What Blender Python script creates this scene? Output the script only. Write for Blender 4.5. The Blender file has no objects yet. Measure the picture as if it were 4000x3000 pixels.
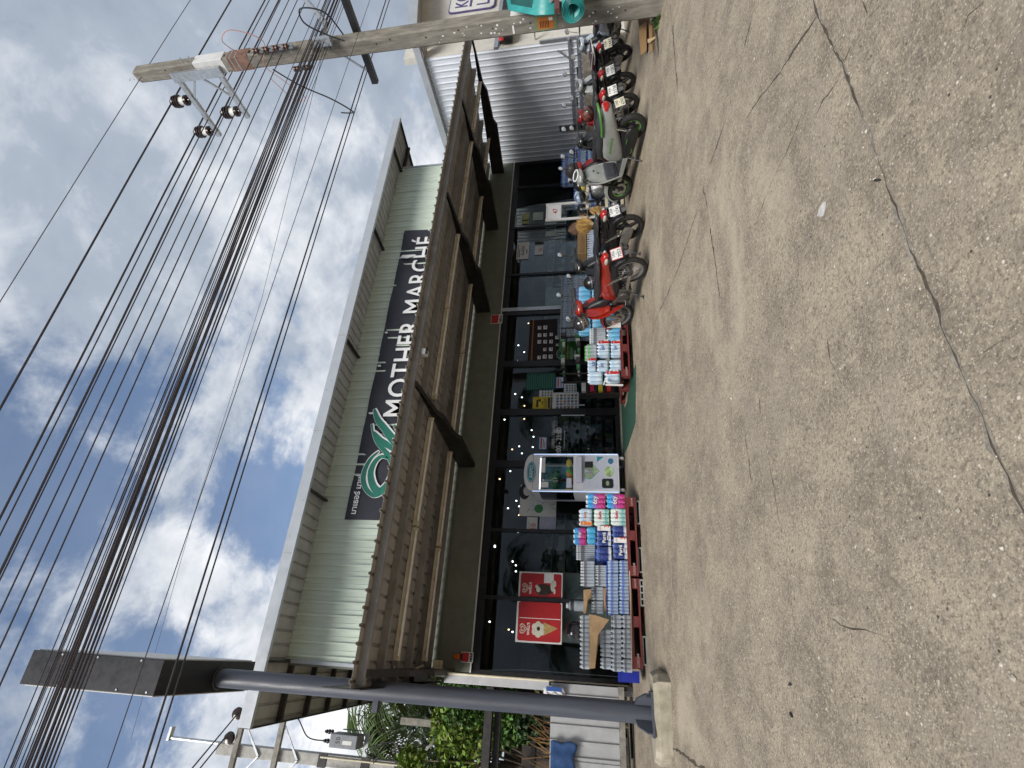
import bpy, math, random
from math import sin, cos, pi, radians, sqrt, atan2, hypot
from mathutils import Vector, Matrix, Euler, noise

random.seed(11)
S = bpy.context.scene
COL = S.collection

# ------------------------------------------------------------------ camera
# The photograph lies on its side: the camera is turned 90 degrees about its view axis.
FPX = 2059.04                                    # focal length in photo pixels (4000 x 3000)
EYE = Vector((0, 0, 1.6))
YAW, PIT, ROL = radians(28.1435), radians(9.8011), radians(1.2159)
FW = Vector((sin(YAW)*cos(PIT), cos(YAW)*cos(PIT), sin(PIT)))
RT = Vector((cos(YAW), -sin(YAW), 0))
DN = FW.cross(RT)
RT, DN = cos(ROL)*RT + sin(ROL)*DN, -sin(ROL)*RT + cos(ROL)*DN
cd = bpy.data.cameras.new('camera'); cam = bpy.data.objects.new('camera', cd); COL.objects.link(cam)
cam.matrix_world = Matrix(((DN.x, RT.x, -FW.x, EYE.x), (DN.y, RT.y, -FW.y, EYE.y), (DN.z, RT.z, -FW.z, EYE.z), (0, 0, 0, 1)))
cd.sensor_fit = 'HORIZONTAL'; cd.sensor_width = 36; cd.lens = 36*FPX/4000
cd.clip_start = .05; cd.clip_end = 2000
S.camera = cam

# ------------------------------------------------------------------ sky, sun, exposure
W = bpy.data.worlds.new('World'); S.world = W; W.use_nodes = True
nt = W.node_tree; nt.nodes.clear()
def N(tree, typ, **kw):
    n = tree.nodes.new(typ)
    for k, v in kw.items():
        if k in n.inputs.keys() if isinstance(k, str) else False: n.inputs[k].default_value = v
        else: setattr(n, k, v)
    return n
SUN_EL, SUN_AZ = 38, 218                         # azimuth clockwise from +Y: high, behind the viewer's left shoulder
out = nt.nodes.new('ShaderNodeOutputWorld')
sky = nt.nodes.new('ShaderNodeTexSky'); sky.sky_type = 'NISHITA'; sky.sun_disc = False
sky.sun_elevation = radians(SUN_EL); sky.sun_rotation = radians(SUN_AZ); sky.air_density = 1.0; sky.dust_density = .9; sky.ozone_density = 1.6
bg1 = nt.nodes.new('ShaderNodeBackground'); bg1.inputs[1].default_value = .15
nt.links.new(sky.outputs[0], bg1.inputs[0])
tc = nt.nodes.new('ShaderNodeTexCoord')
sep = nt.nodes.new('ShaderNodeSeparateXYZ'); nt.links.new(tc.outputs['Generated'], sep.inputs[0])
def mth(op, a, b=None, clamp=False, tree=nt):
    m = tree.nodes.new('ShaderNodeMath'); m.operation = op; m.use_clamp = clamp
    for i, q in enumerate((a, b)):
        if q is None: continue
        if isinstance(q, (int, float)): m.inputs[i].default_value = q
        else: tree.links.new(q, m.inputs[i])
    return m.outputs[0]
def rng(v, a, b, c=0., d=1., tree=nt, smooth=True):
    m = tree.nodes.new('ShaderNodeMapRange'); m.interpolation_type = 'SMOOTHSTEP' if smooth else 'LINEAR'
    tree.links.new(v, m.inputs[0])
    for i, q in enumerate((a, b, c, d)): m.inputs[i+1].default_value = q
    return m.outputs[0]
zz = mth('ADD', mth('MAXIMUM', sep.outputs[2], 0.0), .42)
cmb = nt.nodes.new('ShaderNodeCombineXYZ')
nt.links.new(mth('DIVIDE', sep.outputs[0], zz), cmb.inputs[0]); nt.links.new(mth('DIVIDE', sep.outputs[1], zz), cmb.inputs[1])
def wnoise(scale, detail, rough, off, dist=0.):
    mp = nt.nodes.new('ShaderNodeMapping'); mp.inputs[1].default_value = off
    nt.links.new(cmb.outputs[0], mp.inputs[0])
    n = nt.nodes.new('ShaderNodeTexNoise'); n.inputs['Scale'].default_value = scale; n.inputs['Detail'].default_value = detail
    n.inputs['Roughness'].default_value = rough; n.inputs['Distortion'].default_value = dist
    nt.links.new(mp.outputs[0], n.inputs['Vector']); return n.outputs[0]
n1 = wnoise(3.6, 12, .60, (3.1, 1.7, 0), .15)
n2 = wnoise(2.2, 9, .56, (8.3, 4.2, 0), .25)
# the deck is thick and grey on the right, brighter and torn open on the left of the view
def pxdir(x, y):
    v = (FW + RT*((1500-y)/FPX) + DN*((x-2000)/FPX)).normalized(); return v
def near(x, y, r0, r1):
    dp = nt.nodes.new('ShaderNodeVectorMath'); dp.operation = 'DISTANCE'
    nt.links.new(tc.outputs['Generated'], dp.inputs[0]); dp.inputs[1].default_value = pxdir(x, y)
    return rng(dp.outputs['Value'], r0, r1, 1, 0)
region = near(250, 2500, .25, 1.15)
gap = None
for (gx, gy, rad, amp) in ((480, 1600, .20, .75), (100, 1900, .24, .9), (230, 2350, .18, .55), (450, 2820, .24, .9), (1040, 1950, .19, 1.0), (80, 2800, .22, .8)):
    g = mth('MULTIPLY', near(gx, gy, .02, rad), amp)
    gap = g if gap is None else mth('MAXIMUM', gap, g)
n3 = wnoise(9.0, 10, .62, (1.3, 5.5, 0), .3)
body = mth('ADD', mth('MULTIPLY', mth('SUBTRACT', n1, .5), 1.5), mth('MULTIPLY', mth('SUBTRACT', n3, .5), .55))
dens = mth('SUBTRACT', mth('ADD', body, .42), mth('ADD', mth('MULTIPLY', region, .10), mth('MULTIPLY', gap, .42)))
mask = rng(dens, -.02, .24, .10, 1.0)
shade = mth('ADD', mth('ADD', mth('MULTIPLY', n2, .7), mth('MULTIPLY', n3, .3)), mth('MULTIPLY', region, .15))
cr = nt.nodes.new('ShaderNodeValToRGB'); nt.links.new(shade, cr.inputs[0])
cr.color_ramp.elements[0].position = .38; cr.color_ramp.elements[0].color = (.27, .32, .40, 1)
cr.color_ramp.elements[1].position = .74; cr.color_ramp.elements[1].color = (.95, .96, .98, 1)
e = cr.color_ramp.elements.new(.56); e.color = (.385, .44, .525, 1)
bg2 = nt.nodes.new('ShaderNodeBackground'); bg2.inputs[1].default_value = 1.0
nt.links.new(cr.outputs[0], bg2.inputs[0])
mxs = nt.nodes.new('ShaderNodeMixShader')
nt.links.new(mask, mxs.inputs[0]); nt.links.new(bg1.outputs[0], mxs.inputs[1]); nt.links.new(bg2.outputs[0], mxs.inputs[2])
nt.links.new(mxs.outputs[0], out.inputs[0])

sl = bpy.data.lights.new('sun', 'SUN'); sl.energy = 3.4; sl.angle = radians(27); sl.color = (1, .955, .89)
so = bpy.data.objects.new('sun', sl); COL.objects.link(so)
sdir = Vector((sin(radians(SUN_AZ))*cos(radians(SUN_EL)), cos(radians(SUN_AZ))*cos(radians(SUN_EL)), sin(radians(SUN_EL))))
so.rotation_euler = sdir.to_track_quat('Z', 'Y').to_euler(); so.location = (0, 0, 30)
vs = S.view_settings; vs.view_transform = 'Standard'; vs.look = 'None'; vs.exposure = .18; vs.gamma = 1; vs.use_curve_mapping = False

# ------------------------------------------------------------------ measuring helpers (photo pixel + a known plane -> point)
def ray(x, y): return FW + RT*((1500-y)/FPX) + DN*((x-2000)/FPX)
def at(x, y, Y): v = ray(x, y); return EYE + v*(Y/v.y)
def atX(x, y, X): v = ray(x, y); return EYE + v*(X/v.x)
def atZ(x, y, Z): v = ray(x, y); return EYE + v*((Z-1.6)/v.z)
def gz(Y):
    if Y > 9.9: return 1.25
    if Y > 8.9: t = (Y-8.9); return .132*8.9 + .132*t - .056*t*t
    if Y < -3: return max(-.55, .132*Y)
    return .132*Y
def gr(x, y): v = ray(x, y); return EYE + v*(1.6/(.132*v.y - v.z))

# ------------------------------------------------------------------ mesh builder
class MB:
    def __init__(s): s.v = []; s.f = []; s.mi = []; s.m = 0
    def add(s, vs, fs):
        o = len(s.v); s.v += [tuple(v) for v in vs]; s.f += [tuple(i+o for i in f) for f in fs]; s.mi += [s.m]*len(fs); return s
    def box(s, x0, x1, y0, y1, z0, z1, M=None):
        vs = [Vector((x, y, z)) for z in (z0, z1) for y in (y0, y1) for x in (x0, x1)]
        if M is not None: vs = [M @ v for v in vs]
        return s.add(vs, [(0, 2, 3, 1), (4, 5, 7, 6), (0, 1, 5, 4), (2, 6, 7, 3), (0, 4, 6, 2), (1, 3, 7, 5)])
    def bar(s, p0, p1, w, h, up=(0, 0, 1)):
        p0, p1 = Vector(p0), Vector(p1); d = (p1-p0); L = d.length; d.normalize()
        up = Vector(up); sd = d.cross(up)
        if sd.length < 1e-4: sd = d.cross(Vector((1, 0, 0)))
        sd.normalize(); up = sd.cross(d)
        M = Matrix(((d.x, sd.x, up.x, p0.x), (d.y, sd.y, up.y, p0.y), (d.z, sd.z, up.z, p0.z), (0, 0, 0, 1)))
        return s.box(0, L, -w/2, w/2, -h/2, h/2, M)
    def loft(s, rings, cap=True, closed=True):
        n = len(rings[0]); vs = [v for r in rings for v in r]; fs = []
        for i in range(len(rings)-1):
            for j in range(n if closed else n-1):
                k = (j+1) % n
                fs.append((i*n+j, i*n+k, (i+1)*n+k, (i+1)*n+j))
        if cap: fs += [tuple(range(n-1, -1, -1)), tuple(range((len(rings)-1)*n, len(rings)*n))]
        return s.add(vs, fs)
    def cyl(s, p0, p1, r0, r1=None, n=12, cap=True):
        return s.tube([p0, p1], [r0, r0 if r1 is None else r1], n, cap)
    def tube(s, pts, r, n=8, cap=True):
        pts = [Vector(p) for p in pts]; rings = []; pu = None
        for i, p in enumerate(pts):
            d = (pts[min(i+1, len(pts)-1)] - pts[max(i-1, 0)]).normalized()
            if pu is None:
                pu = Vector((0, 0, 1)) if abs(d.z) < .9 else Vector((1, 0, 0))
            sd = d.cross(pu)
            if sd.length < 1e-5: sd = d.orthogonal()
            sd.normalize(); pu = sd.cross(d)
            rr = r[i] if isinstance(r, (list, tuple)) else r
            rings.append([p + (sd*cos(2*pi*k/n) + pu*sin(2*pi*k/n))*rr for k in range(n)])
        return s.loft(rings, cap)
    def lathe(s, prof, n=16, M=None, cap=True):
        rings = []
        for (r, z) in prof:
            rg = [Vector((r*cos(2*pi*k/n), r*sin(2*pi*k/n), z)) for k in range(n)]
            rings.append([M @ v for v in rg] if M is not None else rg)
        return s.loft(rings, cap)
    def ell(s, c, rad, nu=14, nv=8, M=None):
        prof = [(max(.001, sin(pi*i/nv)), -cos(pi*i/nv)) for i in range(nv+1)]
        D = Matrix.Translation(c) @ Matrix.Diagonal((*rad, 1))
        return s.lathe(prof, nu, (M @ D) if M is not None else D)
    def torus(s, c, ax, R, r, nu=28, nv=8, sq=1.0):
        c = Vector(c); ax = Vector(ax).normalized(); u = ax.orthogonal().normalized(); w = ax.cross(u); rings = []
        for i in range(nu):
            d = u*cos(2*pi*i/nu) + w*sin(2*pi*i/nu)
            rings.append([c + d*(R + r*cos(2*pi*k/nv)) + ax*(r*sq*sin(2*pi*k/nv)) for k in range(nv)])
        rings.append(rings[0]); return s.loft(rings, False)
    def prism(s, poly, M, h):
        a = [M @ Vector((x, y, 0)) for x, y in poly]; b = [M @ Vector((x, y, h)) for x, y in poly]
        return s.loft([a, b])
    def quad(s, a, b, c, d): return s.add([a, b, c, d], [(0, 1, 2, 3)])
    def poly(s, pts): return s.add(pts, [tuple(range(len(pts)))])
    def mesh(s, name, smooth=True, ang=38):
        me = bpy.data.meshes.new(name); me.from_pydata(s.v, [], s.f)
        if any(s.mi): me.polygons.foreach_set('material_index', s.mi)
        if smooth:
            me.polygons.foreach_set('use_smooth', [True]*len(me.polygons)); me.set_sharp_from_angle(angle=radians(ang))
        me.validate(); me.update(); return me
    def build(s, name, m, parent=None, smooth=True, bevel=0, ang=38):
        return link(name, s.mesh(name, smooth, ang), m, parent, bevel)
def link(name, me, m, parent=None, bevel=0):
    o = bpy.data.objects.new(name, me); COL.objects.link(o)
    if m is not None and len(me.materials) == 0:
        for q in (m if isinstance(m, (list, tuple)) else [m]): me.materials.append(q)
    if parent is not None:
        o.parent = parent
        if parent.get('_w'): o.matrix_parent_inverse = Matrix.Translation(-Vector(parent['_w']))
        if parent.type == 'MESH' and parent.parent is not None and parent.parent.get('_w'): pass
    if bevel:
        b = o.modifiers.new('bevel', 'BEVEL'); b.width = bevel; b.segments = 2; b.limit_method = 'ANGLE'; b.angle_limit = radians(40)
    return o
def tag(o, label=None, cat=None, group=None, kind=None):
    if label: o['label'] = label
    if cat: o['category'] = cat
    if group: o['group'] = group
    if kind: o['kind'] = kind
    return o
def thing(name, label, cat, loc=(0, 0, 0), group=None, world=False, rot=None):
    # an Empty at the thing's base; with world=True its parts are given in world coordinates
    o = bpy.data.objects.new(name, None); COL.objects.link(o); o.location = loc; o.empty_display_size = .1
    if rot is not None: o.rotation_euler = rot
    if world: o['_w'] = tuple(loc)
    return tag(o, label, cat, group)
def copy_tree(o, parent=None):
    c = o.copy(); COL.objects.link(c)
    if parent is not None: c.parent = parent
    for ch in list(o.children): copy_tree(ch, c)
    return c
def sub(name, mb, m, part, **kw):
    # a sub-part of a part whose own transform is identity
    return mb.build(name, m, part, **kw)

# ------------------------------------------------------------------ materials
MATS = {}
def mat(name, col, rough=.55, metal=0., var=.12, scale=6., bump=0., bscale=60., dirt=0., dirtcol=(.10, .085, .065), dscale=1.6, alpha=1., emit=None, estr=1., spec=.5, coat=0., stretch=None, island=0.):
    if name in MATS: return MATS[name]
    m = bpy.data.materials.new(name); m.use_nodes = True; t = m.node_tree; b = t.nodes['Principled BSDF']
    b.inputs['Roughness'].default_value = rough; b.inputs['Metallic'].default_value = metal
    b.inputs['Specular IOR Level'].default_value = spec
    if coat: b.inputs['Coat Weight'].default_value = coat; b.inputs['Coat Roughness'].default_value = .06
    tcn = t.nodes.new('ShaderNodeTexCoord'); vec = tcn.outputs['Object']
    if stretch:
        mp = t.nodes.new('ShaderNodeMapping'); mp.inputs['Scale'].default_value = stretch; t.links.new(vec, mp.inputs[0]); vec = mp.outputs[0]
    def nz(sc, det=5, ro=.6):
        n = t.nodes.new('ShaderNodeTexNoise'); n.inputs['Scale'].default_value = sc; n.inputs['Detail'].default_value = det; n.inputs['Roughness'].default_value = ro
        t.links.new(vec, n.inputs['Vector']); return n.outputs[0]
    c = Vector(col[:3])
    mx = t.nodes.new('ShaderNodeMixRGB'); mx.inputs[1].default_value = (*(c*(1-var)), 1); mx.inputs[2].default_value = (*[min(1, q*(1+var)) for q in c], 1)
    t.links.new(rng(nz(scale), .3, .7, tree=t), mx.inputs[0]); cur = mx.outputs[0]
    if island:
        g = t.nodes.new('ShaderNodeNewGeometry'); hs = t.nodes.new('ShaderNodeHueSaturation')
        t.links.new(mth('ADD', mth('MULTIPLY', g.outputs['Random Per Island'], 2*island, tree=t), 1-island, tree=t), hs.inputs['Value'])
        t.links.new(mth('ADD', mth('MULTIPLY', g.outputs['Random Per Island'], .05, tree=t), .475, tree=t), hs.inputs['Hue'])
        t.links.new(cur, hs.inputs['Color']); cur = hs.outputs[0]
    if dirt:
        m2 = t.nodes.new('ShaderNodeMixRGB'); m2.inputs[2].default_value = (*dirtcol, 1); t.links.new(cur, m2.inputs[1])
        t.links.new(mth('MULTIPLY', rng(nz(dscale, 8, .65), .45, .75, tree=t), dirt, tree=t), m2.inputs[0]); cur = m2.outputs[0]
    t.links.new(cur, b.inputs['Base Color'])
    t.links.new(rng(nz(scale*3), .25, .75, max(.03, rough-.12), min(1, rough+.12), tree=t, smooth=False), b.inputs['Roughness'])
    if bump:
        bp = t.nodes.new('ShaderNodeBump'); bp.inputs['Strength'].default_value = bump; bp.inputs['Distance'].default_value = .01
        t.links.new(nz(bscale, 6), bp.inputs['Height']); t.links.new(bp.outputs[0], b.inputs['Normal'])
    if alpha < 1: b.inputs['Alpha'].default_value = alpha
    if emit: b.inputs['Emission Color'].default_value = (*emit, 1); b.inputs['Emission Strength'].default_value = estr
    MATS[name] = m; return m
def glass(name, tint, ior=1.6, rough=.0):
    if name in MATS: return MATS[name]
    m = bpy.data.materials.new(name); m.use_nodes = True; t = m.node_tree; t.nodes.clear()
    o = t.nodes.new('ShaderNodeOutputMaterial'); tr = t.nodes.new('ShaderNodeBsdfTransparent'); tr.inputs[0].default_value = (*tint, 1)
    gl = t.nodes.new('ShaderNodeBsdfGlossy'); gl.inputs['Roughness'].default_value = rough; gl.inputs[0].default_value = (.92, .95, 1, 1)
    fr = t.nodes.new('ShaderNodeFresnel'); fr.inputs[0].default_value = ior
    mx = t.nodes.new('ShaderNodeMixShader'); t.links.new(fr.outputs[0], mx.inputs[0]); t.links.new(tr.outputs[0], mx.inputs[1]); t.links.new(gl.outputs[0], mx.inputs[2]); t.links.new(mx.outputs[0], o.inputs[0])
    MATS[name] = m; return m
def plastic_clear(name, tint, body=.35, col=(.75, .82, .88)):
    # thin clear PET: mostly see-through, a little milky, sharp glints
    if name in MATS: return MATS[name]
    m = bpy.data.materials.new(name); m.use_nodes = True; t = m.node_tree; t.nodes.clear()
    o = t.nodes.new('ShaderNodeOutputMaterial'); tr = t.nodes.new('ShaderNodeBsdfTransparent'); tr.inputs[0].default_value = (*tint, 1)
    pr = t.nodes.new('ShaderNodeBsdfPrincipled'); pr.inputs['Base Color'].default_value = (*col, 1); pr.inputs['Roughness'].default_value = .12
    mx = t.nodes.new('ShaderNodeMixShader'); mx.inputs[0].default_value = body
    t.links.new(tr.outputs[0], mx.inputs[1]); t.links.new(pr.outputs[0], mx.inputs[2]); t.links.new(mx.outputs[0], o.inputs[0])
    MATS[name] = m; return m

# ------------------------------------------------------------------ lettering
TXT = {}
def text_mesh(body, size=1., bold=0., align='LEFT', space=1., shear=0.):
    key = (body, size, bold, align, space, shear)
    if key in TXT: return TXT[key]
    c = bpy.data.curves.new('lettering', 'FONT'); c.body = body; c.size = size; c.offset = bold; c.align_x = align; c.space_character = space; c.shear = shear; c.resolution_u = 4
    o = bpy.data.objects.new('lettering', c); COL.objects.link(o)
    dg = bpy.context.evaluated_depsgraph_get(); dg.update()
    me = bpy.data.meshes.new_from_object(o.evaluated_get(dg))
    bpy.data.objects.remove(o); bpy.data.curves.remove(c); TXT[key] = me; return me
def text(body, loc, size, m, parent, bold=0., align='LEFT', rot=(pi/2, 0, 0), space=1., name='lettering', sx=1., shear=0., world=True):
    me = text_mesh(body, size, bold, align, space, shear).copy()
    M = Matrix.Translation(loc) @ Euler(rot).to_matrix().to_4x4() @ Matrix.Diagonal((sx, 1, 1, 1))
    me.transform(M); me.materials.clear(); me.materials.append(m)
    return link(name, me, m, parent)
S.cycles.max_bounces = 7; S.cycles.diffuse_bounces = 3; S.cycles.glossy_bounces = 3; S.cycles.transmission_bounces = 4; S.cycles.transparent_max_bounces = 10
S.cycles.use_adaptive_sampling = True; S.cycles.adaptive_threshold = .02; S.cycles.caustics_reflective = False; S.cycles.caustics_refractive = False

# ------------------------------------------------------------------ common materials
M_conc = None
def concrete_ground():
    m = bpy.data.materials.new('concrete_yard'); m.use_nodes = True; t = m.node_tree; b = t.nodes['Principled BSDF']
    tcn = t.nodes.new('ShaderNodeTexCoord'); P = tcn.outputs['Object']
    def nz(sc, det=6, ro=.6, dist=0., st=None):
        v = P
        if st:
            mp = t.nodes.new('ShaderNodeMapping'); mp.inputs['Scale'].default_value = st; t.links.new(P, mp.inputs[0]); v = mp.outputs[0]
        n = t.nodes.new('ShaderNodeTexNoise'); n.inputs['Scale'].default_value = sc; n.inputs['Detail'].default_value = det; n.inputs['Roughness'].default_value = ro; n.inputs['Distortion'].default_value = dist
        t.links.new(v, n.inputs['Vector']); return n.outputs[0]
    def mix(a, colr, fac):
        x = t.nodes.new('ShaderNodeMixRGB'); x.inputs[2].default_value = (*colr, 1)
        if isinstance(a, tuple): x.inputs[1].default_value = (*a, 1)
        else: t.links.new(a, x.inputs[1])
        t.links.new(fac, x.inputs[0]); return x.outputs[0]
    c = mix((.225, .197, .160), (.385, .338, .268), rng(nz(2.1, 10, .7), .36, .64, tree=t))       # broad worn patches
    c = mix(c, (.40, .345, .27), mth('MULTIPLY', rng(nz(7, 8, .7), .46, .66, tree=t), .6, tree=t))  # mortar left on top
    c = mix(c, (.16, .142, .122), mth('MULTIPLY', rng(nz(1.3, 9, .72, .3), .54, .74, tree=t), .38, tree=t))  # oil and dirt
    c = mix(c, (.12, .105, .088), mth('MULTIPLY', rng(nz(42, 7, .8), .47, .62, tree=t), .72, tree=t))
    c = mix(c, (.52, .455, .36), mth('MULTIPLY', rng(nz(55, 5, .75), .52, .64, tree=t), .68, tree=t))
    c = mix(c, (.50, .44, .35), mth('MULTIPLY', rng(nz(13, 5, .7, 0, (1, .35, 1)), .58, .72, tree=t), .5, tree=t))
    c = mix(c, (.30, .265, .225), mth('MULTIPLY', rng(nz(2.2, 4, .6, .8, (.35, 1, 1)), .55, .7, tree=t), .5, tree=t))
    c = mix(c, (.47, .415, .335), mth('MULTIPLY', rng(nz(.8, 9, .68, .5, (.55, 1, 1)), .52, .70, tree=t), .75, tree=t))
    c = mix(c, (.17, .15, .125), mth('MULTIPLY', rng(nz(3.2, 10, .75, .4), .56, .70, tree=t), .55, tree=t))
    # exposed aggregate: small light and dark stones
    vo = t.nodes.new('ShaderNodeTexVoronoi'); vo.inputs['Scale'].default_value = 85; t.links.new(P, vo.inputs['Vector'])
    sx = t.nodes.new('ShaderNodeSeparateXYZ'); t.links.new(vo.outputs['Color'], sx.inputs[0])
    c = mix(c, (.55, .50, .42), mth('MULTIPLY', mth('MULTIPLY', rng(sx.outputs[0], .82, .9, tree=t), rng(vo.outputs['Distance'], .45, .25, tree=t), tree=t), .75, tree=t))
    c = mix(c, (.10, .088, .075), mth('MULTIPLY', mth('MULTIPLY', rng(sx.outputs[1], .76, .86, tree=t), rng(vo.outputs['Distance'], .5, .3, tree=t), tree=t), .4, tree=t))
    vo2 = t.nodes.new('ShaderNodeTexVoronoi'); vo2.inputs['Scale'].default_value = 33; t.links.new(P, vo2.inputs['Vector'])
    sx2 = t.nodes.new('ShaderNodeSeparateXYZ'); t.links.new(vo2.outputs['Color'], sx2.inputs[0])
    c = mix(c, (.64, .61, .55), mth('MULTIPLY', rng(sx2.outputs[0], .965, .98, tree=t), rng(vo2.outputs['Distance'], .3, .15, tree=t), tree=t))
    c = mix(c, (.07, .06, .055), mth('MULTIPLY', rng(sx2.outputs[1], .975, .985, tree=t), rng(vo2.outputs['Distance'], .28, .15, tree=t), tree=t))
    tn = t.nodes.new('ShaderNodeMixRGB'); tn.blend_type = 'MULTIPLY'; tn.inputs[0].default_value = 1; tn.inputs[2].default_value = (.985, .95, .905, 1); t.links.new(c, tn.inputs[1]); c = tn.outputs[0]
    t.links.new(c, b.inputs['Base Color']); b.inputs['Roughness'].default_value = .88; b.inputs['Specular IOR Level'].default_value = .25
    bp = t.nodes.new('ShaderNodeBump'); bp.inputs['Strength'].default_value = .55; bp.inputs['Distance'].default_value = .012
    hh = mth('ADD', mth('MULTIPLY', nz(60, 5, .7), .6, tree=t), mth('MULTIPLY', vo.outputs['Distance'], .35, tree=t), tree=t)
    hh = mth('ADD', hh, mth('MULTIPLY', nz(9, 4, .6), 1.2, tree=t), tree=t)
    t.links.new(hh, bp.inputs['Height']); t.links.new(bp.outputs[0], b.inputs['Normal'])
    return m
M_ground = concrete_ground()
M_soil = mat('soil', (.10, .085, .06), .95, var=.4, scale=3, bump=.6, bscale=20)
M_crack = mat('crack_dirt', (.075, .058, .040), .95, var=.35, scale=30, bump=.4)
M_conc = mat('grey_concrete', (.27, .255, .225), .9, var=.25, scale=9, bump=.5, bscale=60, dirt=.55, dirtcol=(.085, .08, .07), dscale=2.2)
M_concw = mat('pale_concrete', (.42, .41, .385), .85, var=.15, scale=9, bump=.3, dirt=.3, dscale=3)
M_black = mat('black_plastic', (.018, .018, .02), .42, var=.2)
M_rubber = mat('tyre_rubber', (.022, .021, .02), .8, var=.3, scale=20, bump=.3, bscale=120)
M_steel = mat('galvanised_steel', (.52, .54, .56), .38, metal=.75, var=.12, scale=12, dirt=.25, dirtcol=(.2, .18, .15))
M_dsteel = mat('dark_steel', (.035, .033, .032), .55, metal=.3, var=.3, scale=10, dirt=.3, dirtcol=(.09, .06, .04))
M_white = mat('white_paint', (.74, .74, .72), .5, var=.05, dirt=.2, dirtcol=(.3, .27, .22))
M_paper = mat('white_paper', (.80, .80, .79), .8, var=.05)
M_chrome = mat('chrome', (.75, .75, .76), .16, metal=1, var=.05)

# ------------------------------------------------------------------ ground
def ground():
    xs = [-220, -120, -60, -30, -15, -8, -4, -2, -1, 0, 1, 2, 3, 4, 6, 8, 10, 13, 16, 22, 40, 80, 160, 260]
    ys = [-160, -80, -40, -20, -10, -6, -4, -3, -1.5, 0, 1, 2, 3, 4, 5, 6, 7, 8, 8.9, 9.2, 9.5, 9.9, 10.5, 14, 20, 30, 60, 120, 240]
    mb = MB(); n = len(xs)
    mb.add([(x, y, gz(y)) for y in ys for x in xs], [(j*n+i, j*n+i+1, (j+1)*n+i+1, (j+1)*n+i) for j in range(len(ys)-1) for i in range(n-1)])
    return tag(mb.build('ground', M_ground), kind='structure')
GROUND = ground()
# dirt-filled cracks and the slab joint (photo polylines laid onto the slope)
def crack(pts, w, seed, par=GROUND, m=M_crack, lift=.003):
    rnd = random.Random(seed); P = [gr(*p) for p in pts]; Q = []
    for a, b in zip(P, P[1:]):
        L = (b-a).length; k = max(2, int(L/.045))
        for i in range(k):
            q = a.lerp(b, i/k); nrm = Vector((-(b-a).y, (b-a).x, 0)).normalized(); q = q + nrm*rnd.gauss(0, .004 if w < .03 else .006); Q.append(q)
    Q.append(P[-1]); mb = MB(); L = []; R = []
    for i, q in enumerate(Q):
        d = (Q[min(i+1, len(Q)-1)] - Q[max(0, i-1)]); nrm = Vector((-d.y, d.x, 0)).normalized()
        ww = w*(.2 + 1.2*rnd.random()**1.8)*max(.12, min(1.4, .75+1.6*noise.noise(Vector((q.x*2.3, q.y*2.3, seed))))) * min(1, .15 + i/4, .15 + (len(Q)-1-i)/4)
        for S_, l in ((1, L), (-1, R)):
            c = q + nrm*S_*ww*.5; l.append((c.x, c.y, gz(c.y)+lift))
    n = len(Q); mb.add(L+R, [(i, i+1, n+i+1, n+i) for i in range(n-1)])
    return mb.build('crack', m, par, smooth=False)
def zc(o, s, pts): return [(o[0]+x/s, o[1]+y/s) for x, y in pts]
s1 = 1.3825; A0, B0, C0 = (2400, 0), (2400, 1000), (2400, 1800)
joint = zc(A0, s1, [(1060, -60), (1100, 80), (1240, 370), (1380, 740), (1460, 960), (1620, 1390)]) + zc(B0, s1, [(1720, 210), (1770, 370), (1900, 680), (1960, 800), (2050, 1020), (2170, 1280), (2300, 1560)])
crack(joint, .014, 1)
M_groove = mat('worn_groove', (.235, .21, .175), .95, var=.3, scale=40, bump=.5)
crack(joint, .026, 21, m=M_groove, lift=.002)
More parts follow.
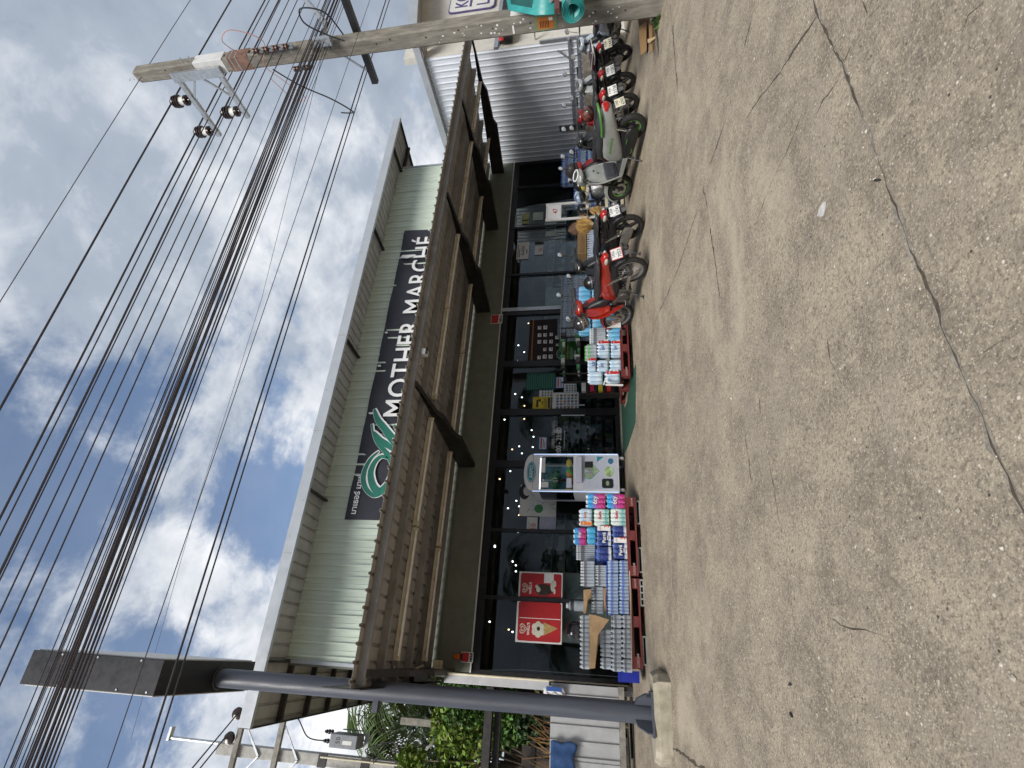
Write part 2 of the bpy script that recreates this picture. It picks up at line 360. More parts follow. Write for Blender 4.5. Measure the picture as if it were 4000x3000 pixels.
for i, (p, w) in enumerate([
    (zc(A0, s1, [(1100, 80), (1010, 210), (880, 410), (770, 550), (710, 650)]), .017),
    (zc(A0, s1, [(765, -30), (740, 110), (700, 260), (640, 470), (620, 590), (570, 740), (510, 910), (480, 1020), (500, 1100), (520, 1250), (550, 1450), (570, 1620)]), .022),
    (zc(A0, s1, [(300, 0), (320, 230), (345, 520)]), .03), (zc(A0, s1, [(350, 0), (318, 150), (322, 240)]), .02),
    (zc(A0, s1, [(1345, 0), (1370, 80)]), .02), (zc(A0, s1, [(1450, 20), (1360, 110)]), .008), (zc(A0, s1, [(1280, 250), (1230, 340)]), .01),
    (zc(A0, s1, [(2000, 10), (1920, 80), (1870, 210)]), .012), (zc(A0, s1, [(1740, 255), (1620, 320)]), .007),
    (zc(A0, s1, [(460, 1100), (410, 1250), (350, 1440), (300, 1560), (260, 1650)]), .016),
    (zc(B0, s1, [(280, 220), (225, 340), (205, 430), (175, 590)]), .018),
    (zc(A0, s1, [(1230, 400), (1130, 540), (1060, 700)]), .014),
    (zc(B0, s1, [(770, 680), (800, 900), (850, 1180), (880, 1360), (910, 1530)]), .016),
    (zc(B0, s1, [(690, 860), (720, 1050), (745, 1250)]), .012),
    (zc(B0, s1, [(1840, 170), (1810, 280), (1770, 370)]), .008), (zc(B0, s1, [(2212, 400), (2080, 460), (1970, 540), (1900, 590)]), .006),
    (zc(B0, s1, [(1150, 450), (1170, 560), (1230, 690)]), .02),
    (zc(C0, s1, [(1170, 850), (1250, 900), (1330, 910), (1500, 960)]), .006),
    (zc(C0, s1, [(275, 1540), (350, 1570), (430, 1630), (520, 1690)]), .03),
    (zc(A0, s1, [(1020, 600), (940, 800), (860, 960), (760, 1220)]), .008),
    (zc(A0, s1, [(1620, 1290), (1680, 1240), (1800, 1120)]), .006),
    (zc(C0, s1, [(540, 1040), (575, 1190)]), .004), (zc(C0, s1, [(530, 1160), (536, 1330)]), .006)]):
    crack(p, w, 30+i)
def flat_bit(name, px, m, label, cat, h=.012, seed=1):
    rnd = random.Random(seed); pts = [gr(*p) for p in px]; mb = MB()
    lo = [(p.x, p.y, gz(p.y)+.002) for p in pts]; hi = [(p.x, p.y, gz(p.y)+h*(.3+rnd.random())) for p in pts]
    mb.loft([[Vector(v) for v in lo], [Vector(v) for v in hi]])
    return tag(mb.build(name, m, smooth=False), label, cat)
flat_bit('paper_scrap', zc(A0, s1, [(1097, 1165), (1110, 1130), (1132, 1090), (1146, 1088), (1142, 1130), (1130, 1168), (1110, 1170)]), mat('scrap_paper', (.50, .48, .46), .85, var=.15, scale=30, bump=.4), 'white torn scrap of paper lying on the concrete yard', 'litter', .006)
flat_bit('dead_leaf', zc(A0, s1, [(1398, 972), (1420, 964), (1442, 966), (1442, 976), (1420, 980), (1405, 978)]), mat('dead_leaf', (.03, .027, .022), .9), 'dark dead leaf on the concrete near the slab joint', 'leaf', .01)
flat_bit('dead_leaf', zc(C0, s1, [(950, 1355), (960, 1362), (968, 1385), (962, 1388), (952, 1370)]), mat('dead_leaf', (.03, .027, .022), .9), 'small brown dead leaf on the concrete in front of the sign pole', 'leaf', .012)
flat_bit('bottle_cap', zc(C0, s1, [(946, 1205), (952, 1201), (960, 1206), (960, 1213), (952, 1216), (946, 1212)]), M_black, 'small dark bottle cap on the concrete in front of the sign pole', 'bottle cap', .012)

# ------------------------------------------------------------------ corrugated sheet
def corr(mb, o, u, v, nrm, L, pitch, rib=.03, h=.025, rw=.25, start=0., dbl=False):
    # sheet starting at o, running L along unit u, spanning vector v, ribs standing out along nrm
    o, u, v, nrm = Vector(o), Vector(u), Vector(v), Vector(nrm); prof = []; t = start
    while t < L:
        a = pitch*rw
        seg = [(t, 0), (t+rib*.5, h), (t+a-rib*.5, h), (t+a, 0)]
        if dbl: seg += [(t+pitch*.55, 0), (t+pitch*.57, h*.3), (t+pitch*.61, h*.3), (t+pitch*.63, 0)]
        prof += [q for q in seg if q[0] <= L]; t += pitch
    prof = [(0, prof[0][1] if prof and prof[0][0] == 0 else 0)] + [q for q in prof if q[0] > 0] + [(L, 0)]
    n = len(prof); A = [o + u*p + nrm*q for p, q in prof]; B = [a + v for a in A]
    mb.add(A+B, [(i, i+1, n+i+1, n+i) for i in range(n-1)]); return mb

# ------------------------------------------------------------------ shop building
YG = 10.4                                        # plane of the glazing
XL, XR = -.22, 12.86                              # ends of the shop front
SHOP = thing('shop_building', 'shop building with green corrugated upper wall, silver roof edge and dark glass front', 'building', (6.3, 10.4, 1.25), world=True)
M_green = mat('pale_green_sheet', (.64, .73, .645), .65, var=.06, scale=2, dirt=.22, dirtcol=(.40, .44, .36), dscale=1.2, stretch=(4, 1, .35), bump=.05, bscale=1.6)
M_shadegreen = mat('shaded_green_wall', (.19, .205, .17), .8, var=.08, scale=5, bump=.15)  # green-grey wall with the canopy's shadow put into the colour
M_fascia = mat('pale_metal_flashing', (.50, .53, .57), .36, metal=.35, var=.05, scale=2, dirt=.15, dirtcol=(.35, .36, .36))
M_soffit = mat('grey_sheet_underside', (.40, .385, .365), .6, var=.1, scale=3, dirt=.35, dirtcol=(.12, .10, .085), dscale=2)
M_frame = mat('black_aluminium', (.013, .013, .015), .35, var=.2)
M_glass = glass('shop_glass', (.90, .94, .925), 1.36)
mb = MB(); corr(mb, (XL, YG-.02, 5.0), (1, 0, 0), (0, 0, 2.62), (0, -1, 0), XR-XL+.2, .235, .014, .036, .22, .05, True); mb.build('green_wall', M_green, SHOP, smooth=False)
MB().box(XL, XR+.2, YG-.015, YG+.12, 4.62, 7.9).build('backing_wall', M_shadegreen, SHOP)
MB().box(XL, XR, YG-.06, YG+.1, 4.03, 4.62).build('shaded_wall_band', M_shadegreen, SHOP)
MB().box(XL, XR, YG-.075, YG-.0605, 4.0, 4.026).build('window_head_trim', M_white, SHOP)
# roof: fascia, soffit sheet, struts, end flashings
RX0, RX1, YF, ZF = -1.24, 14.2, 9.5, 7.46
r = MB(); r.box(RX0, RX1, YF-.03, YF+.0, ZF-.02, ZF+.19); r.box(RX0, RX1, YF-.05, YF+.02, ZF-.045, ZF-.0205)
f0 = r.build('roof_fascia', M_fascia, SHOP, smooth=False)
for x in (1.55, 4.05, 6.45, 8.95, 11.5):
    MB().box(x-.012, x+.012, YF-.034, YF-.0305, ZF-.015, ZF+.185).build('fascia_joint', mat('joint_grey', (.38, .40, .42), .5), SHOP)
r = MB(); corr(r, (RX0, YF+.03, ZF+.03), (1, 0, 0), (0, 16, 1.6), (0, 0, 1), RX1-RX0, .235, .02, .03, .22, .05)
r.build('roof_sheet', M_soffit, SHOP, smooth=False)
r = MB(); corr(r, (RX0, YF+.03, ZF+.10), (1, 0, 0), (0, 16, 1.6), (0, 0, 1), RX1-RX0, .235, .02, .03, .22, .05)
r.build('roof_top', mat('roof_top', (.42, .44, .45), .5, metal=.3), SHOP, smooth=False)
for x in (-.26, 2.8, 6.37, 9.83, 12.95):
    MB().bar((x, YF+.02, ZF-.02), (x, YG-.03, ZF+.05), .04, .07).build('soffit_strut', M_dsteel, SHOP)
for k in range(7):                                # purlins under the side overhangs
    y = YG + .1 + k*1.15; z = ZF + .0 + (y-YF)*.1
    for (a, b) in ((RX0+.02, XL-.02), (XR+.25, RX1-.02)):
        MB().box(a, b, y-.03, y+.03, z-.09, z+.01).build('eave_purlin', M_dsteel, SHOP)
for xx in (RX0-.015, RX1):
    MB().add([(xx, YF, ZF-.03), (xx, YF, ZF+.17), (xx, 25, ZF+1.7), (xx, 25, ZF+1.5), (xx+.015, YF, ZF-.03), (xx+.015, YF, ZF+.17), (xx+.015, 25, ZF+1.7), (xx+.015, 25, ZF+1.5)],
             [(0, 1, 2, 3), (7, 6, 5, 4), (0, 4, 5, 1), (1, 5, 6, 2), (2, 6, 7, 3), (3, 7, 4, 0)]).build('side_fascia', M_dsteel, SHOP)
for xx in (XL-.06, XR+.2):
    MB().box(xx, xx+.06, YG-.06, YG+.04, 4.7, 7.48).build('corner_flashing', M_fascia, SHOP)
# left side wall and back so the inside is closed and dark
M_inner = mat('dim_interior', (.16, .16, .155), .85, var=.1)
MB().box(XL-.1, XL-.02, YG+.05, 22, .8, 7.55).build('side_wall', M_shadegreen, SHOP)
MB().box(XR+.02, XR+.1, YG+.3, 22, .8, 7.55).build('side_wall', M_inner, SHOP)
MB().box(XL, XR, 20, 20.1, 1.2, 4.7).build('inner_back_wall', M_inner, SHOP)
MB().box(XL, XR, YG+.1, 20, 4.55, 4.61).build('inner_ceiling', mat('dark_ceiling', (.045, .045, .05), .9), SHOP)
MB().box(XL, XR, YG-.02, 20, 1.2, 1.262).build('inner_floor', mat('shop_floor', (.30, .29, .27), .35), SHOP)
# glazing: mullions, frames, panes
MX = [XL, 1.04, 2.28, 3.65, 4.84, 6.07, 7.6, 8.69, 10.29, 11.82, XR-.02]
for i, x in enumerate(MX):
    if i == 6:
        MB().box(x-.05, x+.05, YG-.06, YG+.05, 1.262, 4.0).build('mullion', M_steel, SHOP)
        MB().box(x-.16, x-.052, YG-.04, YG+.05, 1.262, 4.0).build('mullion', M_frame, SHOP)
    else:
        w = .06 if i not in (1, 2, 7, 8, 9, 3, 4, 5) else (.075 if i in (3, 4, 5) else .032)
        MB().box(x-w, x+w, YG-.045, YG+.05, 1.262, 4.0).build('mullion', M_frame, SHOP, bevel=.004)
for i, (a, b) in enumerate(zip(MX, MX[1:])):
    MB().box(a+.02, b-.02, YG-.034, YG+.04, 3.86, 4.0).build('window_head', M_frame, SHOP)
    MB().box(a+.02, b-.02, YG-.034, YG+.04, 1.262, 1.36).build('window_sill', M_frame, SHOP)
    MB().box(a+.0325, b-.0325, YG, YG+.008, 1.36, 3.86).build('window_pane', M_glass, SHOP)
MB().box(XL-.3, XR, YG-.5, YG-.06, 1.1, 1.268).build('door_step', M_conc, SHOP, bevel=.01)
MB().tube([(4.72, YG-.1, 2.0), (4.72, YG-.1, 2.5)], .014).build('door_handle', M_steel, SHOP)
MB().tube([(4.96, YG-.1, 2.0), (4.96, YG-.1, 2.5)], .014).build('door_handle', M_steel, SHOP)
# white corner post with conduit at the left end
MB().box(XL-.16, XL-.03, YG-.62, YG-.45, 1.2, 4.32).build('corner_post', mat('grey_post', (.50, .51, .54), .5, dirt=.35, dirtcol=(.2, .19, .18), dscale=3), SHOP, bevel=.006)
MB().tube([(XL-.02, YG-.64, 1.3), (XL-.02, YG-.64, 4.25), (XL+.05, YG-.62, 4.42), (XL+.10, YG-.55, 4.52)], .018).build('cable_conduit', mat('cream_conduit', (.66, .60, .44), .5), SHOP)
MB().box(XL+.02, XL+.16, YG-.7, YG-.58, 4.38, 4.52).build('junction_box', mat('cream_conduit', (.66, .60, .44), .5), SHOP, bevel=.008)

# ------------------------------------------------------------------ canopy over the shop front
CAN = thing('entrance_canopy', 'grey corrugated canopy on black brackets running along the whole shop front', 'canopy', (6.2, 8.5, 4.5), world=True)
M_can = mat('canopy_sheet', (.37, .355, .335), .6, var=.1, scale=2, dirt=.45, dirtcol=(.15, .125, .10), dscale=2.5)
M_purl = mat('canopy_purlin', (.27, .26, .25), .6, var=.12, scale=4, dirt=.4, dirtcol=(.09, .07, .055), dscale=3)
CX0, CX1, CY0, CY1, CZ0, CZ1 = -.38, 12.45, 6.45, 10.33, 4.47, 4.76
def cz(y): return CZ0 + (CZ1-CZ0)*(y-CY0)/(CY1-CY0)
mb = MB(); corr(mb, (CX0, CY0, CZ0), (1, 0, 0), (0, CY1-CY0, CZ1-CZ0), (0, 0, 1), CX1-CX0, .195, .022, .026, .24, .04)
sh = mb.build('canopy_sheet', M_can, CAN, smooth=False)
sd = sh.modifiers.new('thickness', 'SOLIDIFY'); sd.thickness = .004; sd.offset = 1
for y in (6.62, 7.28, 7.95, 8.62, 9.28, 9.95):
    MB().box(CX0+.03, CX1-.03, y-.03, y+.03, cz(y)-.105, cz(y)-.004).build('purlin', M_purl, CAN)
MB().box(CX0-.012, CX0-.002, CY0, CY1, CZ0-.12, CZ1+.05).build('edge_trim', M_dsteel, CAN)
for bx in (-.22, 3.61, 7.59, 10.31, 12.5):
    b = MB()
    prof = [(10.38, 4.66), (10.38, 4.30), (8.82, 4.21), (8.66, 4.28), (7.87, 4.28), (7.66, 4.345), (6.66, 4.36), (6.62, 4.40)]
    prof += [(6.62, cz(6.62)-.11), (10.33, cz(10.33)-.11)]
    poly = prof[1:]
    M = Matrix(((0, 0, 1, bx-.05), (1, 0, 0, 0), (0, 1, 0, 0), (0, 0, 0, 1)))
    b.prism(poly, M, .085); b.build('bracket', M_dsteel, CAN, smooth=False)
# tube light battens, two rows
M_bat = mat('cream_batten', (.74, .65, .50), .55, var=.12, dirt=.4, dirtcol=(.25, .16, .07), dscale=5)
M_tube = mat('tube_glass', (.80, .80, .80), .3)
def batten(x0, x1, y, z):
    n = 1 if x1-x0 < 1.8 else 2; L = (x1-x0)/n
    for k in range(n):
        a, c = x0+k*L+.015, x0+(k+1)*L-.015
        h = MB().box(a, c, y-.035, y+.035, z-.045, z+.03).build('tube_light', M_bat, CAN, bevel=.004)
        MB().cyl((a+.05, y-.045, z-.042), (c-.05, y-.045, z-.042), .014, n=8).build('tube', M_tube, h)
        for e in (a+.035, c-.035): MB().box(e-.02, e+.02, y-.065, y-.025, z-.07, z-.01).build('lamp_holder', M_bat, h)
z1 = cz(7.28)-.14; z2 = cz(8.62)-.14
for (x0, x1) in ((-.1, 3.45), (3.78, 7.42), (7.76, 10.15), (10.5, 12.3)): batten(x0, x1, 7.55, z1)
for (x0, x1) in ((-.1, 3.45), (3.78, 7.42), (7.76, 10.15), (10.5, 12.3)): batten(x0, x1, 9.1, z2)
MB().tube([(-.16, 7.55, z1), (-.2, 7.6, z1+.02), (-.2, 8.6, z1+.08), (-.14, 9.1, z2)], .012).build('conduit', mat('cream_conduit', (.66, .60, .44), .5), CAN)
MB().box(-.36, -.22, 8.6, 9.3, 4.45, 4.62).build('cable_trunk', M_dsteel, CAN)
# little security camera on the canopy edge
SC = thing('security_camera', 'small white security camera hanging under the canopy edge', 'camera', at(1655, 1376, 6.7), world=True)
p = at(1660, 1378, 6.7)
MB().box(p.x-.05, p.x+.05, p.y-.06, p.y+.06, p.z-.04, p.z+.05).build('housing', M_white, SC, bevel=.012)
MB().box(p.x-.055, p.x+.055, p.y-.07, p.y-.05, p.z-.062, p.z-.03).build('lens_shade', M_black, SC)
MB().tube([p+Vector((0, 0, .04)), p+Vector((-.02, .03, .13)), p+Vector((-.02, .03, .2))], .012).build('bracket', M_white, SC)
MB().tube([p+Vector((-.03, 0, .12)), p+Vector((-.12, .02, .08)), p+Vector((-.17, .02, .05)), p+Vector((-.22, 0, .09))], .006).build('cable', M_white, SC)

# ------------------------------------------------------------------ banner
BAN = thing('shop_banner', 'dark banner lettered MOTHER MARCHÉ with green and white swash logo on the green wall', 'banner', (6.4, 10.3, 6.0), world=True)
M_ban = mat('banner_vinyl', (.032, .032, .042), .42, var=.25, scale=1.5, bump=.5, bscale=2.2)
M_banw = mat('banner_white', (.80, .81, .82), .5, var=.03)
M_bang = mat('banner_green', (.022, .17, .125), .45, var=.1)
YB = YG-.065
mb = MB(); nx, nz_ = 60, 8; rnd = random.Random(3)
def bw(x, z): return .012*sin(x*2.3+z*1.7) + .010*sin(x*5.1-z*3.3) + .006*noise.noise(Vector((x*3, z*3, 0)))
mb.add([(2.40+8.05*i/nx, YB+bw(2.4+8.05*i/nx, 5.55+1.42*j/nz_), 5.55+1.43*j/nz_) for j in range(nz_+1) for i in range(nx+1)],
       [(j*(nx+1)+i, j*(nx+1)+i+1, (j+1)*(nx+1)+i+1, (j+1)*(nx+1)+i) for j in range(nz_) for i in range(nx)])
mb.build('banner_cloth', M_ban, BAN)
YT = YB-.045
me_ = text_mesh('MOTHER MARCHÉ', .75, .008, 'LEFT', 1.06, 0.); wx = max(v.co.x for v in me_.vertices)
text('MOTHER MARCHÉ', (4.70, YT, 6.03), .75, M_banw, BAN, bold=.008, space=1.06, sx=5.45/wx)
text('มาเธอร์ มาเช่', (2.50, YT, 6.74), .17, M_banw, BAN, bold=.004)
def ribbon(o, s, pts, w, m, name, Y, grow=0., parent=BAN, dx=0., dz=0.):
    P = [at(o[0]+x/s, o[1]+y/s, Y) for x, y in pts]; Q = []; k = 6
    for i in range(len(P)-1):                     # Catmull-Rom
        p0, p1, p2, p3 = P[max(0, i-1)], P[i], P[i+1], P[min(len(P)-1, i+2)]
        for j in range(k):
            t = j/k; Q.append(.5*((2*p1)+(p2-p0)*t+(2*p0-5*p1+4*p2-p3)*t*t+(3*p1-p0-3*p2+p3)*t**3))
    Q.append(P[-1]); n = len(Q); L = []; R = []
    for i, q in enumerate(Q):
        d = (Q[min(n-1, i+1)]-Q[max(0, i-1)]).normalized(); nr = Vector((-d.z, 0, d.x)); t = i/(n-1)
        ww = (w*(.25+.75*sin(pi*min(1, t*1.1))**.7) + grow)/2
        L.append(q+nr*ww+Vector((dx, 0, dz))); R.append(q-nr*ww+Vector((dx, 0, dz)))
    MB().add(L+R, [(i, i+1, n+i+1, n+i) for i in range(n-1)]).build(name, m, parent, smooth=False)
Z5 = (1100, 1250); z5s = 2.212
for i, (pts, w) in enumerate([
    ([(840, 1135), (770, 1200), (722, 1290), (705, 1380), (730, 1460), (790, 1515), (850, 1508), (925, 1465)], .11),
    ([(915, 1195), (860, 1180), (803, 1230), (770, 1310), (775, 1390), (800, 1450), (845, 1482), (900, 1440), (940, 1370), (965, 1270), (935, 1190), (885, 1125), (830, 1065), (795, 1000), (778, 900)], .16),
    ([(790, 965), (850, 1040), (920, 1085), (985, 1145)], .15),
    ([(800, 770), (830, 860), (880, 925), (940, 985), (1008, 1035)], .15),
    ([(850, 905), (905, 985), (955, 1055), (985, 1110)], .10),
    ([(972, 905), (995, 945), (1016, 975)], .09)]):
    ribbon(Z5, z5s, pts, w, M_banw, 'logo_outline', YT+.004-.0006*i, .045, dx=.012, dz=-.012)
    ribbon(Z5, z5s, pts, w, M_bang, 'logo_stroke', YT-.001-.0006*i)
rnd = random.Random(8)
for (zx, zy, s_) in ((845, 395, .10), (905, 108, .09), (775, 805, .14)):
    c = at(Z5[0]+zx/z5s, Z5[1]+zy/z5s, YT)
    MB().poly([c+Vector((-.02, 0, -s_*.5)), c+Vector((.03, 0, -.2*s_)), c+Vector((.015, 0, s_*.6)), c+Vector((-.03, 0, .2*s_))]).build('peeled_patch', M_banw, BAN, smooth=False)
c = at(1200+850/2.212, 700+670/2.212, YT)
MB().poly([c+Vector((-.06, 0, -.05)), c+Vector((.03, 0, -.3)), c+Vector((.06, 0, -.26)), c+Vector((.07, 0, .10)), c+Vector((-.02, 0, .16)), c+Vector((-.04, 0, .05))]).build('peeled_patch', M_banw, BAN, smooth=False)

# round numbered warning plates on the shade-coloured wall band
M_red = mat('sign_red', (.50, .03, .035), .5, var=.06)
for (px, lab) in ((((1803, 1822), (2545, 2590)), 'NO. 5'), (((1920, 1962), (1232, 1264)), 'NO. 2')):
    pass
def number_plate_sign(x0, x1, y0, y1, lab, label):
    a, b = at(x1, y1, YG-.07), at(x0, y0, YG-.07)
    t = thing('number_sign', label, 'sign', (a.x, YG-.07, a.z), world=True)
    MB().box(a.x, b.x, YG-.085, YG-.07, a.z, b.z).build('plate', M_white, t)
    MB().box(a.x+.012, b.x-.012, YG-.088, YG-.0855, a.z+(b.z-a.z)*.36, b.z-.012).build('red_panel', M_red, t)
    text(lab, ((a.x+b.x)/2, YG-.0885, a.z+.02), (b.z-a.z)*.27, M_black, t, bold=.004, align='CENTER')
    return t
t5 = number_plate_sign(1804, 1847, 2545, 2590, 'NO.5', 'red NO.5 plate under an orange lamp at the left of the shop front')
number_plate_sign(1920, 1962, 1231, 1264, 'NO.2', 'red and white NO.2 plate on the dark wall band above the middle window')
p = at(1793, 2565, YG-.1)
BL = thing('beacon_lamp', 'small orange beacon lamp above the red plate at the left of the shop front', 'lamp', p, world=True)
MB().lathe([(.045, -.03), (.045, 0), (.04, .06), (.025, .10), (.002, .11)], 12, Matrix.Translation(p)).build('lens', mat('orange_lens', (.75, .16, .02), .25), BL)
MB().box(p.x-.05, p.x+.05, p.y-.05, p.y+.05, p.z-.06, p.z-.0305).build('base', M_black, BL)

# ------------------------------------------------------------------ neighbouring building on the right (silver sheet side wall, white front)
NB = thing('neighbour_building', 'neighbouring shop with silver corrugated side wall and white front beyond the motorbikes', 'building', (14.5, 9, .9), world=True)
M_silver = mat('silver_sheet', (.76, .80, .87), .55, metal=.0, var=.06, scale=2, dirt=.12, dirtcol=(.3, .3, .3))
M_offw = mat('offwhite_wall', (.66, .64, .59), .75, var=.06, dirt=.3, dirtcol=(.35, .30, .22), dscale=.8)
NX = 12.88
mb = MB(); corr(mb, (NX, 7.13, 1.92), (0, 1, 0), (0, 0, 3.8), (-1, 0, 0), 3.4, .152, .014, .024, .2, .03); mb.build('side_sheeting', M_silver, NB, smooth=False)
MB().box(NX+.004, NX+.12, 7.12, 22, .7, 5.75).build('side_wall', M_offw, NB)
MB().box(NX-.06, NX+.003, 7.13, 10.36, .7, 1.915).build('plinth', mat('stained_plinth', (.30, .27, .23), .9, var=.35, scale=7, bump=.4, dirt=.7, dirtcol=(.12, .10, .075), dscale=2.5), NB)
for (z, w) in ((2.22, .05), (2.02, .045)):
    MB().box(NX-.075, NX-.03, 7.08, 9.42, z-w/2, z+w/2).build('wall_rail', M_steel, NB)
MB().bar((NX-.06, 7.55, 2.2), (NX-.06, 7.3, 2.5), .03, .03).build('rail_brace', M_steel, NB)
MB().box(NX-.075, NX-.03, 9.3, 9.46, 1.95, 2.62).build('dark_plate', mat('dark_grey_sheet', (.12, .12, .13), .5), NB)
MB().box(NX-.03, NX+.02, 7.06, 7.128, 1.3, 2.9).build('edge_angle', M_steel, NB)
# front: white wall with openings above the motorbikes
MB().box(NX+.12, 24, 7.14, 7.3, 4.02, 6.3).build('front_parapet', M_offw, NB)
MB().box(NX+.0, 24, 7.08, 7.138, 3.9, 4.0).build('parapet_flashing', M_steel, NB)
MB().box(NX+.12, 13.7, 7.14, 7.3, .8, 3.898).build('front_pier', M_offw, NB)
MB().box(14.9, 16.2, 7.14, 7.3, .8, 3.898).build('front_pier', M_offw, NB)
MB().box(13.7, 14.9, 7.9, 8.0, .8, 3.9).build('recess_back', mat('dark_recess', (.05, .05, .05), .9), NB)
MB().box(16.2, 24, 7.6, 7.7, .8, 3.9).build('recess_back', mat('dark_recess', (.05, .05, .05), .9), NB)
MB().box(12.96, 14.9, 6.9, 7.08, 3.55, 3.85).build('dark_valance', M_dsteel, NB)
p = at(1958, 152, 6.88); MB().ell(p, (.07, .03, .07)).build('red_lamp', M_red, NB)
MB().box(13.05, 13.09, 6.8, 7.13, 3.0, 3.03).build('wall_hook', M_steel, NB)
# roof edge along the side, seen above the canopy
MB().box(NX-.14, NX-.02, 6.6, 22, 5.74, 5.9).build('eave_flashing', M_fascia, NB)
MB().box(NX-.02, NX+.3, 6.62, 22, 5.70, 5.735).build('eave_soffit', M_soffit, NB)
MB().add([(NX+.3, 6.6, 5.92), (24, 6.6, 7.3), (24, 7.14, 7.3), (NX+.3, 7.14, 5.92), (NX+.3, 6.6, 5.88), (24, 6.6, 7.26), (24, 7.14, 7.26), (NX+.3, 7.14, 5.88)], [(0, 1, 2, 3), (7, 6, 5, 4), (0, 4, 5, 1), (2, 6, 7, 3), (0, 3, 7, 4)]).build('verge_soffit', M_soffit, NB)
MB().add([(NX-.14, 6.56, 5.74), (24, 6.56, 7.12), (24, 6.56, 7.35), (NX-.14, 6.56, 5.97), (NX-.14, 6.6, 5.74), (24, 6.6, 7.12), (24, 6.6, 7.35), (NX-.14, 6.6, 5.97)], [(0, 1, 2, 3), (7, 6, 5, 4), (0, 4, 5, 1), (3, 2, 6, 7)]).build('verge_flashing', M_fascia, NB)
# logo panel on the white front
LG = thing('logo_panel', 'white rounded logo panel with purple letters on the white neighbouring front', 'sign', (15.3, 7.1, 4.2), world=True)
M_purple = mat('logo_purple', (.085, .065, .20), .5)
def rrect(x0, x1, z0, z1, r, Y, dep, seg=5):
    pts = []
    for cx, cz_, a0 in ((x1-r, z1-r, 0), (x0+r, z1-r, 90), (x0+r, z0+r, 180), (x1-r, z0+r, 270)):
        for k in range(seg+1):
            a = radians(a0+90*k/seg); pts.append((cx+r*cos(a), cz_+r*sin(a)))
    return MB().loft([[Vector((x, Y, z)) for x, z in pts], [Vector((x, Y-dep, z)) for x, z in pts]])
rrect(14.70, 17.4, 4.12, 5.36, .12, 7.13, .03).build('panel_edge', M_purple, LG)
rrect(14.73, 17.4, 4.15, 5.33, .11, 7.099, .012).build('panel', M_white, LG)
text('KO', (14.86, 7.085, 4.86), .46, M_purple, LG, bold=.012)
text('LA', (14.86, 7.085, 4.28), .46, M_purple, LG, bold=.012)
MB().box(14.86, 17.2, 7.08, 7.086, 4.74, 4.80).build('panel_stroke', M_purple, LG)

def catm(P, k=6):
    P = [Vector(p) for p in P]; Q = []
    for i in range(len(P)-1):
        p0, p1, p2, p3 = P[max(0, i-1)], P[i], P[i+1], P[min(len(P)-1, i+2)]
        for j in range(k):
            t = j/k; Q.append(.5*((2*p1)+(p2-p0)*t+(2*p0-5*p1+4*p2-p3)*t*t+(3*p1-p0-3*p2+p3)*t**3))
    return Q+[P[-1]]
# ------------------------------------------------------------------ utility pole
UX, UY = 8.94, 4.57
UP = thing('utility_pole', 'tall square concrete utility pole with steel arms and insulators beside the parked motorbikes', 'utility pole', (UX, UY, gz(UY)), world=True)
M_ins = mat('brown_porcelain', (.035, .022, .018), .22, var=.1)
def pole_ring(z, w, d, ch):
    pts = [(-w+ch, -d), (-w*.45, -d), (-w*.38, -d+ch*.8), (w*.38, -d+ch*.8), (w*.45, -d), (w-ch, -d), (w, -d+ch), (w, d-ch), (w-ch, d), (-w+ch, d), (-w, d-ch), (-w, -d+ch)]
    return [Vector((UX+x, UY+y, z)) for x, y in pts]
zb, zt = gz(UY)-.2, 9.72
rings = [pole_ring(zb+(zt-zb)*k/14, .15-.05*k/14, .15-.04*k/14, .025) for k in range(15)] + [pole_ring(zt+.06, .07, .08, .02)]
MB().loft(rings).build('pole', mat('weathered_pole', (.235, .22, .19), .9, var=.25, scale=9, bump=.5, dirt=.8, dirtcol=(.09, .08, .065), dscale=2.5, stretch=(2, 2, .4)), UP, smooth=False)
def half(z): k = (z-zb)/(zt-zb); return .15-.05*k, .15-.04*k
def band(z0, z1, m, name, g=.006):
    a, b = half(z0), half(z1)
    r0 = [Vector((UX+sx*(a[0]+g), UY+sy*(a[1]+g), z0)) for sx, sy in ((-1, -1), (1, -1), (1, 1), (-1, 1))]
    r1 = [Vector((UX+sx*(b[0]+g), UY+sy*(b[1]+g), z1)) for sx, sy in ((-1, -1), (1, -1), (1, 1), (-1, 1))]
    return MB().loft([r0, r1]).build(name, m, UP, smooth=False, bevel=.008)
band(7.95, 8.52, mat('white_band', (.66, .67, .68), .6, var=.06, dirt=.25), 'white_wrap')
band(7.46, 7.86, mat('orange_band', (.20, .115, .085), .85, var=.25, scale=5, dirt=.7), 'orange_paint_band', .003)
for z in (7.78, 7.68): band(z, z+.022, M_steel, 'strap', .008)
for k, z in enumerate((3.2, 3.75, 4.3, 4.9, 5.15, 6.05, 2.6, 1.6, 1.15, 5.95, 8.8, 9.1)):
    w, d = half(z)
    MB().cyl((UX-w-.002, UY-.02-.04*(k % 2), z), (UX-w+.03, UY-.02-.04*(k % 2), z), .014, n=8).build('bolt_hole', M_black, UP)
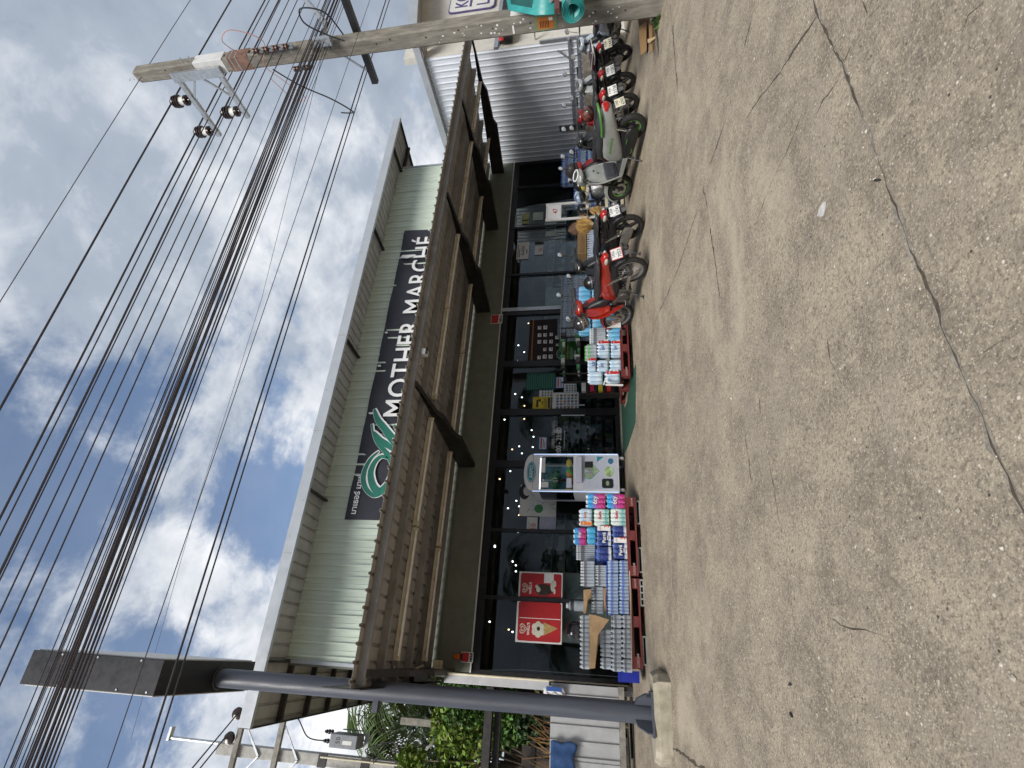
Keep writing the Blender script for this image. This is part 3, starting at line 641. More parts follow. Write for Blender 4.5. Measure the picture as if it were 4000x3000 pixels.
# paint flecks left by torn notices
rnd = random.Random(5)
for k in range(46):
    z = 2.1+2.1*rnd.random()**1.4 if k < 30 else 1.2+.9*rnd.random(); w, d = half(z)
    y = UY+rnd.uniform(-d+.02, d-.03); s_ = rnd.uniform(.006, .02)
    MB().poly([(UX-w-.003, y+s_*rnd.uniform(.6, 1.3)*cos(a), z+s_*rnd.uniform(.6, 1.5)*sin(a)) for a in (0, 1.2, 2.4, 3.9, 5.1)]).build('paper_fleck', M_paper, UP, smooth=False)
w, d = half(2.9)
MB().box(UX-.1, UX+w*.6, UY-d-.004, UY-d-.0005, 2.35, 2.9).build('torn_notice', M_paper, UP)
MB().box(UX-w-.006, UX-w-.001, UY-.02, UY+.10, 2.86, 2.89).build('paper_strip', M_paper, UP)
# printed plate
zp = 2.18; w, d = half(zp+.15)
MB().box(UX-w-.008, UX-w-.003, UY-.11, UY+.11, zp, zp+.36).build('notice_plate', mat('faded_green_print', (.20, .24, .13), .7), UP)
MB().box(UX-w-.0095, UX-w-.0082, UY-.085, UY+.085, zp+.06, zp+.30).build('notice_orange', mat('notice_orange', (.55, .17, .03), .6), UP)
for k in range(6): MB().box(UX-w-.0105, UX-w-.0097, UY-.03, UY+.07, zp+.13+.026*k, zp+.142+.026*k).build('notice_line', M_black, UP)
MB().box(UX-w-.011, UX-w-.0097, UY-.075, UY-.03, zp+.07, zp+.13).build('notice_white', M_paper, UP)
# two steel arms towards the shop, with three stacked insulators
for (z, y1) in ((8.95, 5.82), (8.13, 5.52)):
    MB().bar((UX-.13, UY+.1, z), (UX-.13, y1, z), .07, .08).build('steel_arm', M_steel, UP)
MB().box(UX-.18, UX-.12, UY-.03, UY+.14, 8.05, 9.02).build('arm_plate', M_steel, UP)
MB().bar((UX-.13, 4.72, 8.66), (UX-.13, 5.05, 8.92), .03, .03).build('arm_brace', M_steel, UP)
MB().bar((UX-.13, 4.72, 8.5), (UX-.13, 5.1, 8.17), .03, .03).build('arm_brace', M_steel, UP)
INS = [(5.06, 8.99), (5.70, 8.99), (5.38, 8.17)]
for (y, z) in INS:
    P = Matrix.Translation((UX-.13, y, z)) @ Matrix.Diagonal((1.3, 1.3, 1.0, 1))
    i1 = MB().lathe([(.02, 0), (.035, .02), (.035, .07), (.07, .08), (.072, .12), (.055, .13), (.055, .24), (.085, .245), (.088, .265), (.06, .28), (.085, .29), (.088, .31), (.055, .33), (.08, .34), (.08, .36), (.04, .39), (.035, .43), (.01, .44)], 16, P).build('insulator', M_ins, UP)
    MB().lathe([(.057, .14), (.058, .232)], 16, P, cap=False).build('insulator_collar', M_white, i1)
    MB().cyl((UX-.13, y, z-.12), (UX-.13, y, z), .01).build('insulator_pin', M_steel, i1)
# spool racks and brackets where the low voltage lines pass
M_spool = mat('spool_porcelain', (.11, .055, .04), .3)
for (y, zs) in ((UY-.18, (6.66, 6.84, 7.02, 7.20)), (UY+.19, (6.48, 6.66))):
    MB().box(UX-.16, UX-.12, y-.03, y+.03, zs[0]-.1, zs[-1]+.1).build('spool_rack', M_steel, UP)
    for z in zs: MB().lathe([(.02, -.05), (.045, -.04), (.045, -.015), (.028, 0), (.045, .015), (.045, .04), (.02, .05)], 12, Matrix.Translation((UX-.2, y-.03, z))).build('spool_insulator', M_spool, UP)
MB().bar((UX+.2, 3.6, 5.5), (UX+.2, 5.36, 5.56), .10, .11).build('crossarm', M_black, UP)
MB().bar((UX+.14, 4.7, 6.0), (UX+.14, 5.1, 5.6), .02, .03).build('crossarm_brace', M_steel, UP)
MB().box(UX-.22, UX-.12, UY-.26, UY-.14, 5.85, 6.15).build('cable_bracket', M_steel, UP)
MB().tube([(UX, UY-.16, 6.05), (9.3, UY-.2, 6.08), (9.9, UY-.25, 6.5), (10.6, UY-.3, 7.0), (11.6, UY-.4, 7.5), (13, UY-.5, 7.8)], .045, 10).build('lamp_arm', M_steel, UP)
MB().tube(catm([(UX-.17, 4.7, 7.1), (UX-.3, 4.95, 6.7), (UX-.4, 5.2, 6.2), (UX-.35, 5.5, 5.95), (UX-.2, 5.62, 6.1), (UX-.1, 5.66, 6.3)]), .012).build('loose_cable', M_black, UP)
MB().tube(catm([(UX-.2, 4.3, 5.6), (UX-.2, 3.95, 5.75), (UX-.2, 3.85, 6.1), (UX-.2, 4.05, 6.15), (UX-.2, 4.25, 5.9), (UX-.2, 4.4, 5.62)]), .012).build('cable_loop', M_black, UP)
M_or = mat('orange_cord', (.55, .24, .15), .6)
MB().tube(catm([(UX-.15, 4.42, 7.5), (UX-.3, 4.1, 7.6), (UX-.3, 3.95, 7.35), (UX-.25, 4.2, 6.95), (UX-.18, 4.6, 7.2), (UX-.2, 4.9, 7.0), (UX-.25, 5.2, 6.75), (UX-.2, 5.25, 7.0), (UX-.15, 4.85, 7.25)]), .006).build('orange_cord', M_or, UP)
MB().tube([(UX-.05, UY, 9.78), (UX-.05, UY+.02, 9.92), (UX-.05, UY+.06, 9.96), (UX-.05, UY+.05, 9.85)], .008).build('top_hook', M_steel, UP)
for z in (8.55, 8.72): MB().cyl((UX-.05, UY-.2, z), (UX-.05, UY-.1, z), .012).build('bolt', M_steel, UP)

# ------------------------------------------------------------------ overhead lines (all run parallel to the shop front)
M_wire = mat('black_cable', (.042, .036, .044), .55, var=.2)  # cable black lightened, sky glow put into the colour
M_wire2 = mat('brown_cable', (.06, .04, .03), .6, var=.2)
def wire(name, Y, Z, r, label, group, xa=-38, xb=45, sag=.35, m=M_wire, zl=0., zr=0., yl=0., x0=UX):
    pts = []
    for k in range(25):
        x = xa + (xb-xa)*k/24
        if x < x0: t = (x0-x)/(x0-xa); pts.append((x, Y+yl*t, Z + zl*t - sag*4*t*(1-t)))
        else: t = (x-x0)/(xb-x0); pts.append((x, Y, Z + zr*t - sag*4*t*(1-t)))
    return tag(MB().tube(pts, r, 6).build(name, m), label, 'cable', group)
KX = lambda x, y: (lambda v: v.z/v.y)(ray(x, y))       # slope of the plane through the eye and a line along X
wire('power_line', 5.06, 9.42, .016, 'thick black power line on the insulator nearest the pole, upper arm', None, sag=.12)
wire('power_line', 5.70, 9.42, .016, 'thick black power line on the outermost insulator of the upper arm', None, sag=.12)
wire('power_line', 5.38, 8.60, .016, 'thick black power line on the single insulator of the lower arm', None, sag=.12)
wire('earth_wire', UY, 9.66, .007, 'thin grey earth wire fixed at the very top of the utility pole', None, sag=.1, m=mat('grey_wire', (.12, .11, .12), .6))
wire('power_line', 5.45, 1.6+5.45*KX(0, 2060), .010, 'black power line crossing just below the insulators of the lower arm', None, sag=.1)
for (y, zs) in ((UY-.22, (7.20, 7.02, 6.84, 6.66)), (UY+.16, (6.66, 6.48))):
    for i, z in enumerate(zs):
        wire('service_line', y, z, .0075, 'thin black service line held by a porcelain spool on the utility pole', 'service lines on the spool racks', sag=.06, zl=.05*i)
rnd = random.Random(4)
for k in range(22):
    px = 36 + 140*(k/21.0)**.8 + rnd.uniform(-6, 6); Y = 4.36 + rnd.uniform(-.05, .08)
    Zl = 1.6 + Y*KX(px, 3000); Zp = 5.98 + .36*(1-k/21.0) + rnd.uniform(-.03, .03)
    # height at the pole is gathered into the bracket, spreads again to the left
    wire('telecom_cable', Y, Zp, rnd.choice((.0035, .0045, .005, .006, .008, .010)), 'black telecom cable in the thick sagging bundle across the sky', 'bundled telecom cables', sag=.03, m=rnd.choice((M_wire, M_wire, M_wire, M_wire2)), zl=(Zl-Zp)*46.9/10.0, xa=-38, yl=rnd.uniform(-.3, .3))
for (px, r, Y, lab) in ((414, .004, 4.4, 'single very thin wire a little below the cable bundle'), (554, .010, 5.12, 'upper wire of the pair hung from the end of the dark crossarm'), (585, .008, 5.16, 'lower wire of the pair hung from the end of the dark crossarm'), (205, .005, 4.4, 'thin wire just under the cable bundle')):
    wire('thin_wire', Y, 1.6+Y*KX(px, 3000), r, lab, None, sag=.02)
# drop wires running from the pole across the sky towards the shop side
for i, (a, b) in enumerate((((1290, 190), (1175, 900)),)):
    A = Vector((UX, UY+.1, 6.2)); B = at(760, 2000, 9.0)
    tag(MB().tube([A, A.lerp(B, .5)+Vector((0, 0, -.15)), B, B+(B-A)*.6], .004, 5).build('drop_wire', M_wire), 'thin drop wire slanting from the pole over the shop roof', 'cable')

# ------------------------------------------------------------------ sign pole with light box
SX, SY = -.43, 7.28
SP = thing('sign_pole', 'dark steel sign pole carrying a black light box at the left corner of the shop', 'sign', (SX, SY, 1.13), world=True)
M_nav = mat('slate_paint', (.072, .079, .102), .45, var=.12, scale=3, dirt=.4, dirtcol=(.035, .035, .04), dscale=4, stretch=(3, 3, .4))
M_box = mat('black_cladding', (.014, .014, .018), .4, var=.15, scale=3)
MB().cyl((SX, SY, 1.12), (SX, SY, 6.72), .112, n=28).build('pole', M_nav, SP)
MB().box(SX-.22, SX+.22, SY-.22, SY+.22, 1.115, 1.14).build('base_plate', M_nav, SP)
for a in (45, 135, 225, 315):
    c, s_ = cos(radians(a)), sin(radians(a)); M = Matrix(((c, 0, -s_, SX), (s_, 0, c, SY), (0, 1, 0, 1.14), (0, 0, 0, 1)))
    MB().prism([(.09, 0), (.27, 0), (.27, .05), (.20, .15), (.09, .19)], M, .02).build('gusset', M_nav, SP)
    MB().cyl((SX+c*.25, SY+s_*.25, 1.14), (SX+c*.25, SY+s_*.25, 1.19), .018, n=6).build('anchor_bolt', M_dsteel, SP)
MB().torus((SX, SY, 6.69), (0, 0, 1), .125, .02, 24, 6).build('collar', M_dsteel, SP)
bxo = MB().box(-.60, -.235, 6.2, 8.02, 6.70, 8.54).build('light_box', M_box, SP, bevel=.006)
MB().box(-.234, -.222, 6.24, 7.98, 6.74, 8.5).build('light_panel', M_white, bxo)
MB().box(-.613, -.601, 6.24, 7.98, 6.74, 8.5).build('light_panel', M_white, bxo)
for (x, z) in ((-.58, 8.0), (-.26, 7.6), (-.57, 7.2), (-.26, 8.1), (-.26, 7.0), (-.57, 6.8), (-.42, 7.9)):
    MB().cyl((x, 6.192, z), (x, 6.199, z), .012, n=8).build('rivet', M_steel, bxo)
MB().box(-.66, -.3, SY-.05, SY+.05, 4.42, 4.49).build('stay_bar', M_nav, SP)
FT = thing('concrete_footing', 'weathered concrete footing block under the dark sign pole', 'footing', (SX, SY, .95), world=True)
rnd = random.Random(6); pts = [(-.10, 6.98), (-.02, 7.1), (.02, 7.5), (-.05, 7.62), (-.8, 7.68), (-.95, 7.5), (-.86, 7.2), (-.78, 7.1)]
MB().loft([[Vector((x, y, gz(y)-.1)) for x, y in pts], [Vector((x, y, 1.05+rnd.uniform(-.01, .01))) for x, y in pts], [Vector((SX+(x-SX)*.93, SY+(y-SY)*.93, 1.115)) for x, y in pts]]).build('block', mat('footing_concrete', (.40, .36, .28), .9, var=.2, scale=8, bump=.5, dirt=.55, dirtcol=(.14, .14, .08)), FT, smooth=False)

# ------------------------------------------------------------------ rolled teal awning and weeds at the utility pole
AW = thing('rolled_awning', 'teal plastic awning sheet with its lower edge rolled up in front of the utility pole', 'awning', (8.3, 4.2, 1.9), world=True)
M_teal = mat('teal_sheet', (.03, .30, .29), .4, var=.15, scale=4, dirt=.2, dirtcol=(.02, .12, .12))
c0 = Vector((8.14, 4.12, 1.905)); prof = []
for k in range(91):
    a = 2*pi*k/20; rr = .085+.095*k/90+.006*sin(a*3); prof.append((rr*cos(a), rr*.93*sin(a)))
A = [c0+Vector((0, y, z)) for y, z in prof]; B = [p+Vector((2.6, -.3, .05)) for p in A]; n = len(A)
o = MB().add(A+B, [(i, i+1, n+i+1, n+i) for i in range(n-1)]).build('roll', M_teal, AW)
o.modifiers.new('thickness', 'SOLIDIFY').thickness = .007
A = [Vector((8.16, 4.15, 2.17)), Vector((8.30, 4.2, 2.45)), Vector((8.75, 4.3, 2.9)), Vector((10.6, 4.1, 3.2)), Vector((10.6, 3.9, 2.2))]
MB().poly(A).build('sheet', M_teal, AW).modifiers.new('thickness', 'SOLIDIFY').thickness = .01
MB().bar((8.15, 4.1, 2.13), (10.6, 3.8, 2.18), .07, .07).build('support_rail', mat('maroon_pipe', (.13, .05, .045), .5), AW)
MB().cyl((8.42, 4.1, 2.22), (8.42, 4.08, 2.22), .035).build('eyelet', M_steel, AW)
def cardboard(pts, th, m, t): MB().prism(pts[0], pts[1], th).build('sheet', m, t, smooth=False)
M_card = mat('brown_cardboard', (.30, .185, .085), .85, var=.12, scale=6, stretch=(1, 1, 14))
M_cardd = mat('dark_cardboard', (.11, .06, .028), .9, var=.2)  # darker brown copy of the cardboard colour
CB = thing('cardboard_pile', 'flattened brown cardboard pieces tied with tape leaning at the foot of the utility pole', 'cardboard', gr(2555, 150), world=True)
def cbq(p, m, name, Yo=0.):
    v = [Vector(q) for q in p]; o = MB().poly(v).build(name, m, CB, smooth=False); o.modifiers.new('thickness', 'SOLIDIFY').thickness = .012
Yc = 4.95
q = lambda x, y, dy=0.: at(2400+x/5.53, y/5.53, Yc+dy)
cbq([q(520, 600), q(690, 480), q(690, 1110), q(575, 1220)], M_card, 'cardboard_flap')
cbq([q(700, 480, .05), q(745, 420, .05), q(735, 1100, .05), q(695, 1190, .05)], M_cardd, 'cardboard_flap')
cbq([q(740, 440, -.05), q(810, 540, -.05), q(815, 1100, -.05), q(760, 1180, -.05)], M_card, 'cardboard_flap')
cbq([q(810, 520, -.06), q(880, 560, -.06), q(870, 1050, -.06), q(830, 1150, -.06)], M_cardd, 'cardboard_flap')
cbq([q(500, 380, .12), q(760, 380, .12), q(790, 900, .12), q(600, 900, .12)], M_cardd, 'cardboard_flap')
cbq([q(715, 860, -.09), q(770, 850, -.09), q(890, 800, -.09), q(880, 840, -.09), q(780, 920, -.09), q(720, 925, -.09)], mat('tan_tape', (.55, .42, .26), .5), 'packing_tape')
M_weed = mat('weed_green', (.05, .10, .02), .7, var=.4, island=.35)
def tuft(name, c, R, n, hmin, hmax, seed, m, label, cat, wid=.012, lean=.6):
    rnd = random.Random(seed); mb = MB()
    for k in range(n):
        a = rnd.uniform(0, 2*pi); rr = R*sqrt(rnd.random()); b = Vector((c[0]+rr*cos(a), c[1]+rr*sin(a), 0)); b.z = gz(b.y)
        h = rnd.uniform(hmin, hmax); d = Vector((rnd.gauss(0, lean), rnd.gauss(0, lean), 1)).normalized(); sdv = d.cross(Vector((rnd.random(), rnd.random(), .1))).normalized()*wid*rnd.uniform(.5, 1.2)
        mid = b+d*h*.6; tip = b+d*h+Vector((d.x, d.y, -.35))*h*.4
        mb.add([b-sdv, b+sdv, mid+sdv, mid-sdv, tip], [(0, 1, 2, 3), (3, 2, 4)])
    return tag(mb.build(name, m, smooth=False), label, cat)
b = gr(2575, 40)
tuft('weed_tuft', (b.x-.05, b.y+.0), .22, 160, .05, .16, 3, M_weed, 'low green weeds growing at the foot of the utility pole', 'weeds')
MB_rock = MB().ell((gr(2568, 18).x, gr(2568, 18).y, gz(gr(2568, 18).y)+.04), (.14, .06, .045)); tag(MB_rock.build('white_stone', M_white), 'white stone lying in the weeds at the utility pole', 'stone')

# ------------------------------------------------------------------ motorbikes
M_alu = mat('cast_aluminium', (.36, .35, .33), .45, metal=.7, var=.15, scale=14, dirt=.35, dirtcol=(.10, .07, .045), dscale=6)
M_engine = mat('engine_metal', (.10, .095, .09), .5, metal=.5, var=.3, scale=14, dirt=.4, dirtcol=(.10, .065, .04), dscale=6)
M_blkrim = mat('black_rim', (.016, .016, .017), .35, var=.2)
M_seat = mat('seat_vinyl', (.035, .035, .04), .5, var=.15, scale=10, bump=.1)
M_lens = mat('red_lens', (.42, .012, .012), .18, var=.1, coat=.5)
M_smoke = mat('clear_lens', (.45, .42, .38), .15, coat=.4)
M_mirror = mat('mirror_glass', (.85, .88, .92), .03, metal=1, var=.0)
M_plate = mat('number_plate', (.74, .74, .72), .45, var=.04)
M_plate_c = mat('cream_plate', (.70, .66, .52), .5, var=.05)
M_spring = mat('shock_spring', (.45, .44, .40), .35, metal=.8)
def paint(name, c): return mat(name, c, .22, var=.06, scale=4, coat=.55, dirt=.28, dirtcol=(.12, .10, .08), dscale=5)
def sring(x, zc, w, h, tilt=0., n=16, ex=2.6, yc=0.):
    pts = []
    for k in range(n):
        a = 2*pi*k/n; c, s_ = cos(a), sin(a)
        y = w*math.copysign(abs(c)**(2/ex), c); z = h*math.copysign(abs(s_)**(2/ex), s_)
        pts.append(Vector((x - z*sin(tilt), yc+y, zc + z*cos(tilt))))
    return pts
def loftx(secs, n=16, ex=2.6): return MB().loft([sring(*(list(q)+[0.]*(5-len(q))), n=n, ex=ex) for q in secs])
def xf(mb, M): mb.v = [tuple(M @ Vector(v)) for v in mb.v]; return mb
def catmull(P, k=6):
    P = [Vector(p) for p in P]; Q = []
    for i in range(len(P)-1):
        p0, p1, p2, p3 = P[max(0, i-1)], P[i], P[i+1], P[min(len(P)-1, i+2)]
        for j in range(k):
            t = j/k; Q.append(.5*((2*p1)+(p2-p0)*t+(2*p0-5*p1+4*p2-p3)*t*t+(3*p1-p0-3*p2+p3)*t**3))
    return Q+[P[-1]]
def wheel(t, x, R, r, M, rimm, spoke, hubm=None, disc=False):
    tb = xf(MB().torus((x, 0, R), (0, 1, 0), R-r, r, 40, 10, 1.05), M).build('wheel', M_rubber, t)
    Ri = R-2*r+.006
    xf(MB().lathe([(Ri-.012, -.028), (Ri+.006, -.034), (Ri+.012, -.03), (Ri-.004, 0), (Ri+.012, .03), (Ri+.006, .034), (Ri-.012, .028), (Ri-.016, 0), (Ri-.012, -.028)], 36, Matrix.Translation((x, 0, R)) @ Matrix.Rotation(pi/2, 4, 'X'), cap=False), M).build('rim', rimm, tb)
    hb = MB(); hb.cyl((x, -.06, R), (x, .06, R), .052, n=18); hb.cyl((x, -.085, R), (x, .085, R), .016, n=10)
    xf(hb, M).build('hub', hubm or M_alu, tb)
    if spoke == 'wire':
        for k in range(28):
            a = 2*pi*k/28; b = a+(.35 if k % 2 else -.35); y = .035 if (k//2) % 2 else -.035
            xf(MB().cyl((x+.05*cos(b), y, R+.05*sin(b)), (x+(Ri)*cos(a), y*.2, R+(Ri)*sin(a)), .0022, n=4), M).build('spoke', M_chrome, tb)
    else:
        for k in range(spoke):
            a = 2*pi*k/spoke+.3; c, s_ = cos(a), sin(a)
            o = xf(MB().loft([[Vector((x+c*.04-s_*q*.032, y*.022, R+s_*.04+c*q*.032)) for q, y in ((-1, -1), (1, -1), (1, 1), (-1, 1))], [Vector((x+c*Ri-s_*q*.02, y*.012, R+s_*Ri+c*q*.02)) for q, y in ((-1, -1), (1, -1), (1, 1), (-1, 1))]]), M).build('spoke', M_blkrim, tb, smooth=False, bevel=.004)
    if disc:
        xf(MB().lathe([(.06, -.002), (.105, -.002), (.105, .002), (.06, .002), (.06, -.002)], 24, Matrix.Translation((x, .07, R)) @ Matrix.Rotation(pi/2, 4, 'X'), cap=False), M).build('brake_disc', M_alu, tb)
    return tb
def arc_fender(x, R, rr, w, a0, a1, M, n=14):
    rings = []
    for k in range(n+1):
        a = radians(a0+(a1-a0)*k/n); c, s_ = cos(a), sin(a); e = .75+.25*sin(pi*k/n)
        rings.append([Vector((x+c*(R_), y*w*e, R+s_*(R_))) for y, R_ in ((-1, rr-.035), (-.85, rr-.006), (-.4, rr+.008), (.4, rr+.008), (.85, rr-.006), (1, rr-.035), (.8, rr-.016), (-.8, rr-.016))])
    return xf(MB().loft(rings), M)
def license_plate(t, x, z, tilt, ch, num, frame=None, m=None, w=.195, h=.158):
    # hangs facing backwards, leaning with the tail
    M = Matrix.Translation((x, 0, z)) @ Matrix.Rotation(tilt, 4, 'Y')
    p = xf(MB().box(-.002, .002, -w/2, w/2, -h/2, h/2), M).build('number_plate', m or M_plate, t, bevel=.0015)
    if frame:
        for (y0, y1, z0, z1) in ((-w/2-.008, w/2+.008, h/2, h/2+.009), (-w/2-.008, w/2+.008, -h/2-.009, -h/2), (-w/2-.009, -w/2, -h/2, h/2), (w/2, w/2+.009, -h/2, h/2)):
            xf(MB().box(-.004, .004, y0, y1, z0, z1), M).build('plate_frame', frame, p)
    for (s_, zz_, sz) in ((ch, .028, .07), (num, -.070, .076)):
        me = text_mesh(s_, sz, .001, 'CENTER', 1.05).copy(); me.transform(M @ Matrix.Translation((-.0032, 0, zz_)) @ Euler((pi/2, 0, -pi/2)).to_matrix().to_4x4())
        me.materials.clear(); link('lettering', me, M_black, p)
    me = text_mesh('กระบี่', .022, 0, 'CENTER').copy(); me.transform(M @ Matrix.Translation((-.0032, 0, -.004)) @ Euler((pi/2, 0, -pi/2)).to_matrix().to_4x4()); me.materials.clear(); link('lettering', me, M_black, p)
    return p
def place_bike(t, rear, heading, lean, ground_z=None):
    th = radians(heading); pitch = math.atan(.132*sin(th))
    t.rotation_euler = (Matrix.Rotation(th, 3, 'Z') @ Matrix.Rotation(-pitch, 3, 'Y') @ Matrix.Rotation(-radians(lean), 3, 'X')).to_euler()
    t.location = (rear[0], rear[1], gz(rear[1]) + .004)
def mirror_pair(t, M, hx, hz, sides=(1, -1), m=M_black, up=.23, face=None):
    for s_ in sides:
        st = xf(MB().tube([(hx, s_*.24, hz+.02), (hx-.01, s_*.28, hz+up*.55), (hx-.02, s_*.31, hz+up)], .006, 6), M).build('mirror', m, t)
        xf(MB().ell((hx-.02, s_*.325, hz+up+.04), (.014, .075, .05)), M).build('mirror_shell', m, st)
        xf(MB().ell((hx-.033, s_*.325, hz+up+.04), (.006, .068, .044)), M).build('mirror_glass', face or M_mirror, st)
def underbone(name, label, rear, heading, lean=8, steer=20, body=None, cowl=None, tailm=None, rim=None, spoke=5, seatm=None, chain=True, rack=False, plate=None, shield=None, group='motorbikes parked in front of the shop', pframe=None, pm=None, innerm=None, mirrors=(1, -1), coverm=None, dash=True):
    t = thing(name, label, 'motorbike', (0, 0, 0), group); I = Matrix.Identity(4)
    cowl = cowl or body; tailm = tailm or body; shield = shield or body; rim = rim or M_blkrim; seatm = seatm or M_seat; innerm = innerm or M_black
    R, WB = .285, 1.225
    H = Vector((.93, 0, .98)); ax = Vector((-.42, 0, .91)).normalized()
    ST = Matrix.Translation(H) @ Matrix.Rotation(radians(steer), 4, ax) @ Matrix.Translation(-H)
    wheel(t, 0, R, .042, I, rim, spoke, M_engine); wheel(t, WB, R, .037, ST, rim, spoke, M_engine, disc=True)
    # frame and engine
    e = MB(); e.box(.36, .66, -.11, .11, .20, .40); e.cyl((.50, -.14, .31), (.50, .15, .31), .085, n=20); e.cyl((.60, -.10, .27), (.60, .13, .27), .075, n=18)
    e.cyl((.62, 0, .36), (.82, 0, .42), .075, .06, n=14); e.build('engine', M_engine, t, bevel=.012)
    for s_ in (1, -1):
        MB().bar((0, s_*.075, R), (.42, s_*.075, .33), .025, .045, (0, 0, 1)).build('swingarm', M_engine, t)
        sh = MB().cyl((.02, s_*.10, R+.04), (.20, s_*.10, .66), .018, n=10).build('shock_absorber', M_engine, t)
        hel = [(.02+.18*u+.0, s_*.10+.034*cos(u*2*pi*11), R+.10+.27*u+.02+.034*.4*sin(u*2*pi*11)) for u in [k/110*.86 for k in range(111)]]
        MB().tube(hel, .005, 5).build('spring', M_spring, sh)
    if chain: loftx([(-.10, R, .012, .05), (-.06, R, .02, .085), (.10, R+.01, .022, .09), (.38, .31, .022, .06), (.5, .31, .02, .045)], 14).build('chain_case', M_alu, t).location = (0, .098, 0)
    MB().tube(catmull([(.62, -.12, .20), (.40, -.15, .20), (.1, -.17, .27), (-.05, -.17, .30)]), .03).build('exhaust', M_engine, t)
    MB().tube(catmull([(-.05, -.17, .30), (-.1, -.17, .31), (-.32, -.17, .37)]), [.045]*12+[.04], 10).build('muffler', M_engine, t)
    MB().tube([(.62, .0, .5), (.80, 0, .50), (.93, 0, .80), H], .035).build('frame_tube', M_black, t)
    # tail body, seat
    loftx([(-.36, .715, .03, .035), (-.31, .715, .065, .06), (-.18, .70, .09, .08), (.0, .665, .115, .10), (.20, .625, .125, .125), (.42, .575, .12, .15), (.60, .52, .085, .13), (.70, .47, .05, .09)]).build('side_body', tailm, t)
    loftx([(-.16, .56, .07, .06), (.1, .52, .10, .09), (.35, .47, .11, .10), (.52, .44, .08, .08)], 12).build('under_body', M_black, t)
    sc = [(-.30, .795, .05, .012), (-.26, .80, .085, .028), (-.05, .795, .115, .042), (.15, .765, .125, .045), (.24, .745, .12, .045), (.42, .735, .115, .05), (.58, .735, .085, .045), (.67, .72, .05, .03)]
    loftx(sc, 16, 3).build('seat', seatm, t)
    if coverm: loftx([(x, z+.012, w*1.05, h*1.25) for x, z, w, h in sc[1:5]], 16, 3).build('seat_cover', coverm, t)
    MB().tube(catmull([(.0, .13, .79), (-.2, .12, .80), (-.33, .07, .83), (-.35, 0, .835), (-.33, -.07, .83), (-.2, -.12, .80), (.0, -.13, .79)]), .011).build('grab_rail', M_engine if not rack else M_white, t)
    tl = loftx([(-.41, .70, .03, .03), (-.39, .705, .055, .04), (-.34, .715, .07, .045), (-.29, .715, .07, .04)]).build('tail_light', M_lens, t)
    for s_ in (1, -1): MB().ell((-.33, s_*.082, .70), (.07, .03, .03)).build('turn_signal', M_smoke, t)
    # rear mudguard and plate
    arc_fender(0, R, R+.035, .062, 75, 160, I).build('rear_fender', M_black, t)
    MB().loft([[Vector(v) for v in ((-.30, -.05, .66), (-.30, .05, .66), (-.335, .05, .67), (-.335, -.05, .67))], [Vector(v) for v in ((-.40, -.045, .42), (-.40, .045, .42), (-.412, .045, .42), (-.412, -.045, .42))], [Vector(v) for v in ((-.435, -.03, .36), (-.435, .03, .36), (-.442, .03, .36), (-.442, -.03, .36))]]).build('mud_flap', mat('grey_flap', (.10, .10, .105), .5), t)
    if plate: license_plate(t, -.405, .545, radians(22), plate[0], plate[1], pframe, pm)
    # leg shield, cover of the backbone
    loftx([(.50, .50, .06, .06), (.66, .53, .075, .085), (.77, .60, .075, .10, .5), (.83, .70, .065, .09, .5), (.88, .80, .05, .06, .3)], 14).build('centre_cover', innerm, t)
    for s_ in (1, -1):
        rings = []
        for (x, z, y0, y1, th) in ((1.03, .93, .02, .11, .03), (1.05, .82, .02, .20, .04), (1.02, .70, .03, .235, .04), (.96, .56, .04, .235, .035), (.88, .42, .06, .205, .03), (.79, .29, .08, .16, .02)):
            rings.append([Vector((x+.02, s_*y0, z)), Vector((x-.02, s_*(y0+y1)/2, z)), Vector((x-.075, s_*y1, z)), Vector((x-.075-th*.5, s_*(y1-.004), z-.006)), Vector((x-.03-th, s_*((y0+y1)/2-.01), z-.006)), Vector((x+.02-th, s_*y0, z-.006))])
        MB().loft(rings).build('leg_shield', shield, t)
    rings = []
    for (x, z, w) in ((.955, .94, .08), (.935, .87, .16), (.905, .76, .20), (.865, .64, .20), (.83, .50, .16)):
        rings.append([Vector((x, w, z)), Vector((x-.02, w*.5, z)), Vector((x-.02, -w*.5, z)), Vector((x, -w, z)), Vector((x+.05, -w*.8, z)), Vector((x+.05, w*.8, z))])
    MB().loft(rings).build('inner_shield', shield, t)
    # everything that turns with the handlebar
    for s_ in (1, -1):
        f = MB(); f.cyl((WB+.005, s_*.075, R-.02), (1.09, s_*.075, .60), .022, n=10); f.cyl((1.09, s_*.075, .60), (.985, s_*.075, .83), .016, n=10); xf(f, ST).build('fork', M_alu if s_ > 0 else M_alu, t)
    arc_fender(WB, R, R+.03, .058, 20, 150, ST).build('front_fender', shield, t)
    xf(loftx([(.78, .985, .05, .03), (.82, 1.0, .12, .055), (.90, 1.01, .15, .07), (.99, .985, .12, .085), (1.06, .95, .085, .065), (1.10, .93, .05, .035)]), ST).build('handlebar_cowl', cowl, t)
    xf(loftx([(1.065, .945, .075, .055), (1.105, .935, .06, .045), (1.12, .93, .03, .025)], 14), ST).build('headlight', M_smoke, t)
    if dash: xf(loftx([(.80, 1.04, .06, .006, .5), (.84, 1.055, .085, .012, .4), (.90, 1.075, .075, .01, .3)], 14), ST).build('dashboard', mat('dash_glass', (.06, .065, .07), .08, coat=1), t)
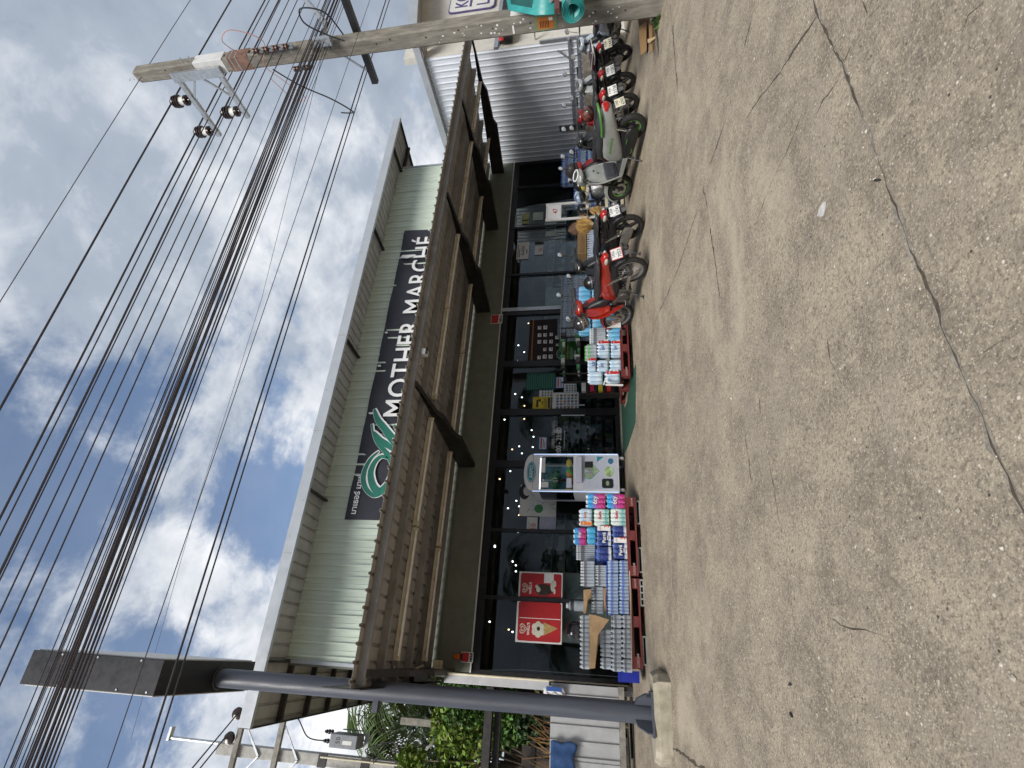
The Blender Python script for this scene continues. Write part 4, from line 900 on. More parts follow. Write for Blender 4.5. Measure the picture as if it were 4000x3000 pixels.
    for s_ in (1, -1):
        xf(MB().tube(catmull([(.90, s_*.10, 1.0), (.87, s_*.18, 1.005), (.82, s_*.26, 1.0), (.76, s_*.355, .985)]), .012), ST).build('handlebar', M_dsteel, t)
        xf(MB().cyl((.835, s_*.235, 1.002), (.755, s_*.365, .984), .018, n=10), ST).build('hand_grip', M_rubber, t)
        xf(MB().tube([(.89, s_*.2, 1.0), (.87, s_*.26, .995), (.80, s_*.36, .975)], .006, 6), ST).build('brake_lever', M_chrome, t)
    mirror_pair(t, ST, .85, 1.0, mirrors)
    for s_, e in ((1, (.70, .10, .45)), (-1, (1.10, -.07, .55)), (1, (1.02, .09, .62))):
        MB().tube(catmull([ST @ Vector((.86, s_*.2, 1.0)), ST @ Vector((.98, s_*.12, .99)), Vector((.99, s_*.06, .86)), Vector(e)]), .0045, 5).build('control_cable', M_black, t)
    loftx([(.02, R+.02, .02, .03), (.04, R+.02, .03, .04), (.06, R+.02, .02, .03)], 10).build('brake_plate', M_engine, t)
    # stand, pegs
    MB().tube([(.46, .10, .20), (.44, .16, .12), (.40, .245, .035)], .011).build('side_stand', M_black, t)
    MB().box(.36, .43, .225, .275, .022, .036).build('stand_foot', M_black, t)
    for s_ in (1, -1):
        MB().cyl((.56, s_*.10, .25), (.56, s_*.27, .255), .014).build('foot_peg', M_rubber, t)
        MB().tube([(.24, s_*.08, .36), (.22, s_*.2, .34)], .013).build('pillion_peg', M_dsteel, t)
    MB().tube([(.52, .13, .31), (.62, .155, .27), (.72, .155, .26)], .009).build('gear_lever', M_chrome, t)
    if rack:
        MB().box(-.42, -.40, -.15, .15, .86, .87).build('rack_end', M_white, t)
        for k in range(5): MB().tube([(.12, -.14+.07*k, .85), (-.41, -.14+.07*k, .87)], .007).build('rack_bar', M_chrome, t)
        for s_ in (1, -1): MB().tube([(.12, s_*.15, .845), (-.41, s_*.15, .865), (-.43, s_*.15, .90)], .01).build('rack_side', M_white, t)
    place_bike(t, rear, heading, lean); return t

P_red = paint('metallic_red', (.36, .022, .012)); P_dred = paint('dark_red', (.26, .012, .014)); P_blk = paint('gloss_black', (.012, .012, .014)); P_grey = paint('satin_grey', (.40, .41, .42)); P_blue = paint('pale_blue_grey', (.40, .46, .54)); P_wh = paint('gloss_white', (.68, .68, .68))
M_pink = mat('plate_frame_red', (.50, .05, .05), .5)
B1 = underbone('red_motorbike', 'red motorbike with wire wheels and a sticker on the leg shield, first from the door', (5.54, 6.64), 90, 8, 16, P_red, spoke='wire', rim=M_alu, plate=('1กน', '7053'), chain=False, pframe=M_pink, shield=P_red)
MB().bar((.02, .10, .30), (.44, .10, .28), .012, .05).build('chain_guard', M_alu, B1)
# small white fruit-shaped sticker on the shield
st = MB(); st.ell((0, 0, 0), (.003, .024, .024), 12, 6); st.ell((0, -.012, .006), (.0031, .016, .017), 10, 6); st.ell((0, .008, .032), (.0029, .006, .012), 8, 6)
xf(st, Matrix.Translation((.962, .115, .80)) @ Matrix.Rotation(.5, 4, 'Z')).build('sticker', M_white, B1)
B2 = underbone('black_motorbike', 'black motorbike with cast wheels parked beside the brooms', (6.46, 6.67), 89, 8, 16, P_blk, spoke=5, plate=('1กพ', '5741'), shield=P_blk)
B5 = underbone('black_motorbike', 'black motorbike with red tail and black handlebar cowl just right of the grey scooter', (9.2, 6.36), 73, 7, 14, P_blk, tailm=P_dred, spoke=5, plate=('1กห', '3338'), shield=P_blk)
B6 = underbone('red_motorbike', 'red and white motorbike with a dark seat in front of the silver wall', (10.05, 6.48), 68, 7, 14, P_dred, cowl=P_dred, tailm=P_blk, spoke=5, plate=('1กร', '2282'), shield=P_dred)
B7 = underbone('grey_motorbike', 'grey motorbike with maroon seat cover and white carrier, nearest the utility pole', (11.2, 6.6), 63, 7, 12, P_grey, cowl=P_grey, tailm=P_blk, spoke=5, plate=('1กธ', '2443'), shield=P_grey, rack=True, coverm=mat('maroon_cover', (.10, .025, .04), .8), pm=M_plate_c)
B8 = underbone('blue_motorbike', 'pale blue motorbike mostly hidden behind the utility pole', (12.05, 6.2), 62, 7, 8, P_blue, tailm=P_blue, spoke=5, plate=None, shield=P_blue, coverm=mat('maroon_cover', (.10, .025, .04), .8))
B4 = underbone('red_motorbike', 'red motorbike half hidden behind the grey scooter, only its handlebar and seat showing', (8.72, 6.62), 74, 7, 12, P_dred, tailm=P_blk, spoke=5, plate=None, shield=P_dred)

# ------------------------------------------------------------------ grey scooter
def scooter(rear, heading, lean=9, steer=22):
    t = thing('grey_scooter', 'matt grey scooter with green wheel rims and a green grab rail', 'scooter', (0, 0, 0), 'motorbikes parked in front of the shop'); I = Matrix.Identity(4)
    P_g = paint('scooter_grey', (.30, .315, .30)); M_dg = mat('dark_grey_plastic', (.06, .063, .075), .5, var=.1); M_grn = mat('rim_green', (.085, .26, .05), .4, var=.15, dirt=.3)
    R, WB = .255, 1.29; H = Vector((1.0, 0, .98)); ax = Vector((-.42, 0, .91)).normalized()
    ST = Matrix.Translation(H) @ Matrix.Rotation(radians(steer), 4, ax) @ Matrix.Translation(-H)
    wheel(t, 0, R, .055, I, M_grn, 6, M_engine); wheel(t, WB, R, .05, ST, M_grn, 6, M_engine, disc=True)
    # swing unit with belt cover on the left
    loftx([(-.06, R, .03, .05), (.0, R, .05, .11), (.15, .26, .055, .12), (.36, .27, .055, .105), (.46, .28, .04, .07)], 16).build('belt_cover', M_black, t).location = (0, .10, 0)
    for (x, z) in ((.1, .33), (.3, .22)): MB().box(x, x+.10, .158, .162, z, z+.012).build('green_stripe', M_grn, t)
    MB().box(.12, .5, -.10, .08, .26, .42).build('engine', M_engine, t, bevel=.02)
    sh = MB().cyl((-.02, .10, .33), (-.10, .10, .58), .02, n=10).build('shock_absorber', M_engine, t)
    MB().tube([(-.03-.06*u, .10+.036*cos(u*2*pi*8), .36+.2*u) for u in [k/80 for k in range(81)]], .006, 5).build('spring', M_spring, sh)
    MB().tube(catmull([(.3, -.13, .22), (.1, -.17, .26), (-.25, -.18, .36)]), .045).build('muffler', M_engine, t)
    # big rear body
    loftx([(-.46, .725, .03, .04), (-.43, .72, .08, .08), (-.32, .70, .12, .105), (-.12, .655, .15, .14), (.12, .60, .165, .175), (.34, .545, .165, .20), (.48, .50, .15, .20), (.56, .46, .12, .16)], 20, 3.2).build('rear_body', P_g, t)
    loftx([(-.02, .40, .12, .05), (.2, .36, .14, .07), (.5, .31, .15, .06)], 14).build('under_body', M_black, t)
    for s_ in (1, -1): MB().loft([[Vector((.50, s_*.10, .26)), Vector((.50, s_*.175, .27)), Vector((.50, s_*.175, .34)), Vector((.50, s_*.10, .35))], [Vector((1.0, s_*.08, .28)), Vector((1.0, s_*.155, .30)), Vector((1.0, s_*.155, .36)), Vector((1.0, s_*.08, .37))]]).build('floor_side', P_g, t)
    MB().box(.50, .98, -.15, .15, .335, .36).build('floorboard', M_dg, t)
    for k in range(4): MB().box(.54, .94, -.11+.07*k, -.09+.07*k, .3605, .368).build('floor_rib', M_rubber, t)
    loftx([(-.34, .80, .07, .012), (-.28, .81, .12, .035), (-.05, .80, .145, .05), (.10, .775, .15, .05), (.2, .755, .145, .055), (.40, .745, .13, .06), (.52, .72, .09, .05), (.57, .69, .05, .03)], 18, 3).build('seat', M_seat, t)
    MB().tube(catmull([(.02, .155, .77), (-.18, .16, .80), (-.36, .13, .84), (-.43, .06, .86), (-.44, 0, .862), (-.43, -.06, .86), (-.36, -.13, .84), (-.18, -.16, .80), (.02, -.155, .77)]), .02, 10).build('grab_rail', M_grn, t)
    loftx([(-.475, .73, .05, .04), (-.455, .735, .085, .05), (-.40, .735, .10, .05)], 14).build('tail_light', M_lens, t)
    MB().loft([[Vector(v) for v in ((-.36, -.06, .64), (-.36, .06, .64), (-.40, .06, .64), (-.40, -.06, .64))], [Vector(v) for v in ((-.46, -.055, .45), (-.46, .055, .45), (-.475, .055, .45), (-.475, -.055, .45))], [Vector(v) for v in ((-.45, -.04, .36), (-.45, .04, .36), (-.46, .04, .36), (-.46, -.04, .36))]]).build('rear_fender', M_dg, t)
    license_plate(t, -.475, .52, radians(20), '1กอ', '6742', None, M_plate_c)
    arc_fender(0, R, R+.035, .07, 60, 120, I).build('inner_fender', M_black, t)
    # front apron: painted outside, dark inside
    rings = []
    for (x, z, w) in ((1.04, .97, .11), (1.06, .88, .21), (1.05, .75, .25), (1.02, .60, .25), (.98, .45, .23), (.96, .31, .19)):
        rings.append([Vector((x-.11, w, z)), Vector((x-.02, w*.72, z+.01)), Vector((x+.035, 0, z+.015)), Vector((x-.02, -w*.72, z+.01)), Vector((x-.11, -w, z)), Vector((x-.13, -w*.93, z)), Vector((x-.07, -w*.6, z)), Vector((x-.06, 0, z)), Vector((x-.07, w*.6, z)), Vector((x-.13, w*.93, z))])
    MB().loft(rings).build('front_apron', P_g, t)
    rings = []
    for (x, z, w) in ((.945, .93, .10), (.93, .83, .19), (.915, .68, .22), (.90, .52, .215), (.88, .37, .18)):
        rings.append([Vector((x, w, z)), Vector((x-.012, w*.5, z)), Vector((x-.012, -w*.5, z)), Vector((x, -w, z)), Vector((x+.06, -w*.8, z)), Vector((x+.06, w*.8, z))])
    MB().loft(rings).build('inner_shield', P_g, t)
    MB().box(.835, .8495, -.13, .13, .42, .56).build('glove_pocket', M_dg, t, bevel=.005)
    MB().box(.85, .90, -.20, .20, .365, .60).build('shield_lower', M_dg, t, bevel=.02)
    MB().cyl((.905, -.07, .78), (.925, -.07, .785), .018).build('key_switch', M_black, t)
    MB().tube([(.90, .02, .72), (.87, .02, .71), (.87, .02, .74)], .006).build('bag_hook', M_black, t)
    for s_ in (1, -1):
        f = MB(); f.cyl((WB, s_*.085, R-.02), (1.12, s_*.085, .62), .024, n=10); xf(f, ST).build('fork', M_black, t)
    arc_fender(WB, R, R+.035, .072, 10, 150, ST).build('front_fender', P_g, t)
    xf(loftx([(.84, 1.03, .05, .03), (.88, 1.045, .15, .055), (.97, 1.05, .19, .075), (1.05, 1.02, .15, .09), (1.12, .97, .09, .06)], 18), ST).build('handlebar_cowl', P_g, t)
    xf(loftx([(1.09, .99, .08, .05), (1.13, .97, .06, .04), (1.145, .965, .03, .02)], 14), ST).build('headlight', M_smoke, t)
    xf(loftx([(.87, 1.09, .07, .006, .45), (.92, 1.115, .09, .012, .35), (.98, 1.13, .07, .008, .3)], 14), ST).build('dashboard', mat('dash_glass', (.06, .065, .07), .08, coat=1), t)
    xf(MB().torus((.925, 0, 1.115), (-.35, 0, 1), .10, .012, 24, 6), ST).build('dash_ring', M_white, t)
    for s_ in (1, -1):
        xf(MB().cyl((.96, s_*.15, 1.03), (.86, s_*.37, 1.01), .018, n=10), ST).build('hand_grip', M_rubber, t)
        xf(MB().tube([(.97, s_*.2, 1.03), (.93, s_*.37, .99)], .006, 6), ST).build('brake_lever', M_chrome, t)
    mirror_pair(t, ST, .93, 1.04, (-1,))
    MB().tube([(.52, .12, .24), (.50, .2, .14), (.46, .30, .03)], .012).build('side_stand', M_black, t)
    MB().box(.41, .49, .275, .33, .018, .034).build('stand_foot', M_black, t)
    for k in range(7): MB().box(.05+.045*k, .08+.045*k, .165, .1695, .585, .615).build('green_mark', M_grn, t)
    place_bike(t, rear, heading, lean); return t
B3 = scooter((8.05, 6.0), 89, 8, 18)

# ------------------------------------------------------------------ helmets
def helmet(loc, label, rz=0., tilt=(0, 0), m=None, visor=None, trim=None, s=1., full=False):
    t = thing('helmet', label, 'helmet', loc, 'helmets left on the bikes and stacks', rot=(tilt[0], tilt[1], rz)); t.scale = (s, s, s)
    m = m or M_helm; prof = []
    mb = MB(); n = 20; rings = []
    for i in range(10):                              # shell open at the bottom, cut higher at the front (+x)
        a = radians(90-i*13.5); rr = cos(a); z = sin(a)
        rings.append([Vector((.135*max(.02, rr)*cos(2*pi*k/n)*(1.08 if cos(2*pi*k/n) < 0 else 1), .118*max(.02, rr)*sin(2*pi*k/n), .125*z+(.05*max(0, cos(2*pi*k/n))*(i/9)**2 if not full else -.02*max(0, cos(2*pi*k/n))*(i/9)**2))) for k in range(n)])
    mb.loft(rings, cap=False); mb.poly(rings[0]); sh = mb.build('shell', m, t); sd_ = sh.modifiers.new('thickness', 'SOLIDIFY'); sd_.thickness = .012; sd_.offset = -1
    MB().ell((-.005, 0, -.01), (.115, .10, .105), 16, 8).build('lining', M_black, t)
    v = MB(); rg = []
    for j in range(5):
        z = .045-.028*j; rg.append([Vector(((.138+.004*j*(4-j)*.3)*cos(radians(a)), (.123)*sin(radians(a)), z)) for a in range(-70, 71, 14)])
    v.loft(rg, cap=False, closed=False); vo = v.build('visor', visor or M_visor, t); vo.modifiers.new('thickness', 'SOLIDIFY').thickness = .003
    MB().torus((0, 0, -.068), (0, 0, 1), .118, .009, 24, 6, 1).build('edge_trim', trim or M_black, t)
    for s_ in (1, -1): MB().tube([(0, s_*.10, -.06), (.02, s_*.07, -.13), (.02, s_*.02, -.17)], .006, 6).build('strap', M_black, t)
    return t
M_helm = mat('helmet_black', (.018, .017, .018), .3, coat=.4); M_visor = mat('dark_visor', (.03, .03, .035), .08, coat=1)
p = at(2270, 1262, 7.55); helmet(p, 'glossy black patterned helmet hanging on the red motorbike handlebar', radians(250), (.5, .3), M_visor, mat('tan_visor', (.18, .16, .13), .08, coat=1), full=True, s=1.05)
p = at(2310, 1105, 7.55); helmet(p, 'black helmet with grey visor hanging on the black motorbike', radians(255), (.3, .2), M_helm, mat('grey_visor', (.10, .10, .115), .2, coat=.5), full=True)
p = at(2237, 668, 7.1); helmet(p, 'matt black open helmet standing on the grey scooter mirror', radians(90), (0, .1), mat('helmet_matt', (.03, .024, .024), .5))
p = at(2268, 722, 7.5); helmet(p, 'black helmet with yellow visor sticker beside the grey scooter handlebar', radians(200), (.2, .2), M_helm, mat('yellow_visor', (.70, .62, .10), .3))
p = at(2268, 768, 7.9); helmet(p, 'black helmet with blue and white print on the steel rack', radians(210), (.2, 0), mat('helmet_print', (.25, .32, .42), .4, var=.9, scale=14))
p = at(2296, 446, 7.2); helmet(p, 'black helmet with orange web pattern hanging between the motorbikes', radians(240), (.9, .2), mat('helmet_web', (.16, .05, .035), .5, var=.8, scale=18), full=True, s=1.1)
p = at(2247, 2465, 8.6); helmet(p, 'black helmet with pink and white trim on the stacked water packs', radians(250), (0, .1), mat('helmet_dark', (.012, .01, .014), .15, coat=.6), M_visor, mat('pink_trim', (.55, .30, .36), .4))

# ------------------------------------------------------------------ goods in front of the shop
def rect(xt, xb, yl, yr, Y):
    xm, ym = (xt+xb)/2, (yl+yr)/2
    return at(xm, yl, Y).x, at(xm, yr, Y).x, at(xb, ym, Y).z, at(xt, ym, Y).z
M_pet = plastic_clear('clear_bottle', (.93, .96, .98), .36, (.72, .78, .83)); M_petb = plastic_clear('blue_bottle', (.80, .90, .98), .45, (.50, .66, .85))
M_film = plastic_clear('shrink_film', (.97, .98, 1), .13, (.85, .88, .92))
M_capw = mat('white_cap', (.72, .74, .76), .4); M_capb = mat('blue_cap', (.03, .10, .50), .4); M_capg = mat('green_cap', (.18, .52, .12), .4)
M_lbd = mat('dark_label', (.05, .05, .06), .4, var=.3, scale=30); M_lbb = mat('blue_label', (.02, .10, .48), .4, var=.3, scale=20); M_lbl = mat('pale_label', (.40, .50, .66), .4, var=.35, scale=25)
BOT = {}
def bottle_mesh(key, R, H, body, cap, lab, lz=(.45, .68)):
    if key in BOT: return BOT[key]
    mb = MB(); pr = [(R*.82, 0), (R, H*.03), (R*.96, H*.2), (R, H*.32), (R, H*.70), (R*.86, H*.79), (R*.45, H*.89), (R*.42, H*.92)]
    mb.lathe(pr, 10); mb.m = 1; mb.lathe([(R*.5, H*.915), (R*.5, H*.99), (R*.4, H)], 10); mb.m = 2
    mb.lathe([(R*1.012, H*lz[0]), (R*1.012, H*lz[1])], 10, cap=False)
    me = mb.mesh('bottle'); [me.materials.append(q) for q in (body, cap, lab)]; BOT[key] = me; return me
bottle_mesh('small', .0285, .135, M_pet, M_capw, M_lbd); bottle_mesh('blue', .0285, .15, M_petb, M_capb, M_lbb, (.42, .66)); bottle_mesh('med', .033, .22, M_pet, M_capw, M_lbl, (.45, .75)); bottle_mesh('big', .043, .30, M_petb, M_capb, M_lbb, (.45, .66)); bottle_mesh('medd', .033, .21, M_pet, M_capw, M_lbd, (.55, .75)); bottle_mesh('green', .03, .2, M_pet, M_capg, mat('green_label', (.12, .42, .14), .4, var=.3, scale=30), (.5, .75))
PK = {}
def pack_proto(key, nx, ny, pitch, film=True):
    me = BOT[key]; H = max(v.co.z for v in me.vertices); r_ = pitch/2
    t = thing('water_pack', 'x', 'bottle pack', (0, 0, 0))
    for j in range(ny):
        for i in range(nx):
            o = link('bottle', me, None, t); o.location = ((i+.5)*pitch, (j+.5)*pitch, 0); o.rotation_euler.z = random.uniform(0, 6)
    if film:
        w, d = nx*pitch, ny*pitch; prof = []
        def ring(z, g):
            P = []
            for (a, b, n) in (((0, 0), (w, 0), nx), ((w, 0), (w, d), ny), ((w, d), (0, d), nx), ((0, d), (0, 0), ny)):
                for k in range(n*4):
                    u = k/(n*4); bump = -.004+.005*abs(sin(pi*u*n)); x = a[0]+(b[0]-a[0])*u; y = a[1]+(b[1]-a[1])*u
                    nx_ = (x-w/2)/(w/2); ny_ = (y-d/2)/(d/2)
                    P.append(Vector((w/2+(x-w/2)*(1+g)+nx_*bump, d/2+(y-d/2)*(1+g)+ny_*bump, z)))
            return P
        MB().loft([ring(.002, -.03), ring(H*.06, .01), ring(H*.7, .012), ring(H*.82, -.05), ring(H*.9, -.22)], cap=False).build('shrink_wrap', M_film, t)
    t['dim'] = (nx*pitch, ny*pitch, H); PK[key, nx, ny] = [t, False]; return t
def place_pack(key, nx, ny, r, Y, label, group, rz=0., jit=.006):
    ent = PK[key, nx, ny]; t = ent[0] if not ent[1] else copy_tree(ent[0]); ent[1] = True
    w, d, h = t['dim']; X0, X1, Z0, Z1 = r
    t.scale = ((X1-X0)/w*.985, (X1-X0)/w*.985 if (X1-X0)/w < 1.4 else 1., (Z1-Z0)/h*.99)
    t.location = (X0+random.uniform(-jit, jit), Y+random.uniform(0, jit*2), Z0); t.rotation_euler.z = random.uniform(-.035, .035)
    tag(t, label, 'bottle pack', group); return t
pack_proto('small', 3, 4, .0575); pack_proto('blue', 4, 4, .0575); pack_proto('med', 4, 3, .067); pack_proto('big', 3, 2, .088); pack_proto('medd', 4, 3, .067); pack_proto('green', 4, 2, .061)

# printed packs: film with real bottle bulges, print in the material, lettering as children
def print_mat(name, stops, rough=.28):
    if name in MATS: return MATS[name]
    m = bpy.data.materials.new(name); m.use_nodes = True; t = m.node_tree; b = t.nodes['Principled BSDF']; b.inputs['Roughness'].default_value = rough
    tcn = t.nodes.new('ShaderNodeTexCoord'); sp = t.nodes.new('ShaderNodeSeparateXYZ'); t.links.new(tcn.outputs['Object'], sp.inputs[0])
    wv = t.nodes.new('ShaderNodeTexNoise'); wv.inputs['Scale'].default_value = 9; t.links.new(tcn.outputs['Object'], wv.inputs['Vector'])
    z = mth('ADD', sp.outputs[2], mth('MULTIPLY', mth('SUBTRACT', wv.outputs[0], .5, tree=t), .12, tree=t), tree=t)
    cr_ = t.nodes.new('ShaderNodeValToRGB'); t.links.new(z, cr_.inputs[0]); E = cr_.color_ramp.elements
    while len(E) < len(stops): E.new(.5)
    for e_, (p_, c_) in zip(E, stops): e_.position = p_; e_.color = (*c_, 1)
    t.links.new(cr_.outputs[0], b.inputs['Base Color']); bp = t.nodes.new('ShaderNodeBump'); bp.inputs['Strength'].default_value = .9; bp.inputs['Distance'].default_value = .02
    w2 = t.nodes.new('ShaderNodeTexNoise'); w2.inputs['Scale'].default_value = 22; t.links.new(tcn.outputs['Object'], w2.inputs['Vector']); t.links.new(w2.outputs[0], bp.inputs['Height']); t.links.new(bp.outputs[0], b.inputs['Normal'])
    MATS[name] = m; return m
PM = {
 'sixty': print_mat('print_blue_pink', [(0, (.42, .03, .16)), (.35, (.55, .05, .28)), (.55, (.18, .16, .50)), (.75, (.03, .36, .72)), (1, (.06, .45, .80))]),
 'cyan': print_mat('print_cyan', [(0, (.06, .35, .62)), (.6, (.08, .45, .75)), (1, (.2, .55, .8))]),
 'navy': print_mat('print_navy', [(0, (.70, .74, .80)), (.12, (.65, .70, .80)), (.2, (.015, .03, .16)), (.7, (.02, .045, .24)), (.85, (.10, .16, .34)), (1, (.5, .55, .65))]),
 'bluewhite': print_mat('print_blue_white', [(0, (.03, .22, .30)), (.15, (.5, .6, .68)), (.35, (.62, .72, .82)), (.7, (.45, .66, .86)), (1, (.75, .82, .88))]),
 'mint': print_mat('print_mint', [(0, (.45, .62, .55)), (.2, (.12, .42, .40)), (.4, (.65, .74, .72)), (.8, (.72, .78, .78)), (.9, (.75, .78, .78)), (1, (.35, .45, .40))]),
 'sky': print_mat('print_sky', [(0, (.10, .38, .66)), (.5, (.16, .50, .78)), (.8, (.25, .52, .72)), (1, (.5, .62, .7))])}
M_word = {'w': M_white, 'r': M_red, 'b': mat('ink_blue', (.05, .12, .45), .4), 'n': mat('ink_dark', (.10, .02, .03), .4), 'o': mat('ink_orange', (.70, .20, .04), .4), 't': mat('ink_teal', (.02, .35, .38), .4), 'y': mat('ink_gold', (.45, .24, .04), .4)}
def print_pack(style, r, Y, label, group, nx=3, ny=2, words=(), caps=M_capw, band=None, d=None):
    X0, X1, Z0, Z1 = r; w, h = X1-X0, Z1-Z0; d = d or min(.26, max(.17, w*.62)); jx = random.uniform(-.004, .004)
    t = thing('water_pack', label, 'bottle pack', (X0+jx, Y+random.uniform(0, .012), Z0), group); t.rotation_euler.z = random.uniform(-.06, .06)
    mb = MB(); zs = ((0, -.02), (.04, .012), (.25, .0), (.5, .01), (.72, .0), (.84, -.05), (.9, -.12)); rings = []
    for (zf, g) in zs:
        P = []
        for (a, b, n) in (((0, 0), (1, 0), nx), ((1, 0), (1, 1), ny), ((1, 1), (0, 1), nx), ((0, 1), (0, 0), ny)):
            for k in range(n*5):
                u = k/(n*5); bump = .016*(abs(sin(pi*u*n))**.6)-.012; x = a[0]+(b[0]-a[0])*u-.5; y = a[1]+(b[1]-a[1])*u-.5
                P.append(Vector((w/2+x*w*(.985+g)+math.copysign(1, x)*bump*(abs(x) > .49), d/2+y*d*(.985+g)+math.copysign(1, y)*bump*(abs(y) > .49), zf)))
        rings.append(P)
    mb.loft(rings, cap=True); mb.m = 1; R_ = w/nx*.2
    for i in range(nx):
        for j in range(ny):
            c = ((i+.5)*w/nx, (j+.5)*d/ny); mb.lathe([(R_*1.6, .86), (R_, .92), (R_, .985), (R_*.7, 1.0)], 10, Matrix.Translation((c[0], c[1], 0)))
    o = mb.build('shrink_wrap', [PM[style], caps], t); o.scale.z = h
    for (body, fx, fz, fs, ink, al) in words: text(body, (w*fx, -.012, h*fz), h*fs, M_word[ink], t, bold=.002, align=al, name='lettering')
    if band:
        f0, f1, ink, num = band
        MB().box(w*f0, w*f1, -.010, -.006, h*.03, h*.86).build('price_band', M_word[ink], t)
        text(num, (w*(f0+f1)/2+h*.14, -.0115, h*.12), h*.42, M_white if ink != 'w' else M_red, t, bold=.004, align='CENTER', rot=(pi/2, 0, 0), sx=.75)
        text('แพ็ค', (w*(f0+f1)/2, -.0115, h*.62), h*.14, M_white if ink != 'w' else M_red, t, align='CENTER')
    return t

# ---- red pallets on concrete blocks
M_pal = mat('red_pallet_wood', (.16, .028, .026), .6, var=.25, scale=5, stretch=(1, 6, 6), dirt=.35, dirtcol=(.07, .03, .025), dscale=5)
M_ink = mat('pallet_ink', (.42, .28, .28), .7)
def pallet(X, Y, zt, label, w=1.15, d=1.1, word='LOSCAM', skew=0.):
    t = thing('red_pallet', label, 'pallet', (X, Y, zt-.15), 'red wooden pallets'); t.rotation_euler.z = skew
    for k in range(7): MB().box(0, w, k*d/7+.008, (k+1)*d/7-.008, .128, .15).build('deck_board', M_pal, t, bevel=.003)
    for y in (0, d/2-.05, d-.1): MB().box(0, w, y, y+.1, .105, .1275).build('stringer_board', M_pal, t)
    for x in (0, w/2-.07, w-.14):
        for y in (.002, d/2-.05, d-.102): MB().box(x, x+.14, y, y+.1, .0225, .1045).build('block', M_pal, t, bevel=.004)
    for k in range(3): MB().box(0, w, (0, d/2-.05, d-.1)[k], (0, d/2-.05, d-.1)[k]+.1, 0, .022).build('bottom_board', M_pal, t)
    text(word, (.012, -.0005, .045), .042, M_ink, t, bold=.001)
    text(word, (w-.132, -.0005, .045), .03, M_ink, t, bold=.001)
    return t
PZ = 1.30
pallet(.02, 8.2, PZ, 'red wooden pallet under the clear water bottles at the left end', skew=.01)
pallet(1.20, 8.19, PZ, 'red wooden pallet under the blue and pink bottle packs', skew=-.012)
pallet(4.42, 8.06, PZ-.01, 'red wooden pallet under the bottle packs right of the door', skew=.0)
M_blk = mat('hollow_block', (.30, .29, .27), .9, var=.15, bump=.3)
def cblock(X, Y, L, label, n=3, z0=None):
    z0 = gz(Y+.05)-.01 if z0 is None else z0; t = thing('concrete_block', label, 'concrete block', (X, Y, z0), 'concrete blocks under the pallets'); h = PZ-.152-z0
    MB().box(0, L, 0, .16, 0, .018).build('block_face', M_blk, t); MB().box(0, L, 0, .16, h-.018, h).build('block_face', M_blk, t)
    for k in range(n+1):
        x = k*(L-.02)/n; MB().box(x, x+.02, 0, .16, .0181, h-.0181).build('block_web', M_blk, t)
    MB().box(.02, L-.02, .08, .09, .0181, h-.0181).build('hollow_shade', mat('dark_recess', (.05, .05, .05), .9), t)  # dark sheet painted in for the shade inside the block's hollows
for (X, lab, n) in ((.06, 'solid concrete block under the left end of the first red pallet', 1), (.80, 'hollow concrete block under the right end of the first red pallet', 4), (1.25, 'concrete block under the left end of the second red pallet', 1), (1.95, 'concrete block under the right end of the second red pallet', 1)):
    cblock(X, 8.22, .36, lab, n)
# ---- left stack
gL = 'clear water packs at the left end'; ORD = ('first', 'second', 'third', 'fourth', 'fifth', 'sixth', 'seventh', 'eighth'); LAY = ('bottom', 'second', 'third', 'fourth', 'fifth')
C4 = [(2625, 2572), (2572, 2512), (2512, 2453), (2453, 2400)]
for row, (xt, xb) in enumerate(((2427, 2467), (2387, 2427))):
    for i, (yl, yr) in enumerate(C4):
        for dy in (0, .24, .48): place_pack('small', 3, 4, rect(xt, xb, yl, yr, 8.2), 8.21+dy, ORD[i]+' small clear pack from the left, front row, %s layer of the first pallet' % LAY[row] if dy == 0 else 'pack of small clear bottles in a back row at the left end', gL)
for i, (yl, yr) in enumerate(((2612, 2566), (2566, 2513), (2513, 2457))):
    for dy in (0, .24): place_pack('small', 3, 4, rect(2344, 2386, yl, yr, 8.2), 8.24+dy, ORD[i]+' small clear pack from the left in the layer just under the kraft paper' if dy == 0 else 'small clear pack in the back row under the kraft paper', 'clear packs under the kraft paper')
for i, (yl, yr) in enumerate(((2615, 2560), (2560, 2505), (2505, 2450), (2450, 2400))):
    r = rect(2264, 2301, yl, yr, 8.22)
    place_pack('small', 3, 4, r, 8.24, ORD[i]+' small clear pack from the left standing on top of the kraft paper', 'clear packs on top of the kraft paper')
B4 = [(2398, 2345), (2345, 2288), (2288, 2237), (2237, 2188)]
for row, (xt, xb) in enumerate(((2415, 2457), (2370, 2415))):
    for i, (yl, yr) in enumerate(B4):
        for dy in (0, .25): place_pack('blue', 4, 4, rect(xt, xb, yl, yr, 8.2), 8.21+dy, ORD[i]+' pack of blue labelled bottles from the left, %s layer' % LAY[row] if dy == 0 else 'pack of blue labelled bottles in the back row', 'blue labelled bottle packs')
for i, (yl, yr) in enumerate(((2395, 2345), (2345, 2292))):
    place_pack('medd', 4, 3, rect(2310, 2356, yl, yr, 8.38), 8.38, ('left', 'right')[i]+' pack of dark labelled bottles standing on cardboard above the blue packs', 'dark labelled packs on cardboard')
